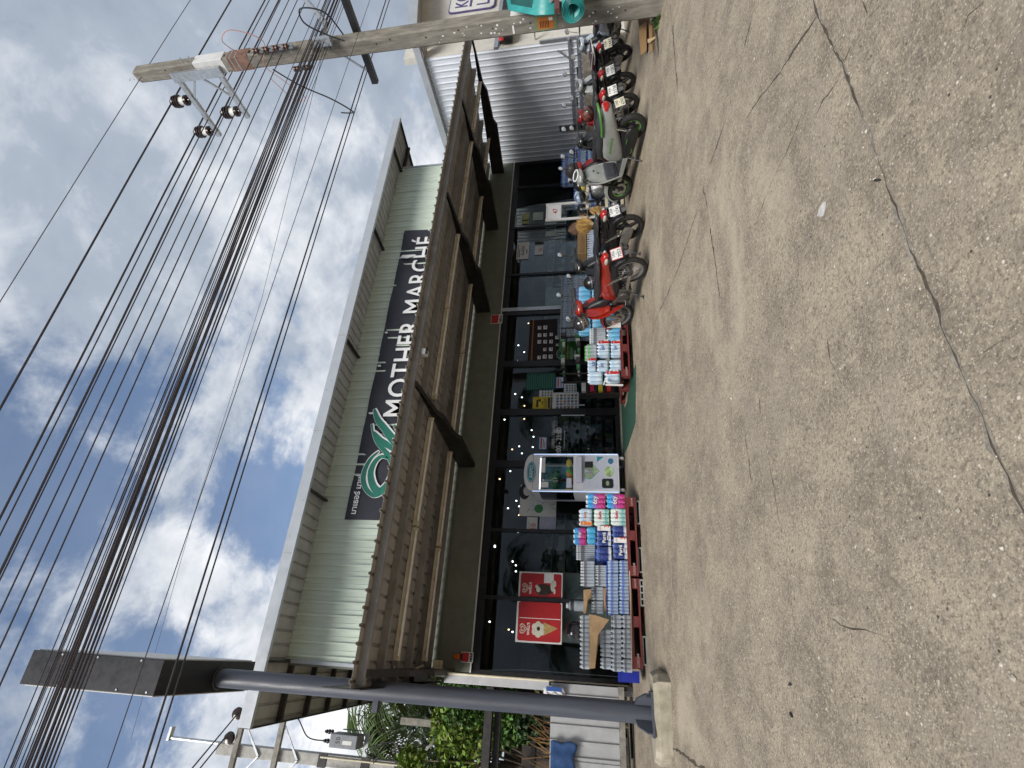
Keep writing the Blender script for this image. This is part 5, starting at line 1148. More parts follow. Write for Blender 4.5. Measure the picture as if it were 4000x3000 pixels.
for i, (xt, xb, yl, yr, Y) in enumerate(((2267, 2322, 2290, 2238, 8.36), (2267, 2322, 2238, 2188, 8.36), (2326, 2369, 2290, 2238, 8.36), (2326, 2369, 2238, 2205, 8.36), (2250, 2324, 2186, 2155, 8.5), (2250, 2324, 2155, 2125, 8.5))):
    place_pack('medd', 4, 3, rect(xt, xb, yl, yr, Y), Y, ('upper left', 'upper right', 'lower left', 'lower right', 'far right left-hand', 'far right')[i]+' pack of clear bottles with dark labels above the blue packs', 'clear packs with dark labels')
M_kraft = mat('kraft_paper', (.36, .235, .125), .85, var=.12, scale=9, bump=.5, bscale=14)
def sheet(name, pts, label, cat, m, Y, th=.008, dy=None):
    P = [at(x, y, Y + (dy[i] if dy else 0)) for i, (x, y) in enumerate(pts)]
    cpt = sum(P, Vector())/len(P)+Vector((0, -.02, 0)); n = len(P); mb = MB(); mb.add(P+[cpt], [(i, (i+1) % n, n) for i in range(n)])
    o = tag(mb.build(name, m, smooth=False), label, cat); o.modifiers.new('thickness', 'SOLIDIFY').thickness = th; return o
K8 = lambda pts: [(2200+x/5.53, 2230+y/5.53) for x, y in pts]
sheet('kraft_paper', K8([(560, 940), (700, 960), (1000, 1060), (960, 1110), (860, 1220), (780, 1280), (770, 1420), (740, 1600), (690, 2100), (560, 2120), (570, 1500)]), 'crumpled kraft paper sheet between the layers of clear bottles', 'paper', M_kraft, 8.17, dy=[.02, 0, -.04, -.05, -.02, 0, .02, .0, .0, .02, .0])
sheet('kraft_paper', K8([(440, 410), (610, 400), (600, 575), (560, 585), (490, 930), (440, 930)]), 'folded strip of kraft paper over the dark labelled packs', 'paper', M_kraft, 8.32)
sheet('kraft_paper', K8([(865, 375), (940, 370), (945, 905), (885, 905)]), 'narrow strip of cardboard lying under the dark labelled packs', 'cardboard', M_kraft, 8.34)
sheet('kraft_paper', K8([(1420, 0), (1440, 0), (1470, 500), (1490, 1500), (1490, 2200), (1475, 2200), (1465, 1000)]), 'pale cardboard sheet edge lying on the first red pallet', 'cardboard', mat('pale_card', (.55, .46, .34), .85), 8.19, .004)
b1 = rect(2211, 2281, 2387, 2344, 8.45)
o = link('water_bottle', BOT['medd'], None); o.location = ((b1[0]+b1[1])/2, 8.5, b1[2]); o.scale = ((b1[1]-b1[0])/.066, (b1[1]-b1[0])/.066, (b1[3]-b1[2])/.21); tag(o, 'single large clear bottle standing on the kraft paper strip', 'bottle')
r = rect(2415, 2468, 2665, 2632, 8.35)
BX = thing('blue_crate', 'small blue plastic crate at the left end of the stack', 'crate', (r[0], 8.35, r[2]), world=True)
mb = MB(); mb.box(r[0], r[1]+.04, 8.3, 8.312, r[2]-.1, r[3]); mb.box(r[0], r[0]+.012, 8.3121, 8.6, r[2]-.1, r[3]); mb.box(r[1]+.028, r[1]+.04, 8.3121, 8.6, r[2]-.1, r[3]); mb.box(r[0], r[1]+.04, 8.6, 8.612, r[2]-.1, r[3]); mb.box(r[0]+.0121, r[1]+.0279, 8.3121, 8.5999, r[2]-.1, r[2]-.08)
mb.build('crate_body', mat('crate_blue', (.012, .025, .30), .45), BX)
MB().box(r[0]-.006, r[1]+.046, 8.292, 8.2995, r[3]-.03, r[3]-.005).build('crate_rim', mat('crate_blue', (.012, .025, .30), .45), BX)
# ---- second pallet
W1 = (('Purrá', .38, .34, .30, 'w', 'CENTER'), ('● ● ●', .38, .18, .08, 'w', 'CENTER'))
print_pack('navy', rect(2390, 2450, 2182, 2101, 8.2), 8.2, 'dark blue pack lettered Purrá in the bottom layer', None, 4, 2, W1, M_capb, (.74, .98, 'w', '3'))
print_pack('navy', rect(2388, 2447, 2099, 2054, 8.2), 8.2, 'end of a dark blue and white bottle pack in the bottom layer', None, 2, 3, (), M_capb)
print_pack('navy', rect(2326, 2386, 2130, 2054, 8.2), 8.2, 'dark blue pack lettered Purrá in the second layer', None, 4, 2, W1, M_capb, (.74, .98, 'w', '3'))
print_pack('navy', rect(2326, 2388, 2187, 2137, 8.2), 8.2, 'end of a dark blue bottle pack in the second layer', None, 2, 3, (), M_capb)
S6 = (('6ty', .5, .42, .34, 'w', 'CENTER'),)
print_pack('sixty', rect(2239, 2289, 2121, 2059, 8.22), 8.22, 'blue and pink pack lettered 6ty at the top of the second pallet', None, 3, 2, S6)
print_pack('cyan', rect(2290, 2326, 2121, 2059, 8.22), 8.22, 'plain bright blue pack under the topmost 6ty pack', None, 3, 2)
for (xt, xb, lab) in ((2288, 2364, 'upper blue and pink pack lettered 6ty next to the claw machine'), (2364, 2441, 'lower blue and pink pack lettered 6ty next to the claw machine')):
    print_pack('sixty', rect(xt, xb, 1983, 1926, 8.2), 8.2, lab, None, 3, 2, S6)
for (xt, xb, word, lab, bd) in ((2261, 2314, 'Aura', 'top pale pack lettered Aura with orange price strip', (.0, .22, 'o', '3')), (2315, 2379, 'Aura', 'middle pale green pack lettered Aura', None), (2380, 2444, 'Aura', 'bottom pale green pack lettered Aura on the second pallet', None)):
    print_pack('mint' if bd is None else 'bluewhite', rect(xt, xb, 2052, 1986, 8.21), 8.21, lab, None, 4, 2, ((word, .58, .50, .24, 'o' if bd else 'r', 'CENTER'),), M_capg if bd is None else M_capw, bd)
for X in (1.3, 1.65, 2.0):
    for z in (PZ, PZ+.24): print_pack('navy', (X, X+.3, z, z+.235), 8.5, 'dark blue bottle pack hidden in the second row of the second pallet', 'back row of the second pallet', 3, 2, (), M_capb)
# ---- pallet right of the door
K7 = lambda x0, x1, y0, y1: (2150+x0/5.53, 2150+x1/5.53, 1240+y1/5.53, 1240+y0/5.53)
Yr = 8.07
WV = (('JUV', .45, .45, .26, 'b', 'CENTER'), ('●', .3, .72, .12, 'y', 'CENTER'))
print_pack('bluewhite', rect(*K7(1285, 1545, 500, 790), Yr), Yr, 'blue and white pack with red 3 strip in the bottom layer right of the door', None, 4, 2, WV, M_capw, (.78, .99, 'r', '3'))
print_pack('bluewhite', rect(*K7(1005, 1280, 500, 790), Yr), Yr, 'blue and white pack with red 3 strip in the second layer right of the door', None, 4, 2, WV, M_capw, (.78, .99, 'r', '3'))
print_pack('bluewhite', rect(*K7(1265, 1530, 890, 1150), Yr), Yr, 'blue and white pack end at the lower left right of the door', None, 3, 2, (), M_capw)
print_pack('bluewhite', rect(*K7(990, 1255, 890, 1130), Yr), Yr, 'blue and white pack with printed label in the second layer nearest the door', None, 3, 2, WV, M_capw)
print_pack('bluewhite', rect(*K7(1170, 1500, 1155, 1340), Yr-.02), Yr-.02, 'blue and white pack with red 2 strip at the corner next to the door mat', None, 2, 2, (), M_capw, (.62, .97, 'r', '2'))
print_pack('bluewhite', rect(*K7(800, 1130, 1135, 1340), Yr), Yr+.02, 'blue and white pack at the upper left corner next to the door', None, 2, 2, (), M_capw)
print_pack('bluewhite', rect(*K7(800, 985, 870, 1130), Yr), Yr+.02, 'white and blue pack with small red strip on the third layer', None, 3, 2, (('JUV', .5, .2, .4, 'b', 'CENTER'),), M_capw, (.80, .99, 'r', ''))
place_pack('green', 4, 2, rect(*K7(735, 995, 540, 865), Yr), Yr+.03, 'pack of clear bottles with green caps on top right of the door', None)
print_pack('sky', rect(*K7(1215, 1520, 205, 490), Yr), Yr, 'pale blue pack with yellow strip in the bottom layer behind the red motorbike wheel', None, 3, 2, (), M_capw)
place_pack('medd', 4, 3, rect(*K7(840, 1190, 200, 360), Yr), Yr+.02, 'clear pack with red caps above the pale blue pack, right one', None)
place_pack('medd', 4, 3, rect(*K7(840, 1190, 365, 515), Yr), Yr+.02, 'clear pack with red caps above the pale blue pack, left one', None)
for k in range(3):
    X = 5.42+.36*k
    for j in range(3): print_pack('sky', (X, X+.34, PZ+.25*j, PZ+.25*j+.245), 8.15, ORD[k]+' bright blue pack from the left, %s layer behind the red motorbike' % LAY[j], 'bright blue packs behind the red motorbike', 3, 2, (), M_capb)
# two price cards among them
r = rect(*K7(1220, 1520, 30, 200), 7.95)
MB_ = thing('price_card', 'white card handwritten 91 leaning on the blue packs behind the red motorbike', 'card', (r[0], 7.98, r[2]), world=True)
MB().box(r[0], r[1], 7.98, 7.985, r[2], r[3]).build('card', M_paper, MB_); text('91', (r[0]+.05, 7.978, r[2]+.05), .14, M_red, MB_)
# ---- tall clear stack against the glass and the stacks on the right
gT = 'clear packs stacked against the glass'
for j in range(5):
    for k in range(7):
        X = 6.40+.252*k; place_pack('med', 4, 3, (X, X+.25, 1.27+.252*j, 1.27+.252*j+.25), 9.85, ORD[k]+' clear pack from the left, %s layer of the tall stack against the glass' % LAY[j], gT)
gR = 'blue banded packs stacked at the silver wall'
for j in range(4):
    for k in range(8):
        if j == 3 and k not in (3, 4, 5, 6): continue
        X = 9.9+.272*k; place_pack('big', 3, 2, (X, X+.268, 1.26+.325*j, 1.26+.325*j+.32), 9.35, ORD[k]+' blue banded pack from the left, %s layer of the stack by the silver wall' % LAY[j], gR)
for j in range(2):
    for k in range(4):
        X = 7.45+.27*k; place_pack('med', 4, 3, (X, X+.265, 1.27+.31*j, 1.27+.31*j+.30), 8.75, ORD[k]+' clear pack from the left, %s layer behind the black motorbike' % LAY[j], 'clear packs behind the black motorbike')
r = rect(2256, 2292, 990, 908, 8.8)
CBX = thing('cardboard_box', 'closed brown cardboard box standing on the clear packs behind the brooms', 'box', (r[0], 8.8, 1.89), world=True)
MB().box(r[0], r[1], 8.8, 9.1, 1.895, r[3]).build('carton', M_card, CBX, bevel=.006); MB().box(r[0]+.02, r[1]-.02, 8.795, 8.7995, 1.93, 2.02).build('print_strip', mat('carton_print', (.22, .13, .06), .8), CBX)

# ---- steel rack with bags and the 47 board
RK = thing('steel_rack', 'low steel display rack with white price rails and bagged goods behind the scooter', 'rack', (8.5, 8.2, 1.08), world=True)
for x in (8.5, 9.5):
    for y in (8.15, 8.6): MB().box(x-.015, x+.015, y-.015, y+.015, gz(y), 1.95).build('leg', M_steel, RK)
for z in (1.14, 1.46, 1.86):
    MB().box(8.48, 9.52, 8.13, 8.62, z-.012, z).build('shelf', M_steel, RK); MB().box(8.48, 9.52, 8.112, 8.129, z-.04, z+.02).build('price_rail', mat('cream_rail', (.66, .60, .45), .5), RK)
M_bag = mat('black_bag', (.02, .02, .022), .25, var=.2, bump=.8, bscale=9); M_wbag = mat('white_bag', (.66, .67, .69), .35, var=.05, bump=.9, bscale=8); M_cbag = mat('grey_clear_bag', (.22, .22, .23), .25, var=.3, bump=.9, bscale=9)
def bag(c, rad, m, label, seed, group='bagged goods on the steel rack'):
    mb = MB().ell((0, 0, 0), rad, 14, 9); mb.v = [tuple(Vector(v)*(1+.22*noise.noise(Vector(v)*9+Vector((seed, 0, 0))))) for v in mb.v]
    o = tag(mb.build('goods_bag', m), label, 'bag', group); o.location = c; return o
bag((8.75, 8.33, 1.58), (.14, .15, .10), M_bag, 'black plastic bag on the middle shelf of the steel rack', 1)
bag((8.62, 8.3, 1.97), (.12, .14, .11), M_bag, 'black plastic bag on the top shelf of the steel rack', 2)
for k in range(5): bag((9.02+.13*k, 8.26, 1.62+.01*k), (.085, .15, .17), M_wbag if k > 0 else M_cbag, ORD[k]+' white refill bag from the left standing on the steel rack', 5+k, 'white refill bags on the rack')
for k in range(4): bag((8.62+.22*k, 8.3, 1.27), (.11, .16, .11), M_cbag, ORD[k]+' grey see-through bag from the left on the lowest rack shelf', 15+k, 'grey bags on the rack')
FB = thing('price_board', 'white framed price board reading 47 on two posts behind the brooms', 'board', (8.7, 8.4, 1.1), world=True)
r = rect(2137, 2189, 858, 798, 8.42); X0, X1, Z0, Z1 = r
for x in (X0, X1): MB().box(x-.025, x+.025, 8.41, 8.44, 1.12, Z1+.03).build('post', M_white, FB)
for z in (Z0, Z1): MB().box(X0+.026, X1-.026, 8.412, 8.438, z-.02, z+.02).build('rail', M_white, FB)
MB().box(X0+.026, X1-.026, 8.42, 8.426, Z0+.021, Z1-.021).build('paper', M_paper, FB); text('47', ((X0+X1)/2+.02, 8.417, Z0+.06), .15, M_red, FB, bold=.002, align='CENTER')

# ---- brooms stuck upside down
M_str = mat('broom_straw', (.42, .25, .075), .8, var=.3, scale=20, island=.35); M_strb = mat('broom_brown', (.20, .12, .085), .8, var=.3, island=.35); M_cane = mat('broom_handle', (.35, .30, .2), .6)
def broom(base, tip, spread, m, label, n=420, seed=1, flat=.35):
    base, tip = Vector(base), Vector(tip); d = (tip-base); L = d.length; d.normalize(); sdv = d.cross(Vector((0, 1, 0))).normalized(); fw = sdv.cross(d)
    t = thing('broom', label, 'broom', base, 'brooms among the motorbikes', world=True); rnd = random.Random(seed); mb = MB()
    for k in range(n):
        u = rnd.gauss(0, .45); w = rnd.gauss(0, .4); ll = L*rnd.uniform(.75, 1.05)*(1-.12*abs(u)); e = base+d*ll+sdv*u*spread+fw*w*spread*flat+Vector((0, 0, -.06*u*u))
        b = base+sdv*u*.03+fw*w*.02; mid = b.lerp(e, .5)+sdv*u*spread*.08; q = d.cross(fw).normalized()*.0022+fw*.0015
        mb.add([b-q, b+q, mid+q, mid-q, e+q*.4, e-q*.4], [(0, 1, 2, 3), (3, 2, 4, 5)])
    mb.build('bristles', m, t, smooth=False); MB().cyl(base-d*.03, base+d*.06, .035, .045, n=10).build('binding', M_cane, t)
    MB().tube([base, base-d*.5+Vector((0, .1, -.12)), base-d*.9+Vector((0, .3, -.35))], .012).build('handle', M_cane, t)
a = at(2312, 868, 7.5); broom(at(2318, 876, 7.4), at(2250, 886, 7.4), .26, M_str, 'straw broom with yellow bristles fanned out beside the black motorbike', seed=1)
broom(at(2282, 880, 7.55), at(2222, 905, 7.55), .17, M_strb, 'brown bristled broom standing behind the yellow straw broom', seed=2, n=300)
broom(at(2345, 842, 7.6), at(2312, 812, 7.6), .15, M_str, 'small yellow straw broom lying lower on the right', seed=3, n=260)

# ---- door mat, wire rack, small stand by the door
M_mat = mat('green_mat', (.018, .075, .05), .9, var=.2, scale=30, bump=.5, bscale=90)
pts = [gr(2430, 1590), gr(2482, 1412), gr(2487, 1640), gr(2455, 1738), gr(2432, 1740)]
DM = [(3.55, 9.6), (3.5, 8.95), (3.62, 8.2), (4.55, 7.92), (4.62, 9.6)]
tag(MB().loft([[Vector((x, y, gz(y)+.003)) for x, y in DM], [Vector((x, y, gz(y)+.012)) for x, y in DM]]).build('door_mat', M_mat, smooth=False), 'dark green door mat on the slope in front of the entrance', 'mat')
WR = thing('wire_rack', 'dark wire basket rack with small green goods beside the right door leaf', 'rack', (5.6, 9.4, 1.25), world=True)
for k in range(4):
    z = 1.45+.3*k
    for y in (9.25, 9.6): MB().tube([(5.15, y, z), (6.25, y, z)], .008, 6).build('wire', M_dsteel, WR)
    for j in range(9): MB().tube([(5.15+.137*j, 9.25, z), (5.15+.137*j, 9.6, z)], .005, 5).build('wire', M_dsteel, WR)
    for j in range(8): MB().box(5.2+.13*j, 5.25+.13*j+.03*(j % 3), 9.32, 9.45, z+.01, z+.05+.02*(j % 4)).build('packet', mat('packet_%s' % ('green', 'dark', 'pale')[(j+k) % 3], ((.10, .28, .13), (.06, .05, .05), (.45, .46, .42))[(j+k) % 3], .4), WR)
for x in (5.15, 6.25):
    for y in (9.25, 9.6): MB().box(x-.012, x+.012, y-.012, y+.012, 1.24, 2.45).build('upright', M_dsteel, WR)
WS = thing('white_trolley', 'small white folding trolley frame standing at the corner of the door mat', 'trolley', at(2420, 1500, 8.0), world=True)
a, b, c, d_ = at(2365, 1503, 8.0), at(2365, 1482, 8.0), at(2434, 1505, 8.0), at(2382, 1500, 8.0)
MB().bar(a, c, .03, .02).build('upright', M_white, WS); MB().bar(at(2358, 1503, 8.0), b, .025, .02).build('handle', M_white, WS); MB().bar(b, d_, .014, .014).build('stay', M_white, WS)
TR = thing('umbrella_bin', 'dark basket with colourful folded packets beside the entrance', 'basket', (4.9, 9.7, 1.25), world=True)
for k, cc in enumerate(((.5, .5, .5), (.35, .02, .05), (.5, .4, .04), (.4, .03, .03))):
    z = 1.95-.17*k
    MB().box(4.95, 5.25, 9.75, 9.95, z-.05, z).build('tray', M_black, TR); MB().box(5.0, 5.2, 9.72, 9.9, z+.002, z+.09).build('packet', mat('packet_%d' % k, cc, .4), TR)
for x in (4.95, 5.25): MB().box(x-.01, x+.01, 9.74, 9.96, 1.26, 2.1).build('side', M_dsteel, TR)

# ------------------------------------------------------------------ claw machine
KC = lambda x0, x1, y0, y1, Y=9.33: rect(1800+x0/2.765, 1800+x1/2.765, 1600+y1/2.765, 1600+y0/2.765, Y)
CM = thing('claw_machine', 'white toy claw machine with arched top lettered ARPO beside the entrance', 'claw machine', (3.1, 9.6, 1.24), world=True)
M_lav = mat('pale_lavender_panel', (.62, .65, .76), .35, var=.04); M_cab = mat('cabinet_white', (.78, .79, .82), .35, var=.04)
M_led = mat('led_edge', (.6, .7, .9), .3, emit=(.45, .62, 1.0), estr=.9)
X0, X1, zB, zT = KC(690, 1712, 482, 888); Yf, Yb = 9.33, 9.95
zw0, zw1 = KC(850, 1215, 500, 850)[2:]
MB().box(X0, X1, Yf, Yb, zB, zw0).build('lower_cabinet', M_cab, CM, bevel=.01)
for (x, y) in ((X0, Yf), (X1-.04, Yf), (X0, Yb-.04), (X1-.04, Yb-.04)): MB().box(x, x+.04, y, y+.04, zw0+.0005, zw1-.0005).build('corner_post', M_cab, CM)
MB().box(X0, X1, Yf, Yb, zw1, zw1+.12).build('upper_cabinet', M_cab, CM, bevel=.008)
zh = zw1+.121; hd = []
for k in range(17):
    a = pi*k/16; hd.append(((X0+X1)/2-cos(a)*(X1-X0)/2*.98, zh+sin(a)**.8*.17))
MB().loft([[Vector((x, Yf-.03, z)) for x, z in hd], [Vector((x, Yf+.10, z)) for x, z in hd]]).build('arched_header', M_cab, CM, bevel=.012)
cx = (X0+X1)/2
def oval(rx, rz, c, Y, m, name, par, n=28, dep=.004): return MB().loft([[Vector((c[0]+rx*cos(2*pi*k/n), Y, c[1]+rz*sin(2*pi*k/n))) for k in range(n)], [Vector((c[0]+rx*cos(2*pi*k/n), Y-dep, c[1]+rz*sin(2*pi*k/n))) for k in range(n)]]).build(name, m, par)
M_tealp = mat('sign_teal', (.02, .30, .40), .4)
oval(.20, .085, (cx, zh+.03), Yf-.0305, M_tealp, 'logo_disc', CM); oval(.185, .073, (cx, zh+.03), Yf-.035, M_white, 'logo_ring', CM); oval(.175, .064, (cx, zh+.03), Yf-.0395, M_tealp, 'logo_field', CM)
text('ARPO', (cx, Yf-.0445, zh-.005), .095, M_white, CM, bold=.002, align='CENTER')
MB().box(X0+.0405, X1-.0405, Yf+.004, Yf+.010, zw0+.001, zw1-.001).build('front_glass', glass('thin_glass', (.95, .97, .97), 1.35), CM)
MB().box(X0+.002, X0+.008, Yf+.0405, Yb-.0405, zw0+.001, zw1-.001).build('side_glass', glass('thin_glass', (.95, .97, .97), 1.35), CM)
MB().box(X1-.008, X1-.002, Yf+.0405, Yb-.0405, zw0+.001, zw1-.001).build('side_glass', glass('thin_glass', (.95, .97, .97), 1.35), CM)
M_bk = mat('toy_backdrop', (.10, .34, .45), .6, var=.5, scale=7)
MB().box(X0+.04, X1-.04, Yb-.03, Yb-.02, zw0, zw1).build('backdrop', M_bk, CM)
rnd = random.Random(9); cols = [(.75, .50, .06), (.78, .62, .12), (.55, .12, .10), (.15, .45, .12), (.10, .30, .55), (.75, .72, .68), (.70, .30, .08)]
for k in range(22):
    MB().ell((rnd.uniform(X0+.1, X1-.1), rnd.uniform(Yf+.08, Yb-.1), zw0+.06+.05*rnd.random()), (.06, .06, .055)).build('plush_toy', mat('plush_%d' % (k % 7), cols[k % 7], .9, bump=.4), CM)
MB().cyl((cx+.02, Yb-.15, zw0), (cx, Yb-.15, zw0+.32), .035, .025).build('toy_tree_trunk', mat('toy_brown', (.06, .03, .015), .8), CM)
for (dx, dz, r_) in ((0, .42, .13), (-.09, .38, .09), (.10, .36, .10)): MB().ell((cx+dx, Yb-.16, zw0+dz), (r_, .08, r_*.8)).build('toy_tree_crown', mat('toy_green', (.02, .16, .04), .8, bump=.5), CM)
MB().cyl((cx-.05, Yf+.3, zw1), (cx-.05, Yf+.3, zw0+.42), .006).build('claw_cable', M_chrome, CM)
for a in (0, 2.1, 4.2): MB().tube([(cx-.05, Yf+.3, zw0+.43), (cx-.05+.05*cos(a), Yf+.3+.05*sin(a), zw0+.37), (cx-.05+.02*cos(a), Yf+.3+.02*sin(a), zw0+.31)], .006).build('claw_arm', M_chrome, CM)
for (xt, xb, yl, yr, m) in ((868, 912, 520, 680, M_paper), (860, 945, 780, 840, M_paper), (1140, 1195, 740, 845, M_lav)):
    r = KC(xt, xb, yl, yr); MB().box(r[0], r[1], Yf-.002, Yf+.002, r[2], r[3]).build('window_sticker', m, CM)
for (x, m) in ((X0-.004, M_led), (X1-.008, M_led)): MB().box(x, x+.012, Yf-.006, Yf-.0005, zB+.02, zw1+.12).build('led_strip', m, CM)
r = KC(1245, 1310, 525, 795); MB().box(r[0], r[1], Yf-.09, Yf-.0005, r[2], r[3]).build('control_shelf', M_lav, CM, bevel=.01)
r = KC(1320, 1690, 500, 860); MB().box(r[0], r[1], Yf-.006, Yf-.0005, r[2], r[3]).build('front_panel', M_lav, CM)
r = KC(1315, 1500, 545, 785); hx, hz = (r[0]+r[1])/2, (r[2]+r[3])/2; hs = (r[3]-r[2])/34
hp = [(hx+hs*16*sin(t)**3, hz+hs*(13*cos(t)-5*cos(2*t)-2*cos(3*t)-cos(4*t))) for t in [2*pi*k/40 for k in range(40)]]
MB().loft([[Vector((x, Yf-.0065, z)) for x, z in hp], [Vector((x, Yf-.010, z)) for x, z in hp]]).build('heart_panel', mat('heart_print', (.42, .58, .30), .5, var=.5, scale=9), CM)
MB().loft([[Vector((hx+(x-hx)*1.08, Yf-.0062, hz+(z-hz)*1.08)) for x, z in hp], [Vector((hx+(x-hx)*1.08, Yf-.0085, hz+(z-hz)*1.08)) for x, z in hp]]).build('heart_rim', M_tealp, CM)
r = KC(1340, 1425, 565, 630); MB().box(r[0], r[1], Yf-.02, Yf-.0102, r[2], r[3]).build('bill_slot', M_black, CM)
for (a, b) in ((637, 672), (678, 712)): r = KC(1365, 1435, a, b); MB().box(r[0], r[1], Yf-.018, Yf-.0102, r[2], r[3]).build('coin_slot', M_steel, CM, bevel=.004)
r = KC(1525, 1645, 750, 850); rrect(r[0], r[1], r[2], r[3], .03, Yf-.0065, .012).build('prize_door', M_black, CM)
oval(.045, .03, ((r[0]+r[1])/2, (r[2]+r[3])/2), Yf-.0187, mat('door_print', (.30, .42, .25), .5), 'door_print', CM)
r = KC(1540, 1660, 615, 730); oval((r[1]-r[0])/2, (r[3]-r[2])/2*.85, ((r[0]+r[1])/2, (r[2]+r[3])/2), Yf-.0065, mat('heart_print', (.42, .58, .30), .5, var=.5, scale=9), 'round_print', CM)
r = KC(1588, 1648, 528, 590); oval((r[1]-r[0])/2, (r[3]-r[2])/2, ((r[0]+r[1])/2, (r[2]+r[3])/2), Yf-.0065, mat('blue_print', (.05, .20, .35), .4), 'round_print', CM)
r = KC(1470, 1545, 510, 570); MB().add([Vector((r[0], Yf-.0075, r[3])), Vector((r[1], Yf-.0075, r[3])), Vector((r[1], Yf-.0075, r[2])), Vector((r[0], Yf-.0065, r[3])), Vector((r[1], Yf-.0065, r[3])), Vector((r[1], Yf-.0065, r[2]))], [(0, 1, 2), (5, 4, 3)]).build('corner_print', M_tealp, CM)
for (x, y) in ((X0+.06, Yf+.06), (X1-.06, Yf+.06), (X0+.06, Yb-.06), (X1-.06, Yb-.06)):
    w_ = MB().cyl((x-.018, y, 1.245+.035), (x+.018, y, 1.245+.035), .035, n=14).build('caster', mat('caster_grey', (.45, .45, .44), .5), CM)
    MB().box(x-.024, x+.024, y-.02, y+.02, 1.285, zB).build('caster_fork', M_steel, w_)

MB().box(X0+.05, X1-.05, Yf+.06, Yf+.08, zw1-.016, zw1-.002).build('cabinet_light', mat('cabinet_led', (.9, .9, .9), .4, emit=(.9, .95, 1), estr=2.2), CM)
# ------------------------------------------------------------------ notices behind the glass
YP = YG-.012
def notice(x0, x1, y0, y1, m, label, cat='poster', name='window_notice', Y=YP):
    r = rect(x0, x1, y1, y0, Y); t = thing(name, label, cat, (r[0], Y, r[2]), world=True)
    MB().box(r[0], r[1], Y, Y+.003, r[2], r[3]).build('sheet', m, t); return t, r
def lines(t, r, m, n, x0=.1, x1=.9, z0=.1, z1=.9, th=.35, Y=YP, seed=1, ragged=.4):
    rnd = random.Random(seed); w, h = r[1]-r[0], r[3]-r[2]
    for k in range(n):
        z = r[2]+h*(z0+(z1-z0)*(k+.5)/n); q = h*(z1-z0)/n*th
        MB().box(r[0]+w*x0, r[0]+w*(x0+(x1-x0)*rnd.uniform(1-ragged, 1)), Y-.002, Y-.0005, z-q/2, z+q/2).build('print_line', m, t)
M_redp = mat('poster_red', (.42, .012, .018), .45, var=.1, scale=4); M_cream = mat('ice_cream', (.62, .60, .50), .6); M_choc = mat('chocolate', (.035, .018, .012), .4); M_wafer = mat('wafer', (.42, .27, .10), .7, var=.2, scale=30)
for i, (x0, x1, y0, y1, lab) in enumerate(((2026, 2197, 2235, 2346, 'red ice cream poster with a chocolate bar behind the glass'), (2016, 2195, 2352, 2513, 'red ice cream poster with a wafer cone behind the leftmost glass'))):
    t, r = notice(x0, x1, y0, y1, M_paper, lab); w, h = r[1]-r[0], r[3]-r[2]
    rrect(r[0]+w*(.0 if i == 0 else .04), r[1]-w*(.05 if i == 0 else 0), r[2]+h*.02, r[3]-h*.04, .04, YP-.0005, .0015).build('red_field', M_redp, t)
    cx_, cz_ = r[0]+w*(.42 if i == 0 else .33), r[2]+h*.84
    for (s_, m) in ((.085, M_cream), (.066, M_redp), (.048, M_cream), (.028, M_redp)):
        hp = [(cx_+s_/16*16*sin(q)**3, cz_+s_/16*(13*cos(q)-5*cos(2*q)-2*cos(3*q)-cos(4*q))) for q in [2*pi*k/30 for k in range(30)]]
        MB().poly([Vector((x, YP-.0025-.0006*(.09-s_)*100, z)) for x, z in hp][::-1]).build('heart_mark', m, t, smooth=False)
    text("WALL'S", (cx_, YP-.003, r[2]+h*.70), .062, M_paper, t, bold=.002, align='CENTER')
    if i == 0:
        MB().ell((cx_-.02, YP-.004, r[2]+h*.42), (.10, .004, .17), 20, 12, None).build('chocolate_bar', M_choc, t)
        for (dx, dz, rx, rz) in ((-.02, .10, .05, .04), (.03, .13, .03, .03), (.05, -.16, .10, .035), (.09, -.20, .06, .03), (-.04, -.2, .05, .02)): MB().ell((cx_+dx, YP-.008, r[2]+h*.42+dz), (rx, .002, rz), 12, 8).build('cream_splash', M_cream, t)
        rr = (r[0]+w*.62, r[0]+w*.98, r[2]+h*.2, r[2]+h*.42); MB().box(rr[0], rr[1], YP-.003, YP-.0022, rr[2], rr[3]).build('price_tag', M_paper, t)
    else:
        c = (r[0]+w*.33, r[2]+h*.42)
        MB().add([Vector((c[0]-.10, YP-.004, c[1]-.02)), Vector((c[0]+.12, YP-.004, c[1]-.02)), Vector((c[0]+.03, YP-.004, c[1]-.28))], [(0, 2, 1)]).build('cone', M_wafer, t, smooth=False)
        for k in range(6):
            a = k*pi/3; MB().ell((c[0]+.075*cos(a), YP-.007, c[1]+.075+.07*sin(a)), (.06, .003, .055), 14, 8).build('cream_swirl', M_cream, t)
        MB().ell((c[0]+.01, YP-.011, c[1]+.07), (.035, .002, .03), 12, 8).build('chocolate_drizzle', M_choc, t)
        for (a, b) in ((.56, .565),): MB().box(r[0]+w*.585, r[0]+w*.60, YP-.003, YP-.002, r[2]+h*.03, r[2]+h*.93).build('white_line', M_paper, t)
t, r = notice(2031, 2173, 1895, 2017, M_paper, 'black and white line drawing poster with a green round mark behind the claw machine'); w, h = r[1]-r[0], r[3]-r[2]
MB().ell((r[0]+w*.78, YP-.003, r[3]-h*.12), (.16, .002, .11), 18, 10).build('hair_shape', M_black, t)
MB().ell((r[0]+w*.80, YP-.006, r[3]-h*.19), (.10, .0015, .08), 14, 8).build('face_shape', M_paper, t)
oval(.085, .085, (r[0]+w*.24, r[2]+h*.47), YP-.0005, mat('stamp_green', (.05, .28, .10), .5), 'green_mark', t)
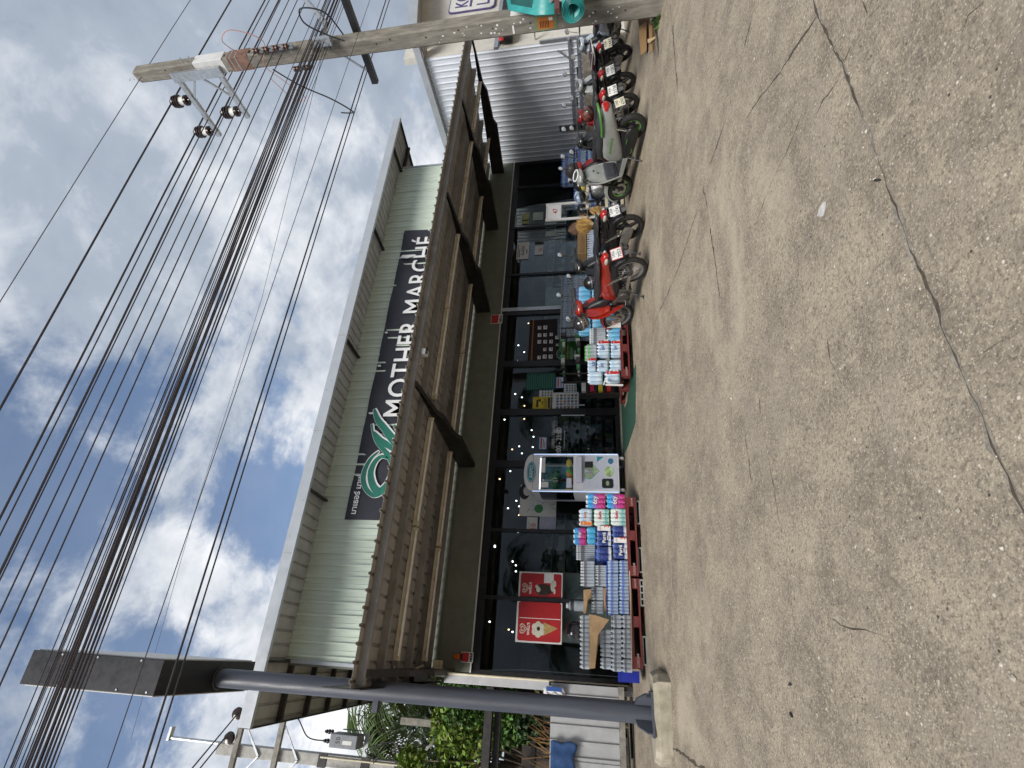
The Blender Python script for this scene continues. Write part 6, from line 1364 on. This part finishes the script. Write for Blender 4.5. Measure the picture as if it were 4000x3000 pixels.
for k in range(14): rnd2 = random.Random(k); a = Vector((r[0]+w*rnd2.uniform(.05, .95), YP-.002, r[2]+h*rnd2.uniform(.05, .75))); MB().bar(a, a+Vector((rnd2.uniform(-.12, .12), 0, rnd2.uniform(-.12, .12))), .003, .012, (0, 1, 0)).build('ink_stroke', M_black, t)
t, r = notice(2058, 2099, 2020, 2078, M_paper, 'white price sheet reading 38 behind the glass'); text('38', ((r[0]+r[1])/2-.05, YP-.002, r[2]+.03), .16, mat('ink_coral', (.55, .20, .14), .5), t, align='CENTER')
lines(t, r, mat('faint_ink', (.5, .4, .4), .6), 2, z0=.7, z1=.9, seed=3)
notice(2107, 2172, 2018, 2070, mat('lavender_paper', (.50, .53, .66), .7), 'plain lavender sheet below the 38 price sheet')
M_bluep = mat('notice_blue', (.05, .14, .40), .5); M_pinkp = mat('notice_red', (.48, .06, .06), .5)
for (x0, x1, y0, y1, lab) in ((2100, 2137, 1706, 1757, 'small blue bordered notice on the left door leaf'), (2167, 2203, 1472, 1517, 'small blue bordered notice beside the green board')):
    t, r = notice(x0, x1, y0, y1, M_bluep, lab); w, h = r[1]-r[0], r[3]-r[2]
    MB().box(r[0]+w*.06, r[1]-w*.06, YP-.0015, YP-.0003, r[2]+h*.08, r[3]-h*.2).build('white_field', M_paper, t); MB().box(r[0]+w*.1, r[1]-w*.1, YP-.003, YP-.0017, r[2]+h*.55, r[2]+h*.7).build('red_line', M_pinkp, t); lines(t, r, M_bluep, 2, .12, .88, .14, .5, .4)
t, r = notice(2056, 2169, 1457, 1524, mat('board_green', (.012, .10, .07), .6), 'green board of white price lines on the right door leaf'); lines(t, r, mat('board_line', (.06, .24, .18), .6), 15, .05, .95, .03, .97, .35, ragged=.15)
for (x0, x1, y0, y1, lab, n) in ((2158, 2260, 1533, 1600, 'white catalogue sheet of small product pictures on the right door leaf', 5), (2203, 2252, 1499, 1531, 'small sheet of product pictures above the door handle', 3), (2107, 2160, 1517, 1550, 'pale printed leaflet beside the yellow camera notice', 3)):
    t, r = notice(x0, x1, y0, y1, M_paper, lab); w, h = r[1]-r[0], r[3]-r[2]; rnd2 = random.Random(n); q = 0
    for a in range(n):
        for b in range(n+1):
            MB().box(r[0]+w*(.07+.86*a/n), r[0]+w*(.07+.86*(a+.7)/n), YP-.0018, YP-.0005, r[2]+h*(.05+.85*b/(n+1)), r[2]+h*(.05+.85*(b+.65)/(n+1))).build('product_picture', mat('pic_%d' % (rnd2.randrange(6)), [(.10, .30, .35), (.45, .18, .10), (.15, .15, .3), (.40, .30, .15), (.10, .10, .12), (.5, .3, .3)][q % 6], .5), t); q += 1
t, r = notice(2081, 2151, 1550, 1598, mat('notice_yellow', (.70, .52, .02), .5), 'yellow security camera notice on the right door leaf'); w, h = r[1]-r[0], r[3]-r[2]
MB().box(r[0]+w*.15, r[0]+w*.75, YP-.0018, YP-.0005, r[2]+h*.68, r[2]+h*.80, ).build('camera_icon', M_black, t); MB().box(r[0]+w*.6, r[0]+w*.82, YP-.0018, YP-.0005, r[2]+h*.55, r[2]+h*.67).build('camera_icon_arm', M_black, t)
MB().box(r[0]+w*.35, r[0]+w*.65, YP-.0018, YP-.0005, r[2]+h*.44, r[2]+h*.50).build('print_line', M_black, t); lines(t, r, M_black, 3, .1, .9, .2, .4, .4, ragged=.1); MB().box(r[0]+w*.08, r[1]-w*.08, YP-.0018, YP-.0005, r[2]+h*.03, r[2]+h*.16).build('black_strip', M_black, t)
# opening hours lettering on the left door leaf
OH = thing('opening_hours', 'white opening hours lettering 08:00 to 21:00 on the left door leaf', 'lettering', (4.2, YP, 2.5), world=True)
a = at(2196, 1797, YG-.004); b = at(2196, 1638, YG-.004); H_ = at(2176, 1700, YG-.004).z-a.z
M_vin = mat('vinyl_white', (.88, .88, .88), .5, var=.01)
text('08:00 - 21:00', (a.x+.02, YG-.004, a.z+.03), H_*1.28, M_vin, OH, bold=.004, sx=(b.x-a.x)/(H_*1.28*6.9)); text('OPEN / เปิดบริการ', (at(2170, 1752, YG).x, YG-.004, a.z+H_+.05), .085, M_vin, OH); MB().box(at(2190, 1752, YG).x, at(2190, 1682, YG).x, YG-.005, YG-.003, a.z-.045, a.z-.03).build('thin_line', M_white, OH)
c = at(2196, 1678, YG-.004); MB().box(c.x-.075, c.x-.07+.07, YG-.0035, YG-.003, c.z+.01, c.z+.17).build('sticker_patch', mat('patch_grey', (.5, .5, .5), .6), OH)
# note board
t, r = notice(2066, 2176, 1248, 1414, mat('note_board', (.028, .018, .018), .8), 'dark note board with small white notes in the window right of the door', 'board', 'note_board'); w, h = r[1]-r[0], r[3]-r[2]
MB().box(r[0], r[1], YP-.012, YP-.0005, r[3]-.10, r[3]-.07).build('orange_bar', mat('orange_wood', (.40, .12, .04), .6), t)
for (zx, zy, s_) in ((850, 360, 1), (912, 357, 1.1), (850, 440, 1), (910, 438, 1), (977, 432, .9), (848, 512, 1), (910, 512, 1), (975, 510, 1), (1040, 465, 1), (907, 595, .9), (972, 592, 1), (845, 682, .95), (906, 672, 1.1), (970, 672, 1.1), (1042, 545, .7)):
    c = at(1800+zx/2.765, 1150+zy/2.765, YP-.004); MB().box(c.x-.048*s_, c.x+.048*s_, YP-.005, YP-.003, c.z-.042*s_, c.z+.042*s_).build('note', M_paper, t); MB().box(c.x-.01, c.x+.03, YP-.0065, YP-.0052, c.z-.025, c.z+.0).build('note_mark', M_pinkp, t)
t, r = notice(2183, 2256, 1324, 1414, mat('ad_green', (.06, .26, .05), .5, var=.35, scale=5), 'green advertising board with an oval mark under the note board'); w, h = r[1]-r[0], r[3]-r[2]
oval(.11, .06, (r[0]+w*.35, r[3]-.01), YP-.0005, M_paper, 'oval_rim', t); oval(.10, .052, (r[0]+w*.35, r[3]-.01), YP-.0047, mat('oval_green', (.01, .09, .05), .5), 'oval_mark', t)
text('เครื่องดื่ม', (r[0]+w*.1, YP-.003, r[2]+h*.5), .1, mat('ad_yellow', (.7, .55, .05), .5), t); text('สมุนไพร', (r[0]+w*.1, YP-.003, r[2]+h*.25), .1, M_paper, t); lines(t, r, M_paper, 1, .1, .7, .08, .2, .5)
# papers on the right windows
t, r = notice(2019, 2066, 947, 1012, M_paper, 'white printed notice high in the right window'); text('รับบัตร', ((r[0]+r[1])/2, YP-.002, r[2]+.12), .11, M_black, t, align='CENTER', bold=.002); lines(t, r, M_black, 2, .1, .9, .7, .95, .4); lines(t, r, M_black, 1, .3, .7, .08, .25, .4)
t, r = notice(2089, 2122, 960, 995, M_paper, 'small white price sheet reading 70 in the right window'); text('70', ((r[0]+r[1])/2, YP-.002, r[2]+.025), .12, M_redp, t, align='CENTER')
M_yg = mat('yellow_green_paper', (.45, .50, .22), .7); M_pg = mat('pale_green_paper', (.50, .60, .52), .7)
for i, (a, b, c, d_) in enumerate(((660, 740, 510, 575), (660, 735, 588, 620), (780, 890, 495, 580), (555, 600, 515, 680), (910, 1030, 608, 660), (918, 1030, 697, 755))):
    notice(1800+a/2.765, 1800+b/2.765, 650+c/2.765, 650+d_/2.765, M_yg if i < 2 else M_pg, ('upper yellow green sheet', 'lower yellow green sheet', 'square pale green sheet', 'tall pale green sheet at the very top', 'pale printed sheet right of the mullion', 'pale printed sheet left of the mullion')[i]+' in the right windows')
# the freezer under the ice cream posters
r = rect(2200, 2420, 2515, 2240, YG+.35)
FZ = thing('chest_freezer', 'grey glass topped chest freezer under the ice cream posters inside the shop', 'freezer', (r[0], YG+.4, 1.262), world=True)
MB().box(r[0], r[1], YG+.35, YG+1.0, 1.3, r[3]-.02).build('cabinet', mat('freezer_grey', (.30, .32, .32), .4), FZ, bevel=.01); MB().box(r[0], r[1], YG+.35, YG+1.0, r[3]-.019, r[3]+.02).build('lid_frame', mat('freezer_frame', (.42, .48, .47), .4), FZ)

# ------------------------------------------------------------------ inside the shop
rnd = random.Random(12); SHC = [(.20, .36, .26), (.50, .54, .52), (.30, .12, .08), (.40, .36, .12), (.12, .24, .38), (.55, .55, .48), (.10, .12, .12), (.26, .40, .38)]
def shelf_unit(X, Y, w, label, seed, tiers=6, dep=.4, hgt=1.9, back=True):
    rnd = random.Random(seed); t = thing('store_shelf', label, 'shelf', (X, Y, 1.262), 'store shelves inside the shop', world=True)
    if back: MB().box(X, X+w, Y+dep-.02, Y+dep, 1.262, 1.262+hgt).build('back_panel', mat('shelf_back', (.20, .24, .23), .6), t)
    for k in range(tiers):
        z = 1.35+k*hgt/tiers; MB().box(X, X+w, Y, Y+dep-.021, z, z+.02).build('shelf_board', mat('shelf_board', (.42, .48, .45), .5), t); x = X+.02
        while x < X+w-.12:
            q = rnd.uniform(.07, .16); hh = rnd.uniform(.10, .22); MB().box(x, x+q-.008, Y+.02, Y+.2, z+.0205, z+hh).build('goods', mat('goods_%d' % rnd.randrange(8), SHC[rnd.randrange(8)], .5), t); x += q
    return t
shelf_unit(7.75, 11.7, 2.3, 'store shelf of small goods seen through the glass right of the steel mullion', 1)
shelf_unit(10.3, 11.9, 2.3, 'store shelf of small goods seen through the rightmost glass', 2)
shelf_unit(5.0, 14.2, 2.2, 'store shelf deep in the dark behind the entrance', 3)
shelf_unit(1.4, 13.5, 2.0, 'store shelf deep in the dark left of the entrance', 4)
shelf_unit(3.9, 12.6, .8, 'narrow store shelf just inside the entrance', 5, 5, .35, 1.5)

PC = thing('fridge_cabinet', 'pale green fridge cabinet inside the glass beside the steel mullion', 'fridge', (8.2, 10.8, 1.262), world=True)
MB().box(7.95, 8.5, 10.75, 11.3, 1.27, 3.0).build('cabinet', mat('fridge_pale', (.38, .48, .45), .5), PC); MB().box(7.99, 8.46, 10.744, 10.7495, 1.4, 2.9).build('door_panel', mat('fridge_door', (.30, .40, .37), .3), PC)
LAMPS = [(1700, 2100, 2.212, [(515, 80), (670, 208), (697, 240), (697, 292), (470, 727), (635, 795), (668, 815)]),
         (1800, 1600, 2.765, [(472, 108), (578, 13), (685, 100), (765, 222), (785, 293), (630, 397), (555, 430), (660, 473), (777, 405), (535, 665), (420, 750), (600, 985), (510, 1065), (630, 1045), (628, 1140), (493, 1308), (367, 1470), (560, 1640)]),
         (1800, 1150, 2.765, [(730, 312), (622, 550), (685, 623), (610, 723), (710, 722), (505, 787), (588, 1075), (660, 1112), (687, 1203), (578, 1258)])]
M_lampw = mat('bulb_white', (.9, .9, .9), .3, emit=(.95, .97, 1), estr=4); M_lampo = mat('bulb_warm', (.9, .8, .6), .3, emit=(1, .66, .34), estr=3.5)
n = 0
for (ox, oy, s_, L) in LAMPS:
    for (x, y) in L:
        px, py = ox+x/s_, oy+y/s_; v = ray(px, py); Z = 4.42; k = (Z-1.6)/v.z; p = EYE+v*k
        if p.y > 19: p = EYE+v*(19/v.y)
        if p.y < YG+.4: p = EYE+v*((YG+.4)/v.y)
        n += 1; t = thing('ceiling_lamp', 'small glowing bulb hanging in the dark inside the shop', 'lamp', p, 'bulbs inside the shop')
        rr = .008+.0009*p.y
        MB().ell((0, 0, 0), (rr, rr, rr*1.2), 10, 6).build('bulb', M_lampo if n % 4 == 2 else M_lampw, t); MB().cyl((0, 0, rr), (0, 0, max(rr+.05, 4.55-p.z)), .012, n=6).build('holder', M_black, t)

# ------------------------------------------------------------------ left side: sheet fence, washing, shed, greenery
M_fence = mat('weathered_zinc', (.50, .51, .52), .45, metal=.4, var=.1, scale=3, dirt=.3, dirtcol=(.22, .17, .12), dscale=3)
FN = thing('sheet_fence', 'low fence of weathered grey corrugated sheets left of the sign pole', 'fence', (-2, 9.6, 1.3), world=True)
for k in range(4):
    mb = MB(); corr(mb, (-.28-1.0*(k+1), 9.6-.012*(k % 2), 1.47), (1, 0, 0), (0, 0, 1.04), (0, -1, 0), 1.02, .2, .03, .028, .3, .03); mb.build('fence_sheet', M_fence, FN, smooth=False)
MB().box(-4.3, -.25, 9.58, 9.66, 1.38, 1.468).build('bottom_rail', M_conc, FN)
for x in (-.27, -1.6, -3.0): MB().box(x-.03, x+.03, 9.63, 9.69, 1.2, 2.55).build('fence_post', M_dsteel, FN)
M_jer = mat('white_cloth', (.70, .70, .72), .85, var=.05, bump=.5, bscale=9)
def hang(name, X0, X1, z0, z1, m, label, cat, Y=9.55, seed=1, nx=10, nz_=8):
    mb = MB(); mb.add([(X0+(X1-X0)*i/nx+.02*sin(j*1.3+seed), Y+.012*sin(i*1.1+seed)+.012*sin(j*.8+i*.4), z0+(z1-z0)*j/nz_+.03*sin(i*.55+seed)*(j < 2)) for j in range(nz_+1) for i in range(nx+1)], [(j*(nx+1)+i, j*(nx+1)+i+1, (j+1)*(nx+1)+i+1, (j+1)*(nx+1)+i) for j in range(nz_) for i in range(nx)])
    t = thing(name, label, cat, (X0, Y, z0), world=True); o = mb.build('cloth', m, t); o.modifiers.new('thickness', 'SOLIDIFY').thickness = .006; return t
r = rect(2137, 2200, 2790, 2735, 9.52); JT = hang('jersey', r[0], r[1]+.18, r[2], r[3]+.06, M_jer, 'white sports jersey numbered 23 hung over the sheet fence', 'shirt', 9.53)
text('23', (r[0]+.02, 9.478, r[3]-.12), .16, mat('ink_violet', (.08, .04, .14), .5), JT, bold=.006)
r = rect(2135, 2195, 2720, 2686, 9.5); J2 = hang('shirt', r[0], r[1], r[2], r[3], M_jer, 'white shirt with a blue edge hanging between the sign pole and the corner post', 'shirt', 9.5, 3)
MB().box(r[1]-.05, r[1]+.01, 9.45, 9.456, r[2], r[3]).build('blue_edge', mat('cloth_blue', (.03, .10, .34), .8), J2)
r = rect(2150, 2250, 3030, 2900, 9.5); hang('blue_trousers', r[0], r[1], r[2], r[3], mat('denim_blue', (.022, .065, .18), .85, var=.15, bump=.5, bscale=12), 'dark blue cloth bag hung on the sheet fence', 'cloth', 9.5, 5)
M_deadp = mat('dry_fronds', (.20, .105, .035), .85, var=.3, scale=8, island=.3)
DF = MB(); rnd = random.Random(2)
for k in range(40):
    a = Vector((-1.7+rnd.random()*1.2, 9.8+rnd.random()*.3, 2.3+rnd.random()*.2)); e = a+Vector((rnd.gauss(.1, .15), rnd.gauss(0, .1), rnd.uniform(.25, .55))); s_ = Vector((.012, 0, .004)); DF.add([a-s_, a+s_, e+s_*.3, e-s_*.3], [(0, 1, 2, 3)])
tag(DF.build('dry_stalks', M_deadp, smooth=False), 'bundle of dry brown stalks standing behind the sheet fence', 'stalks')
SHD = thing('dark_shed', 'dark open shed frame with plank wall behind the sheet fence', 'shed', (-2, 11.2, 1.3), world=True)
MB().box(-6, -.45, 11.1, 11.24, 3.72, 3.86).build('eave_beam', M_dsteel, SHD); MB().box(-6, -.45, 11.26, 11.34, 3.58, 3.70).build('inner_beam', M_dsteel, SHD)
for k in range(9): MB().box(-2.9+.17*k, -2.9+.17*k+.15, 11.9, 11.93, 1.3, 3.25).build('plank', mat('old_plank', (.09, .075, .065), .85, var=.3, stretch=(6, 6, 1)), SHD)
MB().box(-2.9, -1.3, 11.87, 11.899, 3.0, 3.08).build('plank_rail', M_dsteel, SHD); MB().box(-9, -.45, 13.75, 13.85, 1.0, 3.9).build('added_dark_sheet', mat('dark_recess', (.05, .05, .05), .9), SHD)  # near-black sheet added so no bright sky shows between the planks
for x in (-1.9, -.6): MB().box(x-.05, x+.05, 11.12, 11.22, 1.2, 3.72).build('shed_post', M_dsteel, SHD)
for k, (dx, m) in enumerate(((0, mat('hose_blue', (.05, .16, .32), .5)), (.05, M_black), (.09, M_black))):
    P = [gr(2478+8*k, 2790), gr(2485+9*k, 2880), gr(2500+9*k, 3000)]; tag(MB().tube([Vector((p.x-.02, p.y+1.0, gz(p.y+1.0)+.03)) for p in P], .014).build('hose', m), ('blue hose', 'inner black hose', 'outer black hose')[k]+' running along the foot of the sheet fence', 'hose')
r_ = gr(2455, 2935); tag(MB().add([(r_.x-.45, 9.42, 1.44), (r_.x-.38, 9.38, 1.36), (r_.x-.42, 9.36, 1.27), (r_.x-.52, 9.42, 1.34)], [(0, 1, 2, 3)]).build('paper_scrap', M_paper), 'crumpled white paper stuck under the sheet fence', 'litter')
# ---- foliage
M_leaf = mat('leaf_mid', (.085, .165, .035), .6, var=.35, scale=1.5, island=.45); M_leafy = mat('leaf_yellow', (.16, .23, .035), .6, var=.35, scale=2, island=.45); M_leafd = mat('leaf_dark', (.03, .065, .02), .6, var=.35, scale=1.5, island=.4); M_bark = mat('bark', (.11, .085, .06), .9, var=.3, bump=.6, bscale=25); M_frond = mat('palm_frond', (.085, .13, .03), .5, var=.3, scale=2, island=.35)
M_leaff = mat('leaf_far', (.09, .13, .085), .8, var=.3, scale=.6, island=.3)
def leaf(mb, p, s_, rnd, droop=.3):
    d = Vector((rnd.gauss(0, 1), rnd.gauss(0, 1), rnd.gauss(-droop, .6))).normalized(); sdv = d.cross(Vector((rnd.gauss(0, 1), rnd.gauss(0, 1), 1))).normalized(); a = p+d*s_*.5; b = p+d*s_
    mb.add([p, a+sdv*s_*.3, b, a-sdv*s_*.3], [(0, 1, 2, 3)])
def crown(mb, c, R, n, s_, rnd, clumps=14):
    C = []
    for k in range(clumps):
        d = Vector((rnd.gauss(0, 1), rnd.gauss(0, 1), rnd.gauss(0, .9))).normalized()*rnd.uniform(.35, 1)**.6; C.append((Vector((c[0]+d.x*R[0], c[1]+d.y*R[1], c[2]+d.z*R[2])), rnd.uniform(.25, .5)))
    for k in range(n):
        q, r_ = C[rnd.randrange(clumps)]; d = Vector((rnd.gauss(0, 1), rnd.gauss(0, 1), rnd.gauss(0, 1))).normalized()*rnd.random()**.45
        leaf(mb, q+Vector((d.x*R[0], d.y*R[1], d.z*R[2]))*r_, s_*rnd.uniform(.6, 1.3), rnd)
    return C
def tree(name, label, base, R, h, n, s_, m, seed, group=None, cat='tree'):
    rnd = random.Random(seed); t = thing(name, label, cat, base, group, world=True); mb = MB(); c = Vector((base[0], base[1], base[2]+h)); C = crown(mb, c, R, n, s_, rnd); mb.build('crown', m, t, smooth=False)
    tb = MB(); b = Vector(base); tb.tube([b-Vector((0, 0, .2)), b+Vector((.1, .05, h*.4)), c-Vector((0, 0, R[2]*.2))], [.05*h*.45, .04*h*.4, .03], 9)
    for q, r_ in C[:9]: a = b+Vector((.1, .05, h*.4+rnd.random()*h*.3)); tb.tube([a, a.lerp(q, .6)+Vector((0, 0, .1)), q], [.03, .02, .006], 6)
    tb.build('trunk', M_bark, t); return t
def palm(label, base, h, seed, lean=(0, 0), nf=16, L=2.6, m=None, group=None, nl=34):
    rnd = random.Random(seed); t = thing('palm_tree', label, 'palm tree', base, group, world=True); b = Vector(base); top = b+Vector((lean[0], lean[1], h))
    MB().tube([b-Vector((0, 0, .3)), b.lerp(top, .5)+Vector((lean[0]*.15, 0, 0)), top], [.16, .12, .09], 10).build('trunk', M_bark, t); mb = MB()
    for k in range(nf):
        a = 2*pi*k/nf+rnd.uniform(-.2, .2); up = rnd.uniform(.1, 1.1); d = Vector((cos(a), sin(a), 0)); P = []; ll = L*rnd.uniform(.8, 1.1)
        for j in range(9):
            u = j/8; P.append(top+d*ll*u*(1-.12*u)+Vector((0, 0, ll*(up*u-(.55+up*.75)*u*u))))
        mb.tube(P, [.022*(1-.85*j/8) for j in range(9)], 5); sd_ = d.cross(Vector((0, 0, 1)))
        for j in range(nl):
            u = .12+.87*j/nl; i = min(7, int(u*8)); p = P[i].lerp(P[i+1], u*8-i); w = ll*.30*sin(pi*min(1, u*.9+.12))**.7; tn = (P[i+1]-P[i]).normalized()
            for s_ in (1, -1):
                e = p+sd_*s_*w*rnd.uniform(.8, 1.05)+tn*w*.45+Vector((0, 0, -w*rnd.uniform(.25, .7))); q = tn*.02; mid = p.lerp(e, .55)+Vector((0, 0, w*.08)); mb.add([p-q*.6, p+q*.6, mid+q, e, mid-q], [(0, 1, 2, 3, 4)])
    mb.build('fronds', m or M_frond, t, smooth=False); return t
tree('vine_bush', 'bright green vine covered bush behind the dark shed', (-1.95, 13.0, 1.25), (1.1, .8, 1.25), 3.35, 6500, .12, M_leafy, 1, cat='bush')
tree('vine_bush', 'dense green creeper hanging over the shed roof right of the bush', (-1.0, 12.6, 1.25), (.55, .5, 1.3), 3.2, 5000, .11, M_leaf, 2, cat='bush')
tree('vine_bush', 'tall yellow green creeper at the left edge behind the shed', (-3.0, 13.2, 1.25), (1.0, .8, 1.5), 3.2, 6500, .12, M_leafy, 3, cat='bush')
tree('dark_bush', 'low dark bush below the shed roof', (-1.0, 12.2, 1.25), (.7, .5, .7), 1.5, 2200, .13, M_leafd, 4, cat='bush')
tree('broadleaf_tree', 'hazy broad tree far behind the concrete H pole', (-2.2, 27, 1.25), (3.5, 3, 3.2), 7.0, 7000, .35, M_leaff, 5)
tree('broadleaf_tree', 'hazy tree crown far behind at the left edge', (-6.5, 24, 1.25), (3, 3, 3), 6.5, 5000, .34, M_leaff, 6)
palm('coconut palm with drooping fronds behind the roof corner', (-1.3, 19, 1.25), 7.6, 3, (0, 0), 18, 3.0)
palm('coconut palm at the left edge behind the concrete pole', (-4.2, 18, 1.25), 7.0, 5, (.2, 0), 16, 2.8)

# ---- concrete pole with transformers
HX, HY = -2.28, 14.0
HP = thing('transformer_pole', 'pale concrete pole with crossarms and grey transformers left of the roof', 'utility pole', (HX, HY, 1.2), world=True)
MB().box(HX-.12, HX+.12, HY-.1, HY+.1, 1.0, 10.9).build('pole', M_concw, HP, bevel=.015)
for z in (10.35, 9.3): MB().box(HX-1.3, HX+.95, HY-.19, HY-.101, z-.06, z+.06).build('crossarm', M_conc, HP)
for (a, b) in (((HX-.05, 9.75), (HX+.6, 10.3)), ((HX-.05, 9.75), (HX-.7, 10.3)), ((HX-.05, 8.75), (HX+.6, 9.25)), ((HX-.05, 8.75), (HX-.7, 9.25))): MB().bar((a[0], HY-.13, a[1]), (b[0], HY-.13, b[1]), .03, .04).build('arm_brace', M_steel, HP)
for (x, z) in ((HX+.25, 10.55), (HX+.75, 10.5), (HX-.6, 10.5)):
    MB().lathe([(.03, -.03), (.13, -.02), (.14, 0), (.06, .03), (.12, .04), (.12, .06), (.04, .09)], 16, Matrix.Translation((x, HY-.2, z)) @ Matrix.Rotation(pi/2, 4, 'X')).build('disc_insulator', M_ins, HP)
r = rect(1290, 1398, 2925, 2867, HY-.45)
for i, (dx, dz, y) in enumerate(((0, 0, HY-.5), (-.95, .08, HY-.5))):
    b0 = MB().box(r[0]+dx, r[1]+dx, y, y+.4, r[2]+dz, r[3]+dz).build('transformer_tank', mat('tank_grey', (.24, .25, .28), .5), HP, bevel=.02)
    MB().box(r[0]+dx+.08, r[1]+dx-.12, y-.006, y-.0005, r[2]+dz+.12, r[2]+dz+.34).build('white_plate', M_white, b0); text('50', (r[0]+dx+.08, y-.003, r[3]+dz-.25), .14, M_black, b0)
    for x in (.1, .28): MB().lathe([(.02, 0), (.05, .02), (.05, .05), (.025, .07), (.05, .09), (.05, .12), (.025, .14), (.045, .16), (.02, .22)], 10, Matrix.Translation((r[0]+dx+x, y+.15, r[3]+dz+.0005))).build('bushing', M_ins, b0)
    for k in range(4): MB().box(r[0]+dx+.04+.09*k, r[0]+dx+.06+.09*k, y+.401, y+.46, r[2]+dz+.05, r[3]+dz-.1).build('cooling_fin', mat('tank_grey', (.24, .25, .28), .5), b0)
MB().box(HX-.1, HX+.6, HY-.11, HY-.1005, 7.1, 7.2).build('tank_bracket', M_steel, HP)
for z in (8.15, 7.1, 6.3): MB().box(HX-.14, HX+.14, HY-.12, HY-.1005, z-.1, z+.1).build('steel_clamp', M_dsteel, HP)
for k in range(3): MB().tube(catmull([(HX+.05+.04*k, HY-.13, 6.9), (HX+.3, HY-.2, 6.7+.2*k), (HX+.5, HY-.2, 6.5), (HX+.3, HY-.16, 6.3), (HX+.05, HY-.13, 6.1)]), .012).build('cable_loop', M_black, HP)
FS = MB().cyl((HX+.85, HY-.25, 9.45), (HX+.85, HY-.28, 9.95), .06, n=12); FS.cyl((HX+.85, HY-.25, 9.55), (HX+.85, HY-.28, 9.85), .085, n=12); FS.build('fuse_cutout', M_ins, HP)
MB().tube(catmull([(HX+.85, HY-.25, 9.4), (HX+.8, HY-.3, 8.9), (HX+.45, HY-.35, 8.5), (HX+.4, HY-.3, 8.1)]), .014).build('jumper_cable', M_black, HP)
MB().tube([(HX+.06, HY-.115, 1.2), (HX+.06, HY-.115, 8.2)], .02).build('cable_conduit', mat('cream_conduit', (.66, .60, .44), .5), HP)
for i, (z, lab) in enumerate(((10.62, 'upper thick line'), (10.45, 'lower thick line'))):
    tag(MB().tube([(HX+.25+.5*i, HY-.3, z), (HX-1.5+.5*i, HY-3.5, z-.6), (HX-6, HY-11, z-1.0), (HX-9, HY-16, z-.9)], .016, 6).build('power_line', M_wire), lab+' running from the transformer pole towards the left edge', 'cable')
SL = thing('steel_post', 'small square concrete post standing in front of the green trees', 'post', (-1.35, 13.6, 1.2), world=True)
MB().box(-1.42, -1.28, 13.6, 13.72, 1.2, 6.3).build('post', M_conc, SL); MB().bar((-1.35, 13.66, 5.2), (-2.1, 13.9, 5.9), .05, .05).build('stay', M_conc, SL)
LM = thing('street_lamp', 'slim grey street lamp arm rising beyond the transformer pole', 'street lamp', (-4.9, 22, 1.2), world=True)
p = at(662, 2880, 22); q_ = at(880, 2905, 22); MB().tube([(q_.x, 22, 1.2), (q_.x, 22, q_.z), p], .06).build('arm', M_steel, LM); MB().box(p.x-.1, p.x+.35, 21.9, 22.1, p.z-.06, p.z+.04).build('lamp_head', M_steel, LM)
# ---- across the road behind the viewer: what the dark glass mirrors
for i, (x, y, h, L, lab) in enumerate(((-4, -15, 7.8, 3.0, 'first'), (.6, -14, 5.0, 2.8, 'second'), (2.6, -15, 6.3, 3.0, 'third'), (5.2, -16, 8.2, 3.2, 'fourth'), (9.5, -15, 7.0, 3.0, 'fifth'), (17, -15, 7.8, 3.0, 'sixth'))):
    palm(lab+' coconut palm from the left across the road, mirrored in the shop glass', (x, y, gz(y)), h, 20+i, (random.uniform(-.6, .6), 0), 15, L, m=M_leafd, group='palms across the road', nl=22)
for i, (x, y, R, h, lab) in enumerate(((-6, -19, 3.0, 3.4, 'left'), (4.5, -20, 3.2, 4.6, 'middle'), (12.5, -19, 3.4, 4.8, 'right'), (21, -18, 3.4, 4.2, 'far right'), (-14, -16, 3.2, 4.2, 'far left'))):
    tree('broadleaf_tree', lab+' dark broadleaf tree across the road, mirrored in the shop glass', (x, y, gz(y)), (R, R*.8, R*.8), h, 3200, .4, M_leafd, 40+i, 'trees across the road')
HS = thing('roadside_house', 'plain grey house across the road, mirrored in the left shop glass', 'house', (-4, -24, -.5), world=True)
MB().box(-12, 0, -26, -22, -.6, 3.0).build('wall', M_conc, HS); MB().add([(-12.6, -21.4, 2.9), (.6, -21.4, 2.9), (.6, -24, 4.4), (-12.6, -24, 4.4), (-12.6, -26.6, 2.9), (.6, -26.6, 2.9)], [(0, 1, 2, 3), (3, 2, 5, 4)]).build('roof', M_soffit, HS)
# ---- loose grit swept along the joint, the cracks and the foot of the pallets
rnd = random.Random(77); mb = MB()
for k in range(900):
    q = rnd.random()
    if q < .45: x, y = rnd.uniform(-1, 9), rnd.gauss(2.06, .12)
    elif q < .75: x, y = rnd.uniform(-2, 8), rnd.uniform(1.2, 7.5)
    else: x, y = rnd.uniform(-.5, 7.5), rnd.gauss(7.9, .25)
    s_ = rnd.uniform(.0025, .007) if rnd.random() < .93 else rnd.uniform(.008, .014); c = Vector((x, y, gz(y)+s_*.3)); a = rnd.uniform(0, 3)
    mb.add([c+Vector((s_*cos(a+b), s_*sin(a+b), 0)) for b in (0, 1.7, 3.3, 4.8)]+[c+Vector((s_*.2*cos(a), s_*.2*sin(a), s_*.8)), c-Vector((0, 0, s_*.6))], [(0, 1, 4), (1, 2, 4), (2, 3, 4), (3, 0, 4), (1, 0, 5), (2, 1, 5), (3, 2, 5), (0, 3, 5)])
tag(mb.build('loose_grit', mat('grit', (.34, .30, .25), .9, var=.4, island=.5), smooth=False), 'loose grit and pebbles scattered over the concrete yard', 'grit', kind='stuff')
for o in bpy.data.objects:
    if '_w' in o: del o['_w']
    if 'dim' in o: del o['dim']
